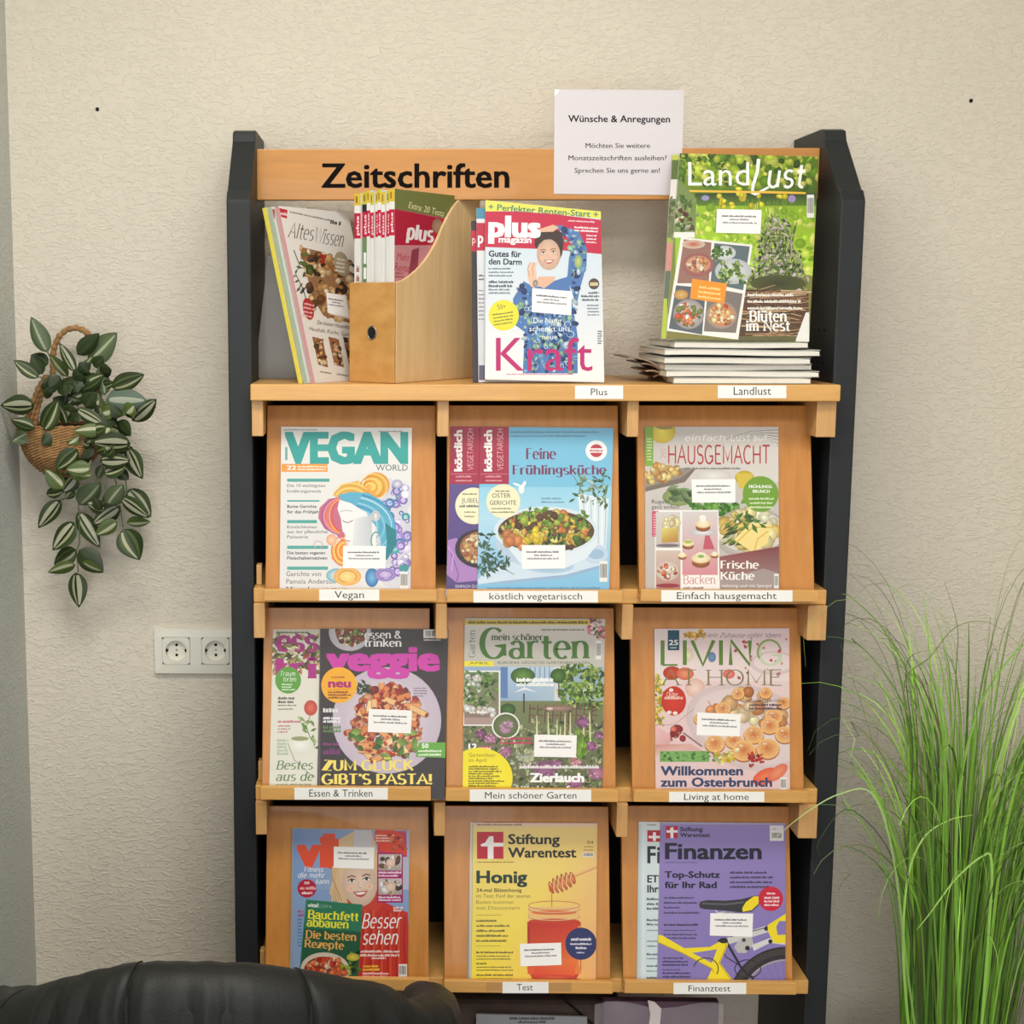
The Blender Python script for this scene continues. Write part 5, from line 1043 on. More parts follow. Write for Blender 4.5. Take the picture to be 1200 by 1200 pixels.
# smoky clear bookend behind them
b = MB(); q = [at(314, 300, .13), at(344, 300, .13), at(366, 440, .13), at(298, 440, .13)]; q[2].z = q[3].z = ZS
b.add(q+[v+Vector((0, .003, 0)) for v in q], [(3, 2, 1, 0), (4, 5, 6, 7), (0, 1, 5, 4), (1, 2, 6, 5), (2, 3, 7, 6), (3, 0, 4, 7)])
be = empty('bookend', (q[3].x, .14, ZS), 'smoky clear plastic bookend behind the leaning magazines', 'bookend'); b.build('upright_plate', M_ACRYL, be)
b = MB(); b.box(q[3].x, q[2].x, .134, .2, ZS, ZS+.003); b.build('foot_plate', M_ACRYL, be)

# wooden file box
sd = np.array([.574, .819, 0]); fd = np.array([-.819, .574, 0]); B0 = at(464, 449, -.024); B0 = np.array([B0.x, B0.y, ZS]); UP = np.array([0, 0, 1.])
fb = empty('magazine_file', (B0+sd*.125+fd*.045).tolist(), 'plywood magazine file with sweeping side, full of magazines', 'magazine file')
curve = [(0, 690), (30, 682), (57, 665), (90, 640), (127, 600), (155, 560), (177, 520), (200, 470), (222, 430), (245, 395), (277, 360), (300, 344), (327, 330), (372, 322)]
sc_ = [((c/372*.25), (1095-y)/3.53/(724-c*.09)) for c, y in curve]
def plate(name, base, pts, ax, nrm, th, m):
    P = [base+ax*u+UP*v for u, v in pts]; Bk = [p+nrm*th for p in P]; n = len(P); b = MB()
    b.add(P+Bk, [tuple(range(n)), tuple(range(n, 2*n))[::-1]]+[(i, i+n, (i+1) % n+n, (i+1) % n) for i in range(n)])
    return b.build(name, m, fb, bevel=.0008, seg=1)
WB = .088; T4 = .005
side = [(0.0, 0)]+sc_+[(.25, 0)]
plate('side_panel', B0, side, sd, fd, T4, M_PLY); plate('side_panel', B0+fd*(WB-T4), side, sd, fd, T4, M_PLY)
plate('back_panel', B0+sd*(.25-T4)+fd*(T4+.0002), [(0, 0), (WB-2*T4-.0004, 0), (WB-2*T4-.0004, .3), (0, .3)], fd, sd, T4-.0002, M_PLY)
fh = sc_[0][1]
fpn = plate('front_panel', B0-sd*.0052, [(0, 0), (WB, 0), (WB, fh), (0, fh)], fd, sd, .005, M_PLYF)
plate('base_panel', B0+sd*.0002+fd*(T4+.0002), [(0, 0), (WB-2*T4-.0004, 0), (WB-2*T4-.0004, .004), (0, .004)], fd, sd, .244, M_PLY)
# finger hole with a thin metal rim
hc = B0-sd*.0056+fd*.043+UP*((1095-893)/3.53/724)
b = MB(); ring = [hc+fd*math.cos(a)*.0085+UP*math.sin(a)*.0105 for a in [i*math.pi/10 for i in range(20)]]
b.tube(ring, .0011, 6, closed=True); b.build('hole_rim', M_STEEL, fb, smooth=True)
b = MB(); b.add([p+sd*.0003 for p in ring], [tuple(range(20))]); b.add([hc+sd*.0004+(p-hc)*1. for p in ring], [tuple(range(20))]); b.build('finger_hole', M_PLDARK, fb)
# the magazines in it, spines forward
def sp_art(i):
    def f(a):
        c = [(60, 64, 60), (70, 120, 70), (226, 224, 220)][0 if i == 9 else 1] if i == 7 else (226, 224, 220)
        a.rect(0, 0, 1, 1, (110, 140, 96) if i == 7 else c); a.rect(0, 0, 1, .065, [(226, 190, 50), (206, 196, 60)][i % 2]); a.rect(.2, .015, .5, .05, (150, 110, 50))
        a.rect(0, .065, 1, .105, (236, 234, 230) if i != 7 else (40, 38, 40)); a.rect(0, .105, 1, .24, (196, 24, 62))
        a.tn('plus', .75, .75+.085, .215, .5, (246, 230, 234), 1.3, .6, rot=0) if 0 else None
        V, Fc = sans('plus', .03); V = V/CAPH; mx = V[:, 0].max(); k = srgb((246, 226, 232))
        for g_, fc in [(q, f_) for q, gr_ in enumerate(Fc) for f_ in [None]+gr_]:
            if fc is None: a.up(); continue
            a._poly([(.72-(-V[j, 1])*0-.0+(-.42)*(V[j, 1])+.0, .225-V[j, 0]/mx*.105) for j in fc], [k]*len(fc))
        if i == 8: a.greek(.3, .8, .42, 4, .05, .035, (150, 40, 60), 2, 0)
        if i == 7: a.rect(.25, .32, .7, .38, (240, 240, 236)); a.rect(.25, .40, .7, .46, (240, 240, 236))
    return f
thk = [.0105, .0072, .0068, .0068, .0066, .0066, .0066, .0112, .0122]; o = T4+.0008
def art_plusbox(a):
    a.rect(600, 250, 1200, 1200, (196, 110, 124), (190, 120, 130)); a.poly([(600, 240), (1000, 250), (1000, 420), (745, 372), (600, 350)], (120, 128, 70)); a.t('Extra: 20 Tests', 785, 935, 366, 26, (236, 230, 170), .01, rot=14)
    a.poly([(600, 350), (740, 372), (1000, 425), (1000, 560), (728, 520), (600, 500)], (186, 26, 60)); a.tn('plus', 775, 890, 492, 62, (248, 240, 240), 1.9, .9, rot=8)
    a.rect(715, 520, 1000, 680, (206, 140, 146)); a.t('Mehr', 738, 790, 580, 30, (186, 40, 70), rot=8); a.t('Rente', 728, 790, 625, 34, (186, 40, 70), rot=8); a.greek(730, 770, 640, 2, 14, 8, (160, 60, 80), 3); a.poly([(800, 540), (830, 530), (820, 680), (780, 680)], (150, 60, 80))
    a.ell(905, 440, 22, 30, (190, 150, 130), (160, 120, 100))
names = ['ninth', 'eighth', 'seventh', 'sixth', 'fifth', 'fourth', 'third', 'second', 'leftmost']
for i, tk in enumerate(thk):
    P = B0+fd*o+sd*(.003+(.004 if i % 3 == 1 else 0))+UP*.0045; o += tk+.0004
    lb = {0: 'magazine with red and pink cover showing, rightmost in the wooden file', 7: 'magazine with green and black spine, second from left in the wooden file', 8: 'white-spined magazine with red lettering, leftmost in the wooden file'}.get(i, '%s magazine from the left in the wooden file, thin white and red spine' % names[i])
    lean = np.array([.03, -.02, 1]) if i == 0 else np.array([0, 0, 1.])
    mag3d(Frame(256, 140, 3.53), P, sd, np.array([0, 0, 1.]), .205, .298-.002*(i % 3), tk, art_plusbox if i == 0 else None, lb, 'magazines in the wooden file', spine_art=sp_art(i))

# standing magazines beside the file
tl = math.radians(7); NP = np.array([0, -math.cos(tl), math.sin(tl)]); PP = np.array([0, -.014, ZS])
def art_plus(a):
    a.rect(100, 50, 800, 1060, (196, 214, 228), (238, 238, 238)); a.rect(100, 620, 800, 1060, (222, 228, 234), (240, 238, 236))
    a.poly([(130, 60), (300, 72), (500, 95), (760, 128), (760, 168), (500, 142), (300, 124), (130, 130)], (226, 222, 90)); a.t('+ Perfekter Renten-Start +', 148, 745, 118, 32, (70, 130, 100), .02, rot=4.2)
    a.poly([(128, 128), (300, 128), (500, 142), (772, 176), (770, 360), (500, 334), (128, 320)], (196, 26, 66))
    # arm over head, hair, dress
    D = [(66, 110, 170), (40, 70, 130), (110, 160, 206), (196, 216, 226), (140, 180, 150), (30, 50, 100)]
    arm = [(500, 200), (540, 205), (640, 240), (682, 330), (680, 420), (640, 560), (632, 800), (632, 1004), (330, 1004), (340, 780), (300, 760), (280, 640), (290, 530), (340, 500), (400, 540), (520, 500), (585, 480), (590, 380), (600, 300), (560, 250)]
    a.poly([(340, 505), (400, 540), (500, 505), (580, 480), (632, 800), (632, 1004), (335, 1004), (345, 780), (290, 740), (282, 600)], (78, 120, 178))
    a.poly([(575, 490), (585, 380), (605, 300), (560, 250), (500, 205), (545, 203), (640, 240), (682, 330), (680, 420), (645, 545), (625, 640), (600, 560)], (78, 120, 178))
    def ind(x, y): return (345 < x < 625 and 560 < y < 1000) or (295 < x < 350 and 530 < y < 740) or (590+max(0, (400-y))*.0 < x < 672 and 300 < y < 500) or (600 < x < 640 and 500 < y < 640) or (540 < x < 650 and 215 < y < 300 and y > 215+(x-540)*.25)
    a.blobs(ind, (290, 210, 680, 1000), 300, 8, 24, D, 5, el=.35); r = random.Random(6)
    for i in range(70):
        x, y = r.uniform(300, 670), r.uniform(215, 990)
        if ind(x, y): a.arc(x, y, r.uniform(8, 20), r.uniform(8, 20), r.uniform(0, 360), r.uniform(360, 600), 3.5, r.choice([(226, 236, 240), (36, 60, 120), (190, 206, 130)]), 1.5)
    a.ell(635, 400, 22, 38, (200, 206, 110), (120, 160, 120)); a.poly([(400, 520), (450, 545), (505, 505), (510, 480), (420, 480)], (226, 180, 152))
    a.poly([(405, 260), (430, 235), (500, 222), (545, 240), (556, 300), (548, 360), (530, 400), (520, 300), (440, 290), (410, 330), (398, 310)], (56, 38, 32)); a.poly([(420, 225), (500, 200), (530, 215), (500, 238), (430, 240)], (226, 180, 150))
    face(a, 474, 358, 64, (232, 190, 164), tilt=-4); a.poly([(402, 330), (412, 268), (450, 248), (510, 246), (548, 285), (548, 350), (530, 300), (490, 278), (450, 282), (420, 310)], (56, 38, 32))
    a.poly([(380, 405), (400, 410), (408, 450), (412, 520), (400, 545), (375, 530), (360, 480)], (232, 190, 164)); 
    for k in range(4): a.line([(372+k*9, 480), (362+k*13, 440-k*3), (376+k*11, 404)], 8, (236, 196, 170) if k % 2 else (214, 166, 140)); 
    a.ell(403, 518, 14, 20, (196, 170, 150), (120, 110, 120))
    a.tn('plus', 148, 430, 262, 104, (250, 246, 246), 0, 0) if 0 else a.t('plus', 148, 432, 262, 108, (250, 246, 246), .05, rot=1); a.t('magazin', 204, 382, 296, 34, (250, 246, 246), .035, rot=1)
    a.greek(580, 740, 182, 1, 9, 9, (240, 200, 210), 3, .1, rot=3); a.greek(612, 742, 218, 2, 17, 10, (250, 240, 242), 4, .1, rot=3, align=1); a.greek(680, 742, 262, 3, 18, 9, (246, 226, 230), 5, .2, rot=3)
    K = (40, 48, 60)
    a.t('Gutes für', 150, 326, 372, 32, K, .03, rot=1); a.t('den Darm', 150, 330, 414, 32, K, .03, rot=1); a.greek(150, 285, 442, 3, 19, 9, (90, 100, 114), 6, .15); a.greek(150, 285, 516, 2, 22, 14, K, 7, .1); a.greek(150, 270, 556, 2, 18, 10, (90, 100, 114), 8, .1)
    a.ell(232, 690, 82, 83, (240, 230, 70), (236, 222, 50), n=32); a.t('50+', 200, 245, 660, 26, (100, 96, 40), rot=-8); a.greek(172, 285, 692, 4, 18, 9, (120, 116, 50), 9, .15, rot=-8)
    a.t('„Die Natur', 376, 548, 732, 28, (240, 246, 246)) ; a.t('schenkt uns', 370, 590, 776, 28, (240, 246, 246)); a.t('neue', 440, 522, 820, 28, (240, 246, 246))
    a.t('Kraft', 190, 712, 990, 178, (190, 34, 110), -.012)
    a.ell(720, 520, 29, 30, (120, 90, 60), (70, 56, 50)); a.rect(698, 512, 742, 530, (206, 196, 150)); a.greek(690, 745, 574, 1, 9, 12, K, 10, 0); a.greek(645, 745, 592, 2, 20, 11, K, 11, .1, align=1); a.greek(680, 745, 640, 4, 17, 8, (80, 90, 104), 12, .1, align=1)
    a.greek(740, 760, 780, 6, 13, 9, (60, 60, 60), 12, 0); a.greek(245, 640, 1012, 1, 9, 7, (200, 110, 150), 13, .1)
magazine(FB, [(57, 178), (640, 190), (640, 1050), (66, 1052)], PP-NP*.02, NP, lambda a: (a.rect(40, 150, 700, 1100, (46, 42, 50), (60, 56, 66)), a.rect(40, 232, 100, 345, (186, 26, 60)), a.t('p', 62, 80, 300, 40, (240, 220, 226))), 'dark magazine standing furthest back of the three beside the wooden file', 'magazines standing beside the wooden file', .006, foot=0, base=(50, 46, 52), spine=(40, 38, 44))
magazine(FB, [(84, 110), (660, 130), (660, 1050), (96, 1052)], PP-NP*.0105, NP, lambda a: (a.rect(60, 90, 700, 1100, (222, 224, 228), (206, 208, 214)), a.rect(60, 100, 700, 168, (70, 140, 170)), a.rect(60, 190, 700, 340, (190, 26, 62)), a.t('p', 92, 122, 300, 60, (246, 236, 238), .03), a.greek(96, 124, 480, 2, 20, 10, (60, 60, 66), 2, 0), a.greek(96, 124, 560, 8, 22, 8, (110, 110, 120), 3, 0), a.rect(98, 960, 130, 1040, (90, 90, 110))), 'white magazine with blue band peeking out behind the smiling woman cover', 'magazines standing beside the wooden file', .008, foot=0)
magazine(FB, [(133, 66), (757, 128), (776, 1046), (131, 1030)], PP, NP, art_plus, 'magazine with crimson masthead and a smiling dark-haired woman in blue', 'magazines standing beside the wooden file', .009, foot=.002, sticker=[(386, 543), (600, 560), (598, 690), (384, 672)])

# stack of magazines at the right end
lay = [(789, 950.5, 440.5, 448.6), (781, 961, 431.8, 440), (780, 953, 424, 431.5), (778, 950, 416, 423.6), (779, 962, 408, 415.6), (791, 949, 400, 407.6)]
ords = ['bottom', 'second lowest', 'third lowest', 'third from the top', 'second from the top', 'topmost']
zc = ZS
for i, (x0, x1, y0, y1) in enumerate(lay):
    wx0, wx1 = at(x0, y0, -.03).x, at(x1, y0, -.03).x; th = .0102; yy0, yy1 = -.032+.004*(i % 3), .2
    nx = 14; r = random.Random(i)
    amp = .0012 if i not in (4,) else .0022; ph = r.random()*3
    def wz(t): return amp*(math.sin(t*5+ph)) if i else 0.
    root = empty('magazine', ((wx0+wx1)/2, .09, zc), 'white-edged magazine lying in the stack at the right, %s one' % ords[i], 'magazine', 'magazines lying in the stack')
    for part, za, zb_, ins, m, c in (('back_cover', 0, .0006, 0, M_PRINT, (216, 214, 206)), ('pages', .0008, th-.0020, .001, M_PAGES, (226, 222, 214)), ('cover', th-.0018, th-.001, 0, M_PRINT, (206, 204, 196) if i < 5 else (170, 176, 140))):
        b = MB(); vs = []
        for k in range(nx+1):
            t = k/nx; x = wx0+ins+(wx1-wx0-2*ins)*t; w_ = wz(t)+amp
            thin = 1-.18*(t > .93)*(part == 'pages')
            for y in (yy0+ins, yy1-ins):
                vs += [(x, y, zc+za+w_*.5), (x, y, zc+za+(zb_-za)*thin+w_*.5)]
        fs = []
        for k in range(nx):
            o_ = 4*k; q = 4*(k+1); fs += [(o_, q, q+1, o_+1), (o_+1, q+1, q+3, o_+3), (o_+3, q+3, q+2, o_+2), (o_+2, q+2, q, o_)]
        fs += [(0, 1, 3, 2), (4*nx, 4*nx+2, 4*nx+3, 4*nx+1)]
        b.add(vs, fs, srgb(c)); b.build(part, m, root, color=True)
    zc += th+.0016*(i in (3, 4))+amp*.2
# curled brown magazines fanning out at the left of the stack
for i, (ex, ey, mx_, my_) in enumerate([(736.5, 420, 766, 419), (752, 427, 770, 426), (758, 436, 772, 433), (768, 443, 776, 438)]):
    p = [at(784-i, 446.5, .02), at(779-i*.5, 437+i*1.5, .02), at(mx_, my_, .02), at(ex, ey, .02)]
    p[0].z = ZS+.001+.0001*i; P = []
    for t in [k/9 for k in range(10)]:
        P.append(p[0]*(1-t)**3+p[1]*3*t*(1-t)**2+p[2]*3*t*t*(1-t)+p[3]*t**3)
    b = MB(); vs = []
    for k, v in enumerate(P):
        d = (P[min(k+1, 9)]-P[max(k-1, 0)]).normalized(); nn = Vector((d.z, 0, -d.x)); nn = -nn if nn.z < 0 else nn; w_ = .0024
        for y in (.02+i*.004, .17): vs += [(v.x, y, v.z), (v.x+nn.x*w_, y, v.z+nn.z*w_)]
    for k in range(9):
        o_ = 4*k; q = o_+4; b.add([], []); 
    fs = []
    for k in range(9):
        o_ = 4*k; q = o_+4; fs += [(o_, q, q+1, o_+1), (o_+1, q+1, q+3, o_+3), (o_+3, q+3, q+2, o_+2), (o_+2, q+2, q, o_)]
    fs += [(0, 1, 3, 2), (36, 38, 39, 37)]
    c = [(150, 128, 106), (140, 110, 88), (168, 138, 110), (130, 86, 70)][i]
    b.add(vs, fs, srgb(c)); o_ = b.build('curled_magazine', M_PRINT, color=True)
    tag(o_, 'curled brownish magazine left of the white stack, %s of the fan' % ['uppermost', 'second from the top', 'third from the top', 'lowest'][i], 'magazine', 'curled magazines beside the stack')

# front-facing country magazine standing on the stack
tl2 = math.radians(16); NL = np.array([0, -math.cos(tl2), math.sin(tl2)]); PL = np.array([0, -.002, zc])
def art_land(a):
    a.rect(160, 260, 760, 980, (110, 150, 40), (130, 120, 60)); a.quad([(160, 260), (760, 260), (760, 470), (160, 470)], [(150, 176, 40), (90, 120, 30), (70, 90, 40), (96, 130, 40)])
    a.blobs(None, (190, 275, 740, 400), 260, 8, 24, [(140, 170, 40), (90, 130, 30), (176, 196, 60), (60, 90, 30), (196, 200, 90)], 3, grad=.8); a.rect(290, 420, 760, 470, (56, 70, 44), (96, 130, 40)); a.quad([(220, 465), (760, 465), (760, 700), (220, 700)], [(150, 190, 40), (140, 176, 36), (176, 206, 60), (160, 196, 60)])
    a.blobs(None, (290, 470, 720, 720), 260, 7, 22, [(160, 200, 50), (130, 170, 36), (190, 214, 80), (206, 214, 100)], 4, grad=.9)
    a.blobs(None, (340, 430, 640, 470), 16, 10, 15, [(240, 220, 60), (226, 206, 40)], 5, el=.7); a.blobs(None, (435, 400, 465, 440), 5, 10, 16, [(240, 220, 60)], 6); a.ell(328, 437, 14, 10, (150, 150, 190)); a.ell(640, 440, 14, 14, (160, 140, 190)); r = random.Random(9)
    for i in range(26): x = r.uniform(320, 650); a.line([(x, r.uniform(440, 460)), (x+r.uniform(-12, 12), 560)], 2, (120, 150, 60))
    # flowering herb in the twig nest
    for i in range(60): x = r.uniform(520, 660); a.line([(590+r.uniform(-40, 40), 770), (x, r.uniform(520, 700))], 3, (86, 104, 60))
    a.leaves(lambda x, y: abs(x-590) < 26+(y-500)*.36 and y < 770, (490, 505, 690, 770), 620, 9, 26, .22, [(90, 110, 60), (150, 160, 110), (206, 190, 196), (60, 76, 40), (180, 170, 150), (176, 186, 120)], 6); a.ell(590, 745, 100, 30, (60, 60, 34), (80, 84, 44))
    a.rect(440, 770, 700, 958, (96, 66, 46), (80, 60, 40))
    for i in range(90):
        x = r.uniform(430, 640); y = r.uniform(768, 950); L = r.uniform(60, 160); s_ = r.uniform(-26, 26); a.line([(x, y), (x+L*.5, y+s_*.2), (x+L, y+s_)], r.uniform(3, 6), r.choice([(150, 110, 76), (186, 150, 110), (110, 74, 50), (206, 176, 136), (70, 46, 34)]), 2)
    a.rect(440, 935, 700, 960, (100, 96, 60)); a.poly([(650, 960), (690, 850), (702, 850), (702, 960)], (236, 234, 228))
    a.greek(480, 650, 792, 1, 9, 11, (240, 236, 226), 5, .1); a.greek(480, 680, 815, 2, 24, 10, (240, 236, 226), 6, .05)
    W = (250, 250, 244)
    a.tn('Blüten', 486, 622, 882, 38, W, 1.35, .65); a.tn('im Nest', 474, 632, 916, 36, W, 1.35, .65)
    a.t('Land', 266, 486, 392, 84, W, .0); a.line([(520, 296), (516, 340), (500, 392), (497, 420), (508, 424), (530, 412), (556, 398)], 13, W, 8); a.tn('ust', 552, 690, 398, 84, W, .95, .75, False, .15)
    a.poly([(262, 408), (500, 412), (560, 412), (690, 416), (690, 423), (262, 415)], (240, 190, 70))
    a.barcode(694, 425, 720, 508, 3)
    # left column and recipe inset
    a.poly([(228, 365), (296, 440), (292, 580), (210, 570), (200, 440), (205, 365)], (120, 140, 80)); a.leaves(None, (215, 440, 290, 560), 60, 16, 34, .3, [(80, 110, 50), (140, 160, 90), (200, 206, 170), (110, 60, 50)], 7); a.rect(200, 560, 290, 580, (236, 234, 226))
    a.poly([(240, 578), (498, 606), (446, 948), (186, 916)], (238, 236, 230)); a.poly([(250, 586), (350, 598), (340, 745), (226, 745)], (150, 110, 100)); a.poly([(360, 600), (488, 612), (464, 770), (346, 745)], (96, 110, 116)); a.poly([(222, 752), (330, 762), (316, 930), (196, 908)], (90, 96, 104)); a.poly([(338, 760), (462, 782), (438, 924), (322, 918)], (126, 116, 110))
    a.ell(285, 604, 42, 16, (190, 80, 50), (206, 190, 170)); a.ell(302, 678, 58, 42, (196, 130, 120), (150, 90, 84)); a.ell(302, 676, 44, 30, (226, 196, 170), (190, 140, 110)); a.blobs(lambda x, y: ((x-302)/38)**2+((y-676)/24)**2 < 1, (262, 650, 342, 704), 30, 5, 12, [(206, 140, 90), (240, 220, 190), (170, 90, 60)], 8)
    a.ell(396, 635, 42, 26, (226, 228, 226), (190, 196, 196)); a.leaves(None, (362, 615, 425, 650), 30, 10, 26, .3, [(80, 120, 50), (120, 150, 70)], 9); a.ell(428, 702, 66, 46, (220, 222, 220), (180, 184, 186)); a.leaves(None, (385, 675, 468, 735), 60, 12, 30, .3, [(70, 110, 44), (120, 150, 70), (170, 190, 110)], 10)
    a.ell(240, 786, 26, 18, (216, 176, 110), (180, 130, 70)); a.ell(268, 856, 56, 54, (206, 200, 196), (150, 140, 140)); a.blobs(lambda x, y: ((x-268)/46)**2+((y-858)/40)**2 < 1, (222, 818, 316, 900), 50, 6, 15, [(196, 80, 50), (226, 130, 80), (240, 236, 224), (110, 120, 50)], 11)
    a.ell(386, 860, 56, 50, (216, 206, 200), (150, 130, 120)); a.ell(386, 860, 46, 40, (226, 170, 110), (200, 130, 80)); a.blobs(lambda x, y: ((x-386)/42)**2+((y-860)/36)**2 < 1, (344, 824, 430, 896), 40, 5, 12, [(236, 200, 140), (206, 90, 50), (190, 130, 80), (250, 230, 190)], 12)
    a.poly([(280, 728), (406, 746), (396, 818), (272, 800)], (240, 150, 40)); a.greek(305, 385, 762, 3, 17, 9, (252, 216, 140), 5, .1, rot=7)
def art_land2(a):
    a.rect(150, 260, 700, 980, (196, 200, 80), (120, 150, 60)); a.rect(150, 300, 700, 370, (90, 110, 50)); a.rect(150, 370, 700, 440, (226, 220, 214)); a.rect(150, 440, 700, 580, (110, 120, 80)); a.leaves(None, (190, 440, 240, 590), 40, 14, 30, .3, [(80, 110, 50), (170, 180, 120)], 4); a.rect(150, 600, 700, 700, (206, 140, 130)); a.rect(150, 700, 700, 920, (96, 110, 90)); a.rect(150, 800, 190, 945, (176, 196, 60))
magazine(FC, [(209, 281), (700, 290), (690, 946), (170, 944)], PL-NL*.0072, NL, art_land2, 'green country magazine showing its left edge behind the front one on the stack', 'magazines standing on the stack', .007, foot=0)
magazine(FC, [(236, 276), (737, 288), (702, 955), (187, 945)], PL, NL, art_land, 'green country magazine with meadow, herb nest and recipe inset, on the stack', 'magazines standing on the stack', .007, foot=0, sticker=[(370, 477), (531, 480), (527, 566), (366, 562)])

# notice on the header
FS = Frame(640, 90, 6.667)
def art_sign(a):
    K = (44, 42, 46)
    a.t('Wünsche & Anregungen', 172, 968, 352, 52, K, .02, rot=.3); a.t('Möchten Sie weitere', 308, 812, 556, 38, K, .01); a.t('Monatszeitschriften ausleihen?', 174, 942, 652, 38, K, .01); a.t('Sprechen Sie uns gerne an!', 222, 888, 750, 38, K, .01)
    a.quad([(60, 90), (110, 90), (85, 135), (62, 150)], [(250, 250, 250)]*4)
o = paper('paper_notice', FS, [(66, 98), (1078, 105), (1052, 925), (60, 915)], (0, HY-.0012, 0), (0, -1, 0), art_sign, None, .0006, M_MATT, (214, 208, 212))
tag(o, 'white paper notice with printed text stuck to the header board', 'notice')
# ------------------------------------------------------------------ bottom compartment
bz = zbs+.0005
bl = at(500, 1180, .05).x; br = at(728, 1180, .05).x; btop = at(600, 1172, .04).z
bag = empty('fabric_bag', ((bl+br)/2, .1, bz), 'dark brown fabric bag with diagonal seams in the bottom compartment', 'bag')
b = MB(); b.box(bl, br, .03, .16, bz, btop); o = b.build('bag_body', M_BAG, bag, bevel=.02, seg=4)
for p in ([(519, 1167), (507, 1186), (495, 1205)], [(655, 1167), (676, 1184), (700, 1205)]):
    b = MB(); b.tube([at(x, y, .0285) for x, y in p], .0018, 5); b.build('seam', M_LEATHER, bag)
cq = FK
o = paper('info_card', FK, [(258, 1150), (836, 1164), (836, 1420), (258, 1420)], (0, .006, 0), (0, -1, 0), lambda a: (a.t('BIS ZEHNTE EXTRA-HEFT', 432, 662, 1176, 15, (70, 72, 78)) if 0 else a.greek(432, 662, 1178, 1, 9, 14, (70, 72, 78), 3, 0), a.greek(476, 620, 1196, 1, 9, 13, (80, 82, 88), 4, 0)), None, .004, M_MATT, (150, 152, 156))
tag(o, 'grey card with two lines of print in front of the brown bag', 'card')
pk = empty('wrapped_pack', (at(780, 1190, .0).x, .02, bz), 'aubergine picture pack wrapped in clear film at the right of the bottom compartment', 'pack')
x0, x1 = at(705, 1180, -.01).x, at(846, 1180, -.01).x; zt_ = at(770, 1171, .0).z
b = MB(); b.box(x0+.004, x1-.004, -.008, .01, bz, zt_); o = b.build('printed_pack', M_PURPLE, pk, bevel=.003)
b = MB()
g = 12; vs = []
r = random.Random(5)
for i in range(g+1):
    for j in range(g+1):
        u, v = i/g, j/g; vs.append((x0-.012+(x1-x0+.014)*u, -.0105-.004*r.random(), bz+(zt_-bz-.004)*v+.006*math.sin(u*9)*(v > .9)))
b.add(vs, [(i*(g+1)+j, (i+1)*(g+1)+j, (i+1)*(g+1)+j+1, i*(g+1)+j+1) for i in range(g) for j in range(g)])
b.build('film', M_FILM, pk)
b = MB(); b.add([at(759, 1172, -.0145), at(767, 1174, -.0145), at(775, 1182, -.0145), at(771, 1230, -.0145), at(757, 1230, -.0145), at(762, 1188, -.0145)], [(0, 1, 2, 3, 4, 5)]); b.build('film_fold', mat('film_crease', (226, 214, 212), .3, .5), pk)

# ------------------------------------------------------------------ twin wall socket
sk = empty('wall_socket', (at(228, 763, WY).x, WY-.005, at(228, 763, WY).z), 'white double wall socket left of the rack', 'socket')
fx0, fz1 = at(180.5, 738, WY-.01).x, at(180.5, 738, WY-.01).z; fz0 = at(180.5, 789, WY-.01).z; fx1 = fx0+.152
S1 = .0505
cs = [at(206.2, 763, WY-.012), at(252.3, 763, WY-.012)]
b = MB(); th = .0105; yb = WY-.0005; yf = WY-th
# frame with two square openings, built as a grid of boxes
xs = [fx0, cs[0].x-S1/2-.0006, cs[0].x+S1/2+.0006, cs[1].x-S1/2-.0006, cs[1].x+S1/2+.0006, fx1]; zs = [fz0, cs[0].z-S1/2-.0006, cs[0].z+S1/2+.0006, fz1]
b.add([(x, yf if (0 < i < 5 and 0 < j < 3) else yf+.0012, z) for i, x in enumerate(xs) for j, z in enumerate(zs)], [(i*4+j, (i+1)*4+j, (i+1)*4+j+1, i*4+j+1) for i in range(5) for j in range(3) if not (j == 1 and i in (1, 3))])
b.add([(fx0, yf+.0012, fz0), (fx1, yf+.0012, fz0), (fx1, yf+.0012, fz1), (fx0, yf+.0012, fz1), (fx0-.0015, yb, fz0-.0015), (fx1+.0015, yb, fz0-.0015), (fx1+.0015, yb, fz1+.0015), (fx0-.0015, yb, fz1+.0015)], [(0, 4, 5, 1), (1, 5, 6, 2), (2, 6, 7, 3), (3, 7, 4, 0), (4, 7, 6, 5)])
for i in (1, 3): b.add([(xs[i], yf, zs[1]), (xs[i+1], yf, zs[1]), (xs[i+1], yf, zs[2]), (xs[i], yf, zs[2]), (xs[i], yb-.002, zs[1]), (xs[i+1], yb-.002, zs[1]), (xs[i+1], yb-.002, zs[2]), (xs[i], yb-.002, zs[2])], [(0, 1, 5, 4), (1, 2, 6, 5), (2, 3, 7, 6), (3, 0, 4, 7)])
b.build('frame', M_PLASTIC, sk)
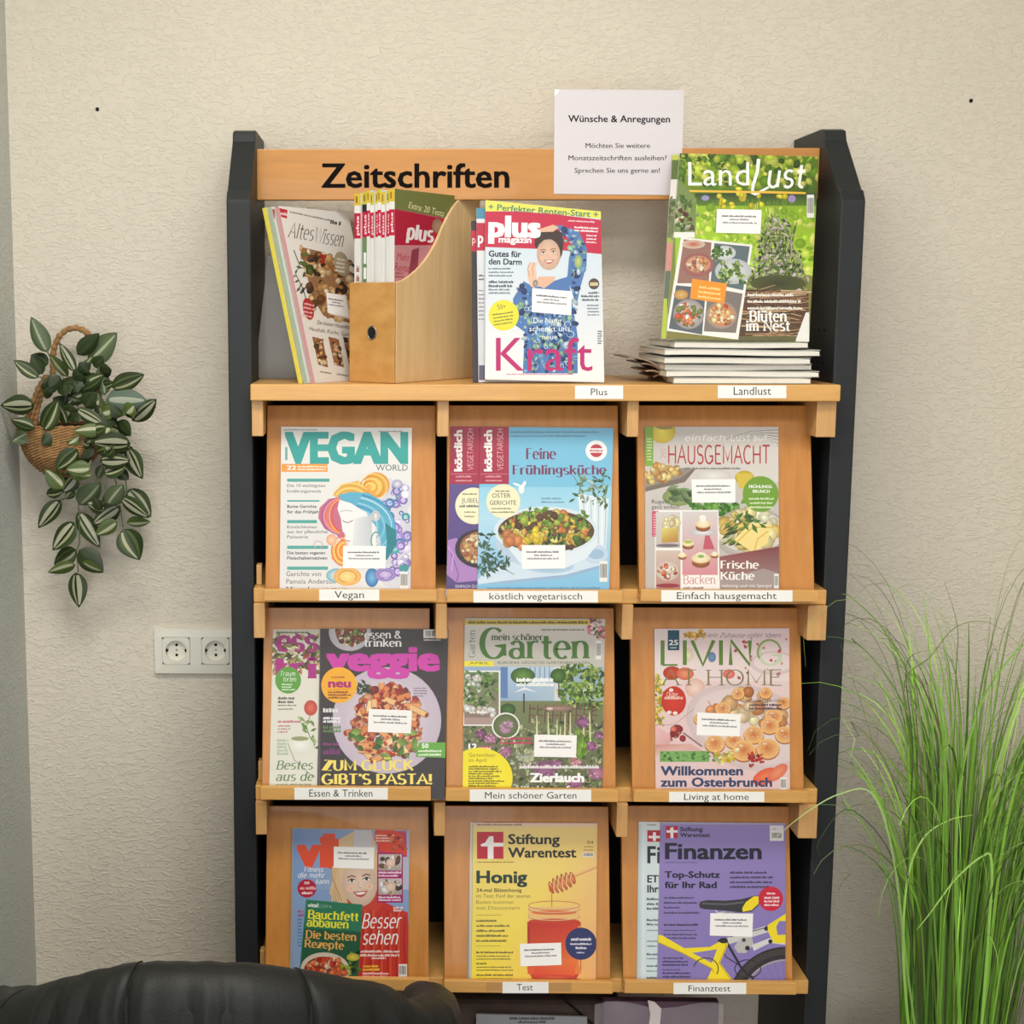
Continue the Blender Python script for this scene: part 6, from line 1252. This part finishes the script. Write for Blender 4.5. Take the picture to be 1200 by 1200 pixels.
for c in cs:
    b = MB(); n = 32; R0 = .0195; y0 = yf-.0006; y1 = yf+.008; h = S1/2
    sq = []
    for k in range(n):
        a_ = 2*math.pi*(k+.5)/n; ca, sa_ = math.cos(a_), math.sin(a_); m_ = h/max(abs(ca), abs(sa_)); sq.append((c.x+ca*m_, y0, c.z+sa_*m_))
    ci = [(c.x+R0*math.cos(2*math.pi*(k+.5)/n), y0, c.z+R0*math.sin(2*math.pi*(k+.5)/n)) for k in range(n)]
    cb = [(x, y1, z) for x, y, z in ci]; sb_ = [(x, y1, z) for x, y, z in sq]
    vs = sq+ci+cb+sb_; fs = []
    for k in range(n):
        l = (k+1) % n; fs += [(k, l, n+l, n+k), (n+k, n+l, 2*n+l, 2*n+k), (k, 3*n+k, 3*n+l, l)]
    fs.append(tuple(2*n+k for k in range(n)))
    b.add(vs, fs); ins = b.build('socket_insert', M_PLASTIC, sk)
    for dx, dz, rr, nm in ((0, .0095, .0027, 'contact_hole'), (0, -.0095, .0027, 'contact_hole'), (0, 0, .0018, 'screw'), (-.0178, 0, .0028, 'earth_clip'), (.0178, 0, .0028, 'earth_clip')):
        b = MB(); q = [(c.x+dx+rr*math.cos(a_*math.pi/6), y1-.0004-(.005 if dx else 0), c.z+dz+rr*math.sin(a_*math.pi/6)) for a_ in range(12)]
        q2 = [(x, y+(.0003 if not dx else .004), z) for x, y, z in q]
        b.add(q+q2, [tuple(range(12))]+[(k, (k+1) % 12, 12+(k+1) % 12, 12+k) for k in range(12)]); b.build(nm, M_STEEL if nm == 'screw' else M_PLDARK, ins)
# two old dowel holes in the wall
for x, y, l in ((114, 128, 'small dark dowel hole in the wall at the upper left'), (1138, 118, 'small dark dowel hole in the wall at the upper right')):
    p = at(x, y, WY-.001); b = MB(); b.add([(p.x+.0032*math.cos(k*math.pi/6), WY-.0012, p.z+.0036*math.sin(k*math.pi/6)) for k in range(12)]+[(p.x+.0032*math.cos(k*math.pi/6), WY+.003, p.z+.0036*math.sin(k*math.pi/6)) for k in range(12)], [tuple(range(12))[::-1]]+[(k, (k+1) % 12, 12+(k+1) % 12, 12+k) for k in range(12)])
    o = b.build('wall_plug', M_PLDARK); tag(o, l.replace('hole', 'plug'), 'wall plug', 'wall plugs')

# ------------------------------------------------------------------ hanging basket with striped leaves
FP = Frame(0, 360, 6); FQ = Frame(20, 520, 6)
pc = at(76, 500, .2)
hb = empty('hanging_plant', (pc.x, .22, at(76, 556, .2).z), 'wicker wall basket with trailing white-striped green leaves', 'hanging plant')
def basket():
    b = MB(); r = random.Random(2)
    prof = [(556, 14), (552, 22), (546, 30), (540, 36), (533, 41), (526, 45), (519, 48.5), (512, 51), (505, 53), (498, 53)]
    ys = np.linspace(556, 498, 20); hws = np.interp(-ys, [-p[0] for p in prof], [p[1] for p in prof])
    for k, (y, hw) in enumerate(zip(ys.tolist(), hws.tolist())):
        cx = 72+(k/19)*1.5; c = at(cx, y, .215); rx = hw/F*2.5; ry = min(.062, rx)
        for tw in (0, 1):
            pts = []
            for i in range(48):
                a_ = 2*math.pi*i/48; wv = .0024*math.cos(a_*14+k*math.pi+tw*math.pi)
                yy = c.y-.0+(ry+wv)*math.sin(a_); pts.append((c.x+(rx+wv)*math.cos(a_), min(yy, WY-.003), c.z+.0022*math.sin(a_*14+k*math.pi+tw*math.pi)))
            b.tube(pts, .0021, 5, closed=True)
    return b.build('basket', M_WICKER, hb, smooth=True)
basket()
# side hoods and loop handle, wound with cord
def cord(pts, rad, wraps, name, amp=.0016):
    P = [Vector(p) for p in pts]; L = [0]
    for i in range(1, len(P)): L.append(L[-1]+(P[i]-P[i-1]).length)
    out = []; n = wraps*6
    for i in range(n+1):
        t = L[-1]*i/n; k = max(j for j in range(len(L)) if L[j] <= t+1e-9); k = min(k, len(P)-2); f = (t-L[k])/(L[k+1]-L[k]); out.append(P[k].lerp(P[k+1], f))
    b = MB(); b.tube(out, [rad+amp*abs(math.sin(i*math.pi/6)) for i in range(n+1)], 8); return b.build(name, M_WICKER, hb, smooth=True)
cord([at(x, y, .235) for x, y in ((62, 440), (62, 418), (64, 405), (70, 393), (79, 386), (89, 384), (98, 387), (105, 393), (112, 404), (116, 420))], .0042, 16, 'handle')
for dx in (0, 5, 10): cord([at(x, y, .19+.006*dx/5) for x, y in ((28+dx*1.2, 500), (37+dx*.8, 475), (45+dx*.6, 455), (54+dx*.4, 440))], .0034, 9, 'basket_side')
for dx in (0, 6): cord([at(x, y, .2) for x, y in ((124-dx, 500), (120-dx, 475), (112-dx, 450))], .0034, 9, 'basket_side')
b = MB(); c = at(74, 500, .215); b.add([(c.x+.066*math.cos(k*math.pi/12), min(c.y+.05*math.sin(k*math.pi/12), WY-.006), c.z+.001) for k in range(24)], [tuple(range(24))]); b.build('moss', M_SOIL, hb)
def leafmesh(kind, cup):
    """unit leaf: x 0..1 base to tip, y half-width .5, striped lengthwise"""
    D, Wt = (58, 72, 34), (204, 206, 168)
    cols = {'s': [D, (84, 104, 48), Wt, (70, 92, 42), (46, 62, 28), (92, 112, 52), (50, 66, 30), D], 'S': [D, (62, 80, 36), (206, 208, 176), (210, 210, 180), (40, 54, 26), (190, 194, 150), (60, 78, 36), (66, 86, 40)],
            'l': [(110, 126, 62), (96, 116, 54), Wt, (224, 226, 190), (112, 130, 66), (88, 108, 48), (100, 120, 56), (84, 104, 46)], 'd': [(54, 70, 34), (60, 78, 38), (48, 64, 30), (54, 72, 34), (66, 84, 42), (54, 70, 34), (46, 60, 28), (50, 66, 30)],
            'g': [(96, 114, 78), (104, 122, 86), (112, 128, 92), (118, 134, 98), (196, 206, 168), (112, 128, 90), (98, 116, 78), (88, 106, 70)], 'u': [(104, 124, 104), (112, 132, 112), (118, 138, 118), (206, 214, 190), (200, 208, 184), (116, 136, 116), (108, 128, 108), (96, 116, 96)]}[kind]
    b = MB(); nl = 12; vs = []
    for i in range(nl+1):
        t = i/nl; w_ = .5*math.sin(math.pi*min(1, t**.78))**.8 if 0 < t < 1 else 0
        w_ = max(w_, .012)
        for j in range(9):
            q = (j/8-.5)*2; vs.append((t, q*w_, -cup*q*q*w_+.14*cup*math.sin(t*math.pi)+.03*abs(q)*w_))
    fs, cc = [], []
    b.v = vs
    for i in range(nl):
        for j in range(8):
            f = (i*9+j, (i+1)*9+j, (i+1)*9+j+1, i*9+j+1); c = srgb(cols[j])
            if i in (0, nl-1): c = srgb(cols[0])
            b.f.append(f); b.m.append(0); b.c.append([c]*4)
    return b
LM = {}
for kd in 'sSldgu':
    b = leafmesh(kd, .25); o = b.build('leaf_mesh', M_LEAF, loc=(0, 0, 0), smooth=True, color=True); LM[kd] = o.data; bpy.data.objects.remove(o)
leafn = 0
def leaf(fr, bx, by, tx, ty, wd, kd, y, tilt=None, flip=None, dy=0):
    global leafn; r = R
    p0 = at(*[float(v) for v in fr.px(bx, by)], y); p1 = at(*[float(v) for v in fr.px(tx, ty)], y-.006+dy)
    X = (p1-p0); L = X.length; X = X/L; N_ = Vector((0, -1, 0)); a_ = r.uniform(-.5, .5) if tilt is None else tilt
    Y = N_.cross(X).normalized(); Y = (Matrix.Rotation(a_, 3, X) @ Y); Z = X.cross(Y).normalized()
    if flip or (flip is None and r.random() < .5): Y, Z = Y, Z; s = -1
    else: s = 1
    W_ = 1.18*wd/fr.k/F*2.55; p1 = p0+(p1-p0)*1.06; L *= 1.06
    M = Matrix.Identity(4)
    for i in range(3): M[i][0] = X[i]*L; M[i][1] = Y[i]*W_*s/max(.5, math.cos(a_)); M[i][2] = Z[i]*W_
    o = bpy.data.objects.new('leaf', LM[kd]); sc.collection.objects.link(o); o.parent = hb
    M.translation = p0-WL[hb.name]; o.matrix_local = M
    leafn += 1
LV = [(335, 318, 226, 82, 105, 'g'), (620, 380, 812, 190, 150, 'g'), (545, 335, 690, 192, 100, 'd'), (275, 492, 106, 378, 78, 's'), (340, 400, 222, 340, 90, 'd'), (300, 470, 225, 345, 80, 'd'), (528, 455, 424, 262, 72, 'S'), (478, 490, 355, 340, 72, 'l'),
      (505, 540, 650, 350, 62, 'l'), (575, 575, 725, 480, 90, 's'), (785, 565, 1002, 478, 108, 's'), (735, 620, 700, 420, 92, 'g'), (700, 450, 780, 440, 90, 'd'), (745, 650, 1020, 655, 150, 'u'), (930, 800, 1090, 655, 112, 'S'), (240, 690, 18, 692, 125, 'S'), (300, 865, 402, 660, 120, 's'),
      (466, 830, 400, 670, 64, 's'), (715, 805, 685, 605, 84, 'g'), (535, 715, 730, 825, 84, 'S'), (245, 850, 84, 795, 84, 's'), (240, 870, 90, 945, 90, 'g'), (296, 872, 472, 950, 84, 'S'), (722, 862, 530, 872, 82, 'l'), (738, 825, 905, 892, 96, 'S'), (830, 800, 915, 900, 90, 'd'),
      (918, 960, 660, 952, 128, 'S'), (895, 990, 992, 1195, 108, 'S'), (700, 1080, 905, 1078, 110, 'S'), (545, 1000, 398, 1135, 110, 's'), (640, 1130, 475, 1140, 96, 'l'), (440, 880, 475, 960, 60, 's'), (560, 900, 480, 960, 70, 'l'), (420, 560, 340, 520, 110, 'd'), (450, 600, 470, 500, 90, 'd'),
      (560, 640, 520, 540, 100, 'd'), (600, 700, 660, 600, 110, 'd'), (480, 720, 380, 640, 110, 'd'), (640, 560, 560, 500, 90, 'd'), (620, 460, 560, 390, 80, 'd'), (420, 480, 350, 560, 90, 'd'), (700, 560, 800, 530, 60, 's'), (600, 620, 480, 680, 70, 's'), (860, 760, 780, 700, 80, 'd'), (640, 960, 560, 1060, 100, 'd'), (760, 900, 660, 900, 90, 'd'), (380, 900, 300, 960, 90, 'd'), (200, 830, 120, 860, 70, 'd'), (660, 420, 720, 350, 80, 'd'), (780, 700, 900, 740, 90, 'l')]
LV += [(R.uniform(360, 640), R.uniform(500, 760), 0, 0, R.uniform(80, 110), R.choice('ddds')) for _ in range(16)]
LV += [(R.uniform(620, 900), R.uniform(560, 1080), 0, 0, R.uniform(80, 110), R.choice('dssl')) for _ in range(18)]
LV = [v if v[2] else (v[0], v[1], v[0]+R.uniform(-110, 110), v[1]+R.uniform(-90, 90), v[4], v[5]) for v in LV]
LQ = [(325, 310, 205, 190, 96, 'l'), (415, 225, 325, 335, 110, 'S'), (205, 352, 320, 335, 70, 's'), (362, 185, 520, 222, 96, 'l'), (435, 430, 580, 280, 125, 'g'), (303, 395, 158, 582, 100, 'S'), (402, 552, 258, 738, 125, 'S'), (428, 478, 574, 718, 110, 'S'), (620, 465, 498, 418, 84, 'S'), (745, 305, 600, 420, 100, 'd'),
      (638, 430, 742, 295, 112, 'g'), (722, 440, 542, 560, 115, 'S'), (702, 545, 562, 636, 96, 'l'), (728, 380, 918, 514, 100, 'S'), (780, 320, 932, 505, 130, 'S'), (770, 556, 928, 548, 72, 'l'), (745, 600, 856, 805, 145, 's'), (412, 742, 268, 842, 110, 's'), (410, 850, 228, 902, 80, 'l'), (436, 745, 597, 898, 138, 'd'), (460, 830, 590, 892, 60, 'l'), (415, 905, 434, 1138, 124, 'S'),
      (765, 55, 877, 236, 96, 'S'), (608, 205, 765, 155, 92, 'S'), (405, 330, 340, 385, 55, 's'), (600, 130, 780, 125, 80, 's'), (520, 100, 450, 190, 70, 's'), (560, 240, 600, 150, 60, 'g'), (700, 180, 780, 250, 70, 'd'), (420, 170, 290, 180, 80, 's'), (280, 180, 420, 60, 100, 's'), (560, 60, 800, 30, 90, 'S'), (590, 470, 540, 380, 60, 'd')]
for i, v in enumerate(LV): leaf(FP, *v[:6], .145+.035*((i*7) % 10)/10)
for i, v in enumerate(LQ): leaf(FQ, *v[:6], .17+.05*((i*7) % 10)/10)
def stem(fr, pts, y=.205, rad=.0011):
    b = MB(); b.tube([at(*[float(q) for q in fr.px(*p)], y) for p in pts], rad, 5); b.build('stem', M_STEM, hb)
stem(FQ, [(410, 60), (430, 250), (432, 440), (438, 480), (440, 700), (420, 750), (430, 905)]); stem(FQ, [(690, 60), (690, 250), (720, 400), (745, 590)]); stem(FQ, [(300, 400), (380, 370), (430, 340)])
stem(FQ, [(760, 230), (770, 320), (730, 420)]); stem(FP, [(500, 560), (400, 440), (335, 318)], .17); stem(FP, [(560, 640), (700, 520), (800, 560)], .17); stem(FP, [(600, 720), (760, 660)], .17); stem(FP, [(400, 900), (250, 860)], .17); stem(FP, [(620, 720), (560, 900), (640, 1130)], .18); stem(FP, [(450, 560), (280, 490)], .17)
stem(FP, [(820, 720), (940, 760), (1100, 705)], .18, .0008)

# ------------------------------------------------------------------ ornamental grass in a pot, at the right
gx = at(1112, 1190, -.06).x; gy = -.075
gr = empty('potted_grass', (gx, gy, 0), 'tall potted grass with thin arching green blades right of the rack', 'potted plant')
b = MB(); pr = [(.10, 0), (.135, .02), (.15, .16), (.155, .26), (.16, .28), (.148, .28), (.143, .25)]
vs = []; n = 28
for rr, z in pr: vs += [(gx+rr*math.cos(2*math.pi*k/n), gy+rr*math.sin(2*math.pi*k/n), z) for k in range(n)]
b.add(vs, [(i*n+k, i*n+(k+1) % n, (i+1)*n+(k+1) % n, (i+1)*n+k) for i in range(len(pr)-1) for k in range(n)]+[tuple(range(n))[::-1]]); b.build('pot', M_POT, gr, smooth=True)
b = MB(); b.add([(gx+.143*math.cos(2*math.pi*k/n), gy+.143*math.sin(2*math.pi*k/n), .255) for k in range(n)], [tuple(range(n))]); b.build('potting_soil', M_SOIL, gr)
rg = random.Random(21)
def strip(b, P, w0, c0, c1, tip=.12, tw=0):
    n = len(P); vs = []; cs_ = []
    for i, p in enumerate(P):
        t = i/(n-1); d = (P[min(i+1, n-1)]-P[max(i-1, 0)]).normalized(); view = Vector((0, 1, 0)); s = d.cross(view)
        if s.length < .1: s = d.cross(Vector((1, 0, 0)))
        s.normalize(); s = Matrix.Rotation(tw*(1-t*.5), 3, d) @ s
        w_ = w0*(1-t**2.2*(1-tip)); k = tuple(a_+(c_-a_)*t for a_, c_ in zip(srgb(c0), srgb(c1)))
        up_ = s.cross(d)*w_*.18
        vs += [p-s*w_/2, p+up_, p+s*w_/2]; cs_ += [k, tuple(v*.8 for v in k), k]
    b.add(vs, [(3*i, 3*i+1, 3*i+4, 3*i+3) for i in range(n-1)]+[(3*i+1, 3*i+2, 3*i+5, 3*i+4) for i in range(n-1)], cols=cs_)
def grow(az, lean, L, bend, pw, base_r, curl=0):
    n = 26; ds = L/(n-1); p = Vector((gx+base_r*math.cos(az), gy+base_r*math.sin(az)*.8, .25)); P = [p.copy()]
    for i in range(1, n):
        t = i/(n-1); th = lean+bend*t**pw; a2 = az+curl*t
        p = p+Vector((math.sin(th)*math.cos(a2), math.sin(th)*math.sin(a2)*.8, math.cos(th)))*ds
        q = p.copy(); q.y = max(min(q.y, WY-.015), -.6)
        if q.y > -.075 and q.x < xi1+.045: q.y = -.075-.02*rg.random()*0
        if q.x > xr-.01: q.x = xr-.01
        P.append(q)
    return P
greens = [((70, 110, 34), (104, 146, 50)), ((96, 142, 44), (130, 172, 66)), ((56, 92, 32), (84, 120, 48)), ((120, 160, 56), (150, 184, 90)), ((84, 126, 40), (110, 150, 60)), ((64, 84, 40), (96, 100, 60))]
fine = MB(); made = 0; tries = 0
lim = at(990, 800, -.1).x; lim2 = at(940, 800, -.1).x
while made < 380 and tries < 6000:
    tries += 1; i = made
    left = rg.random() < .55; az = (math.pi if left else 0)+rg.gauss(0, 1.0)
    big = i < 56
    c0, c1 = greens[int(rg.random()*6)]
    j = .85+.4*rg.random(); c0 = tuple(v*j for v in c0); c1 = tuple(v*j for v in c1)
    if big: P = grow(az, rg.uniform(-.02, .05), rg.uniform(.55, .86), rg.uniform(.1, .9), rg.uniform(3, 5), rg.uniform(.005, .085)); w_ = rg.uniform(.0055, .0095)
    elif i < 150: P = grow(az, rg.uniform(-.02, .09), rg.uniform(.45, .92), rg.uniform(.8, 3.0), rg.uniform(3.5, 6), rg.uniform(.005, .09)); w_ = rg.uniform(.003, .0055)
    else: P = grow(az, rg.uniform(.0, .14), rg.uniform(.6, 1.16), rg.uniform(2.0, 3.7), rg.uniform(3.2, 6.5), rg.uniform(.01, .09), rg.uniform(-.5, .5)); w_ = rg.uniform(.0012, .0026)
    mx_ = min(p.x for p in P)
    if mx_ < lim and (mx_ < lim2 or rg.random() < .85): continue
    made += 1
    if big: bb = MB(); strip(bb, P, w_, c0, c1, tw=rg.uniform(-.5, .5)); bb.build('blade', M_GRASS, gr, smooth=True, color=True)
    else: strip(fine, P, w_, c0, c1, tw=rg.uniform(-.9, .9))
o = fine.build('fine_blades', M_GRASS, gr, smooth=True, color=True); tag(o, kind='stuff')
def hand(pts, w_, c0, c1, y=-.17):
    P = [at(x, y_, y) for x, y_ in pts]; Q = []
    for i in range(len(P)-1):
        p0, p1, p2, p3 = P[max(i-1, 0)], P[i], P[i+1], P[min(i+2, len(P)-1)]
        for k in range(5):
            t = k/5; Q.append(.5*((2*p1)+(p2-p0)*t+(2*p0-5*p1+4*p2-p3)*t*t+(3*p1-p0-3*p2+p3)*t**3))
    Q.append(P[-1]); b = MB(); strip(b, Q, w_, c0, c1); b.build('blade', M_GRASS, gr, smooth=True, color=True)
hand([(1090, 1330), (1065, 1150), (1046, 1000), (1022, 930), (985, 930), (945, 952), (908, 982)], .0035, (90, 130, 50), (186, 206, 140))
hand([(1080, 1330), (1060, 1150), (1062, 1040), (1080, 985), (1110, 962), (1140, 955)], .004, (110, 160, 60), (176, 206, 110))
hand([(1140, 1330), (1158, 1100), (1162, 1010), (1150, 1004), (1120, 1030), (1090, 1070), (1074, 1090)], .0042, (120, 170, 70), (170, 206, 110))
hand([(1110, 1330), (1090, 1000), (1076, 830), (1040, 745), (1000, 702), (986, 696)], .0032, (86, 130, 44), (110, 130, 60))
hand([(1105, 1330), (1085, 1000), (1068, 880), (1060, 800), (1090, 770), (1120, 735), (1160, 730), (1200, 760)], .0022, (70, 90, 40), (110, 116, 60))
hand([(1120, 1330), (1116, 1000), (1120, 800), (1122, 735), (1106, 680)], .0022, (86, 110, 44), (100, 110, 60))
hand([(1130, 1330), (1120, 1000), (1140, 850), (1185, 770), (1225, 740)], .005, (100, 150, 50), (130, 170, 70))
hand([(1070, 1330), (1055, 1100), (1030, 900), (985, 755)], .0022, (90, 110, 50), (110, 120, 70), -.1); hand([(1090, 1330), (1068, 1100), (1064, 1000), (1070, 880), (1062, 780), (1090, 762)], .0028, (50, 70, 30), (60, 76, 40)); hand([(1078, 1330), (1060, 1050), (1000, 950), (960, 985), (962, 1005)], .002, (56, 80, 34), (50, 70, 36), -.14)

# ------------------------------------------------------------------ black leather tub chair in the foreground
ccx = at(225, 1150, -.72).x; cyc = -.47; rx_, ry_ = .29, .26
ztop = at(220, 1130, -.74).z
ch = empty('armchair', (ccx, cyc, 0), 'black leather tub armchair with stitched back in the foreground', 'armchair')
RIM = [(-400, 1290), (-60, 1190), (0, 1168), (60, 1150), (110, 1138), (150, 1131), (220, 1130), (300, 1132), (380, 1141), (450, 1153), (500, 1166), (540, 1188), (600, 1240)]
def hprof(d):   # drop of the rim below its highest point, by angle from the back's middle
    e = max(-62, min(62, d)); a_ = math.radians(e); X, Y = ccx+rx_*math.sin(a_), cyc-ry_*math.cos(a_); z = ztop
    for _ in range(4):
        px = project((X, Y, z))[0]; py = np.interp(px, [q[0] for q in RIM], [q[1] for q in RIM]); z = at(px, float(py), Y).z
    return ztop-z+max(0, abs(d)-62)*.0016
def shell(name, d0, d1, th, drop, zlow, rim, m, folds=(), cap=True, grow_=0.):
    b = MB(); n = int(abs(d1-d0)/.6); K = 22; vs = []
    for i in range(n+1):
        d = d0+(d1-d0)*i/n; a_ = math.radians(d); zt_ = ztop-hprof(d)-drop
        edge = min(1, (i/n)*14+.05, (1-i/n)*14+.05) if cap else 1; edge = math.sqrt(max(0, 1-(1-edge)**2))
        bump = sum(am*math.exp(-((d-c)/w_)**2) for c, w_, am in folds)
        for k in range(K+1):
            t = k/K
            # section: outer foot -> outer wall -> round top -> inner wall
            if t < .35: u = t/.35; off = th/2; z = zlow+(zt_-th/2-zlow)*u; sc2 = bump*min(1, u*1.2)
            elif t < .65: q = math.pi*(t-.35)/.3; off = th/2*math.cos(q); z = zt_-th/2+th/2*math.sin(q); sc2 = bump
            else: u = (t-.65)/.35; off = -th/2; z = (zt_-th/2)+(zlow-(zt_-th/2))*u; sc2 = bump*(1-u)
            if t < .35: off = th/2+.010*math.sin(math.pi*t/.35)
            off = off*edge+grow_; z = z-(1-edge)*th*.3+ (sc2*.12 if .35 <= t <= .65 else 0)
            rr = off+(sc2 if t < .35 else sc2*(1-(t-.35)/.15) if t < .5 else -sc2*.3)
            vs.append((ccx+(rx_+rr)*math.sin(a_), cyc-(ry_+rr)*math.cos(a_), z))
    fs = [(i*(K+1)+k, (i+1)*(K+1)+k, (i+1)*(K+1)+k+1, i*(K+1)+k+1) for i in range(n) for k in range(K)]
    fs += [tuple(range(K+1)), tuple(n*(K+1)+k for k in range(K+1))[::-1]]
    b.add(vs, fs); return b.build(name, m, ch, smooth=True)
folds = [(-34, 1.6, .006), (-30, 1.3, -.006), (-26, 1.4, .005), (-22, 1.2, -.005), (-18, 1.2, .004), (-13, .9, -.008), (-9, 1.5, .004), (0, 1.6, -.004), (4, 1.2, .003), (8, 1.2, -.004), (13, 1.4, .002), (26, .9, -.007), (30, 2, .003), (42, 1.8, -.004), (47, 1.6, .005), (54, 1.2, .006), (-50, .9, -.005), (-60, 4, .003)]
shell('back_cushion', -96, 60, .085, 0, .34, 0, M_LEATHER, folds)
shell('tub_shell', -118, 118, .07, .012, .22, 0, M_LEATHER, [(75, 2, .002), (90, 2, -.002), (-105, 2, -.002)], grow_=.006)
def pip(name, ds, zo=0, rad=.0028, off=.0):
    b = MB(); pts = []
    for d, s in ds:
        a_ = math.radians(d); zt_ = ztop-hprof(d); th = .085
        if s < 1: rr = th/2+.010*math.sin(math.pi*s); z = .34+(zt_-th/2-.34)*s
        else: q = math.pi*(s-1); rr = th/2*math.cos(q); z = zt_-th/2+th/2*math.sin(q)
        rr += .0006; pts.append((ccx+(rx_+rr)*math.sin(a_), cyc-(ry_+rr)*math.cos(a_), z+.0004))
    b.tube(pts, rad, 6); b.build(name, M_LEATHER, ch, smooth=True)
for d, s_ in ((-13, .06), (26, -.05), (-50, .09)): pip('piping', [(d+s_*60*(1-k/14) if k < 14 else d, .3+k*.05) for k in range(14)]+[(d, 1+.06*k) for k in range(12)], rad=.0011)
0 and pip('piping', [(57.5, .6+.05*k) for k in range(8)]+[(57.5, 1+.06*k) for k in range(9)], rad=.003)
b = MB(); b.box(-.235, .235, -.2, .24, 0, .13); bm_v = [(ccx+x, cyc+.02+y, .33+z) for x, y, z in b.v]; b.v = bm_v; b.build('seat_cushion', M_LEATHER, ch, bevel=.035, seg=4, smooth=True)
b = MB(); n = 30; b.add([(ccx+(rx_-.02)*math.sin(2*math.pi*k/n), cyc-(ry_-.02)*math.cos(2*math.pi*k/n), z) for z in (.2, .325) for k in range(n)], [tuple(range(n)), tuple(range(n, 2*n))[::-1]]+[(k, (k+1) % n, n+(k+1) % n, n+k) for k in range(n)]); b.build('seat_base', M_LEATHER, ch)
for sx in (-1, 1):
    for sy in (-1, 1):
        b = MB(); p = (ccx+sx*.2, cyc+sy*.16, .2); b.tube([p, (p[0]+sx*.03, p[1]+sy*.03, 0)], [.02, .012], 10); b.build('leg', M_DARK, ch, smooth=True)
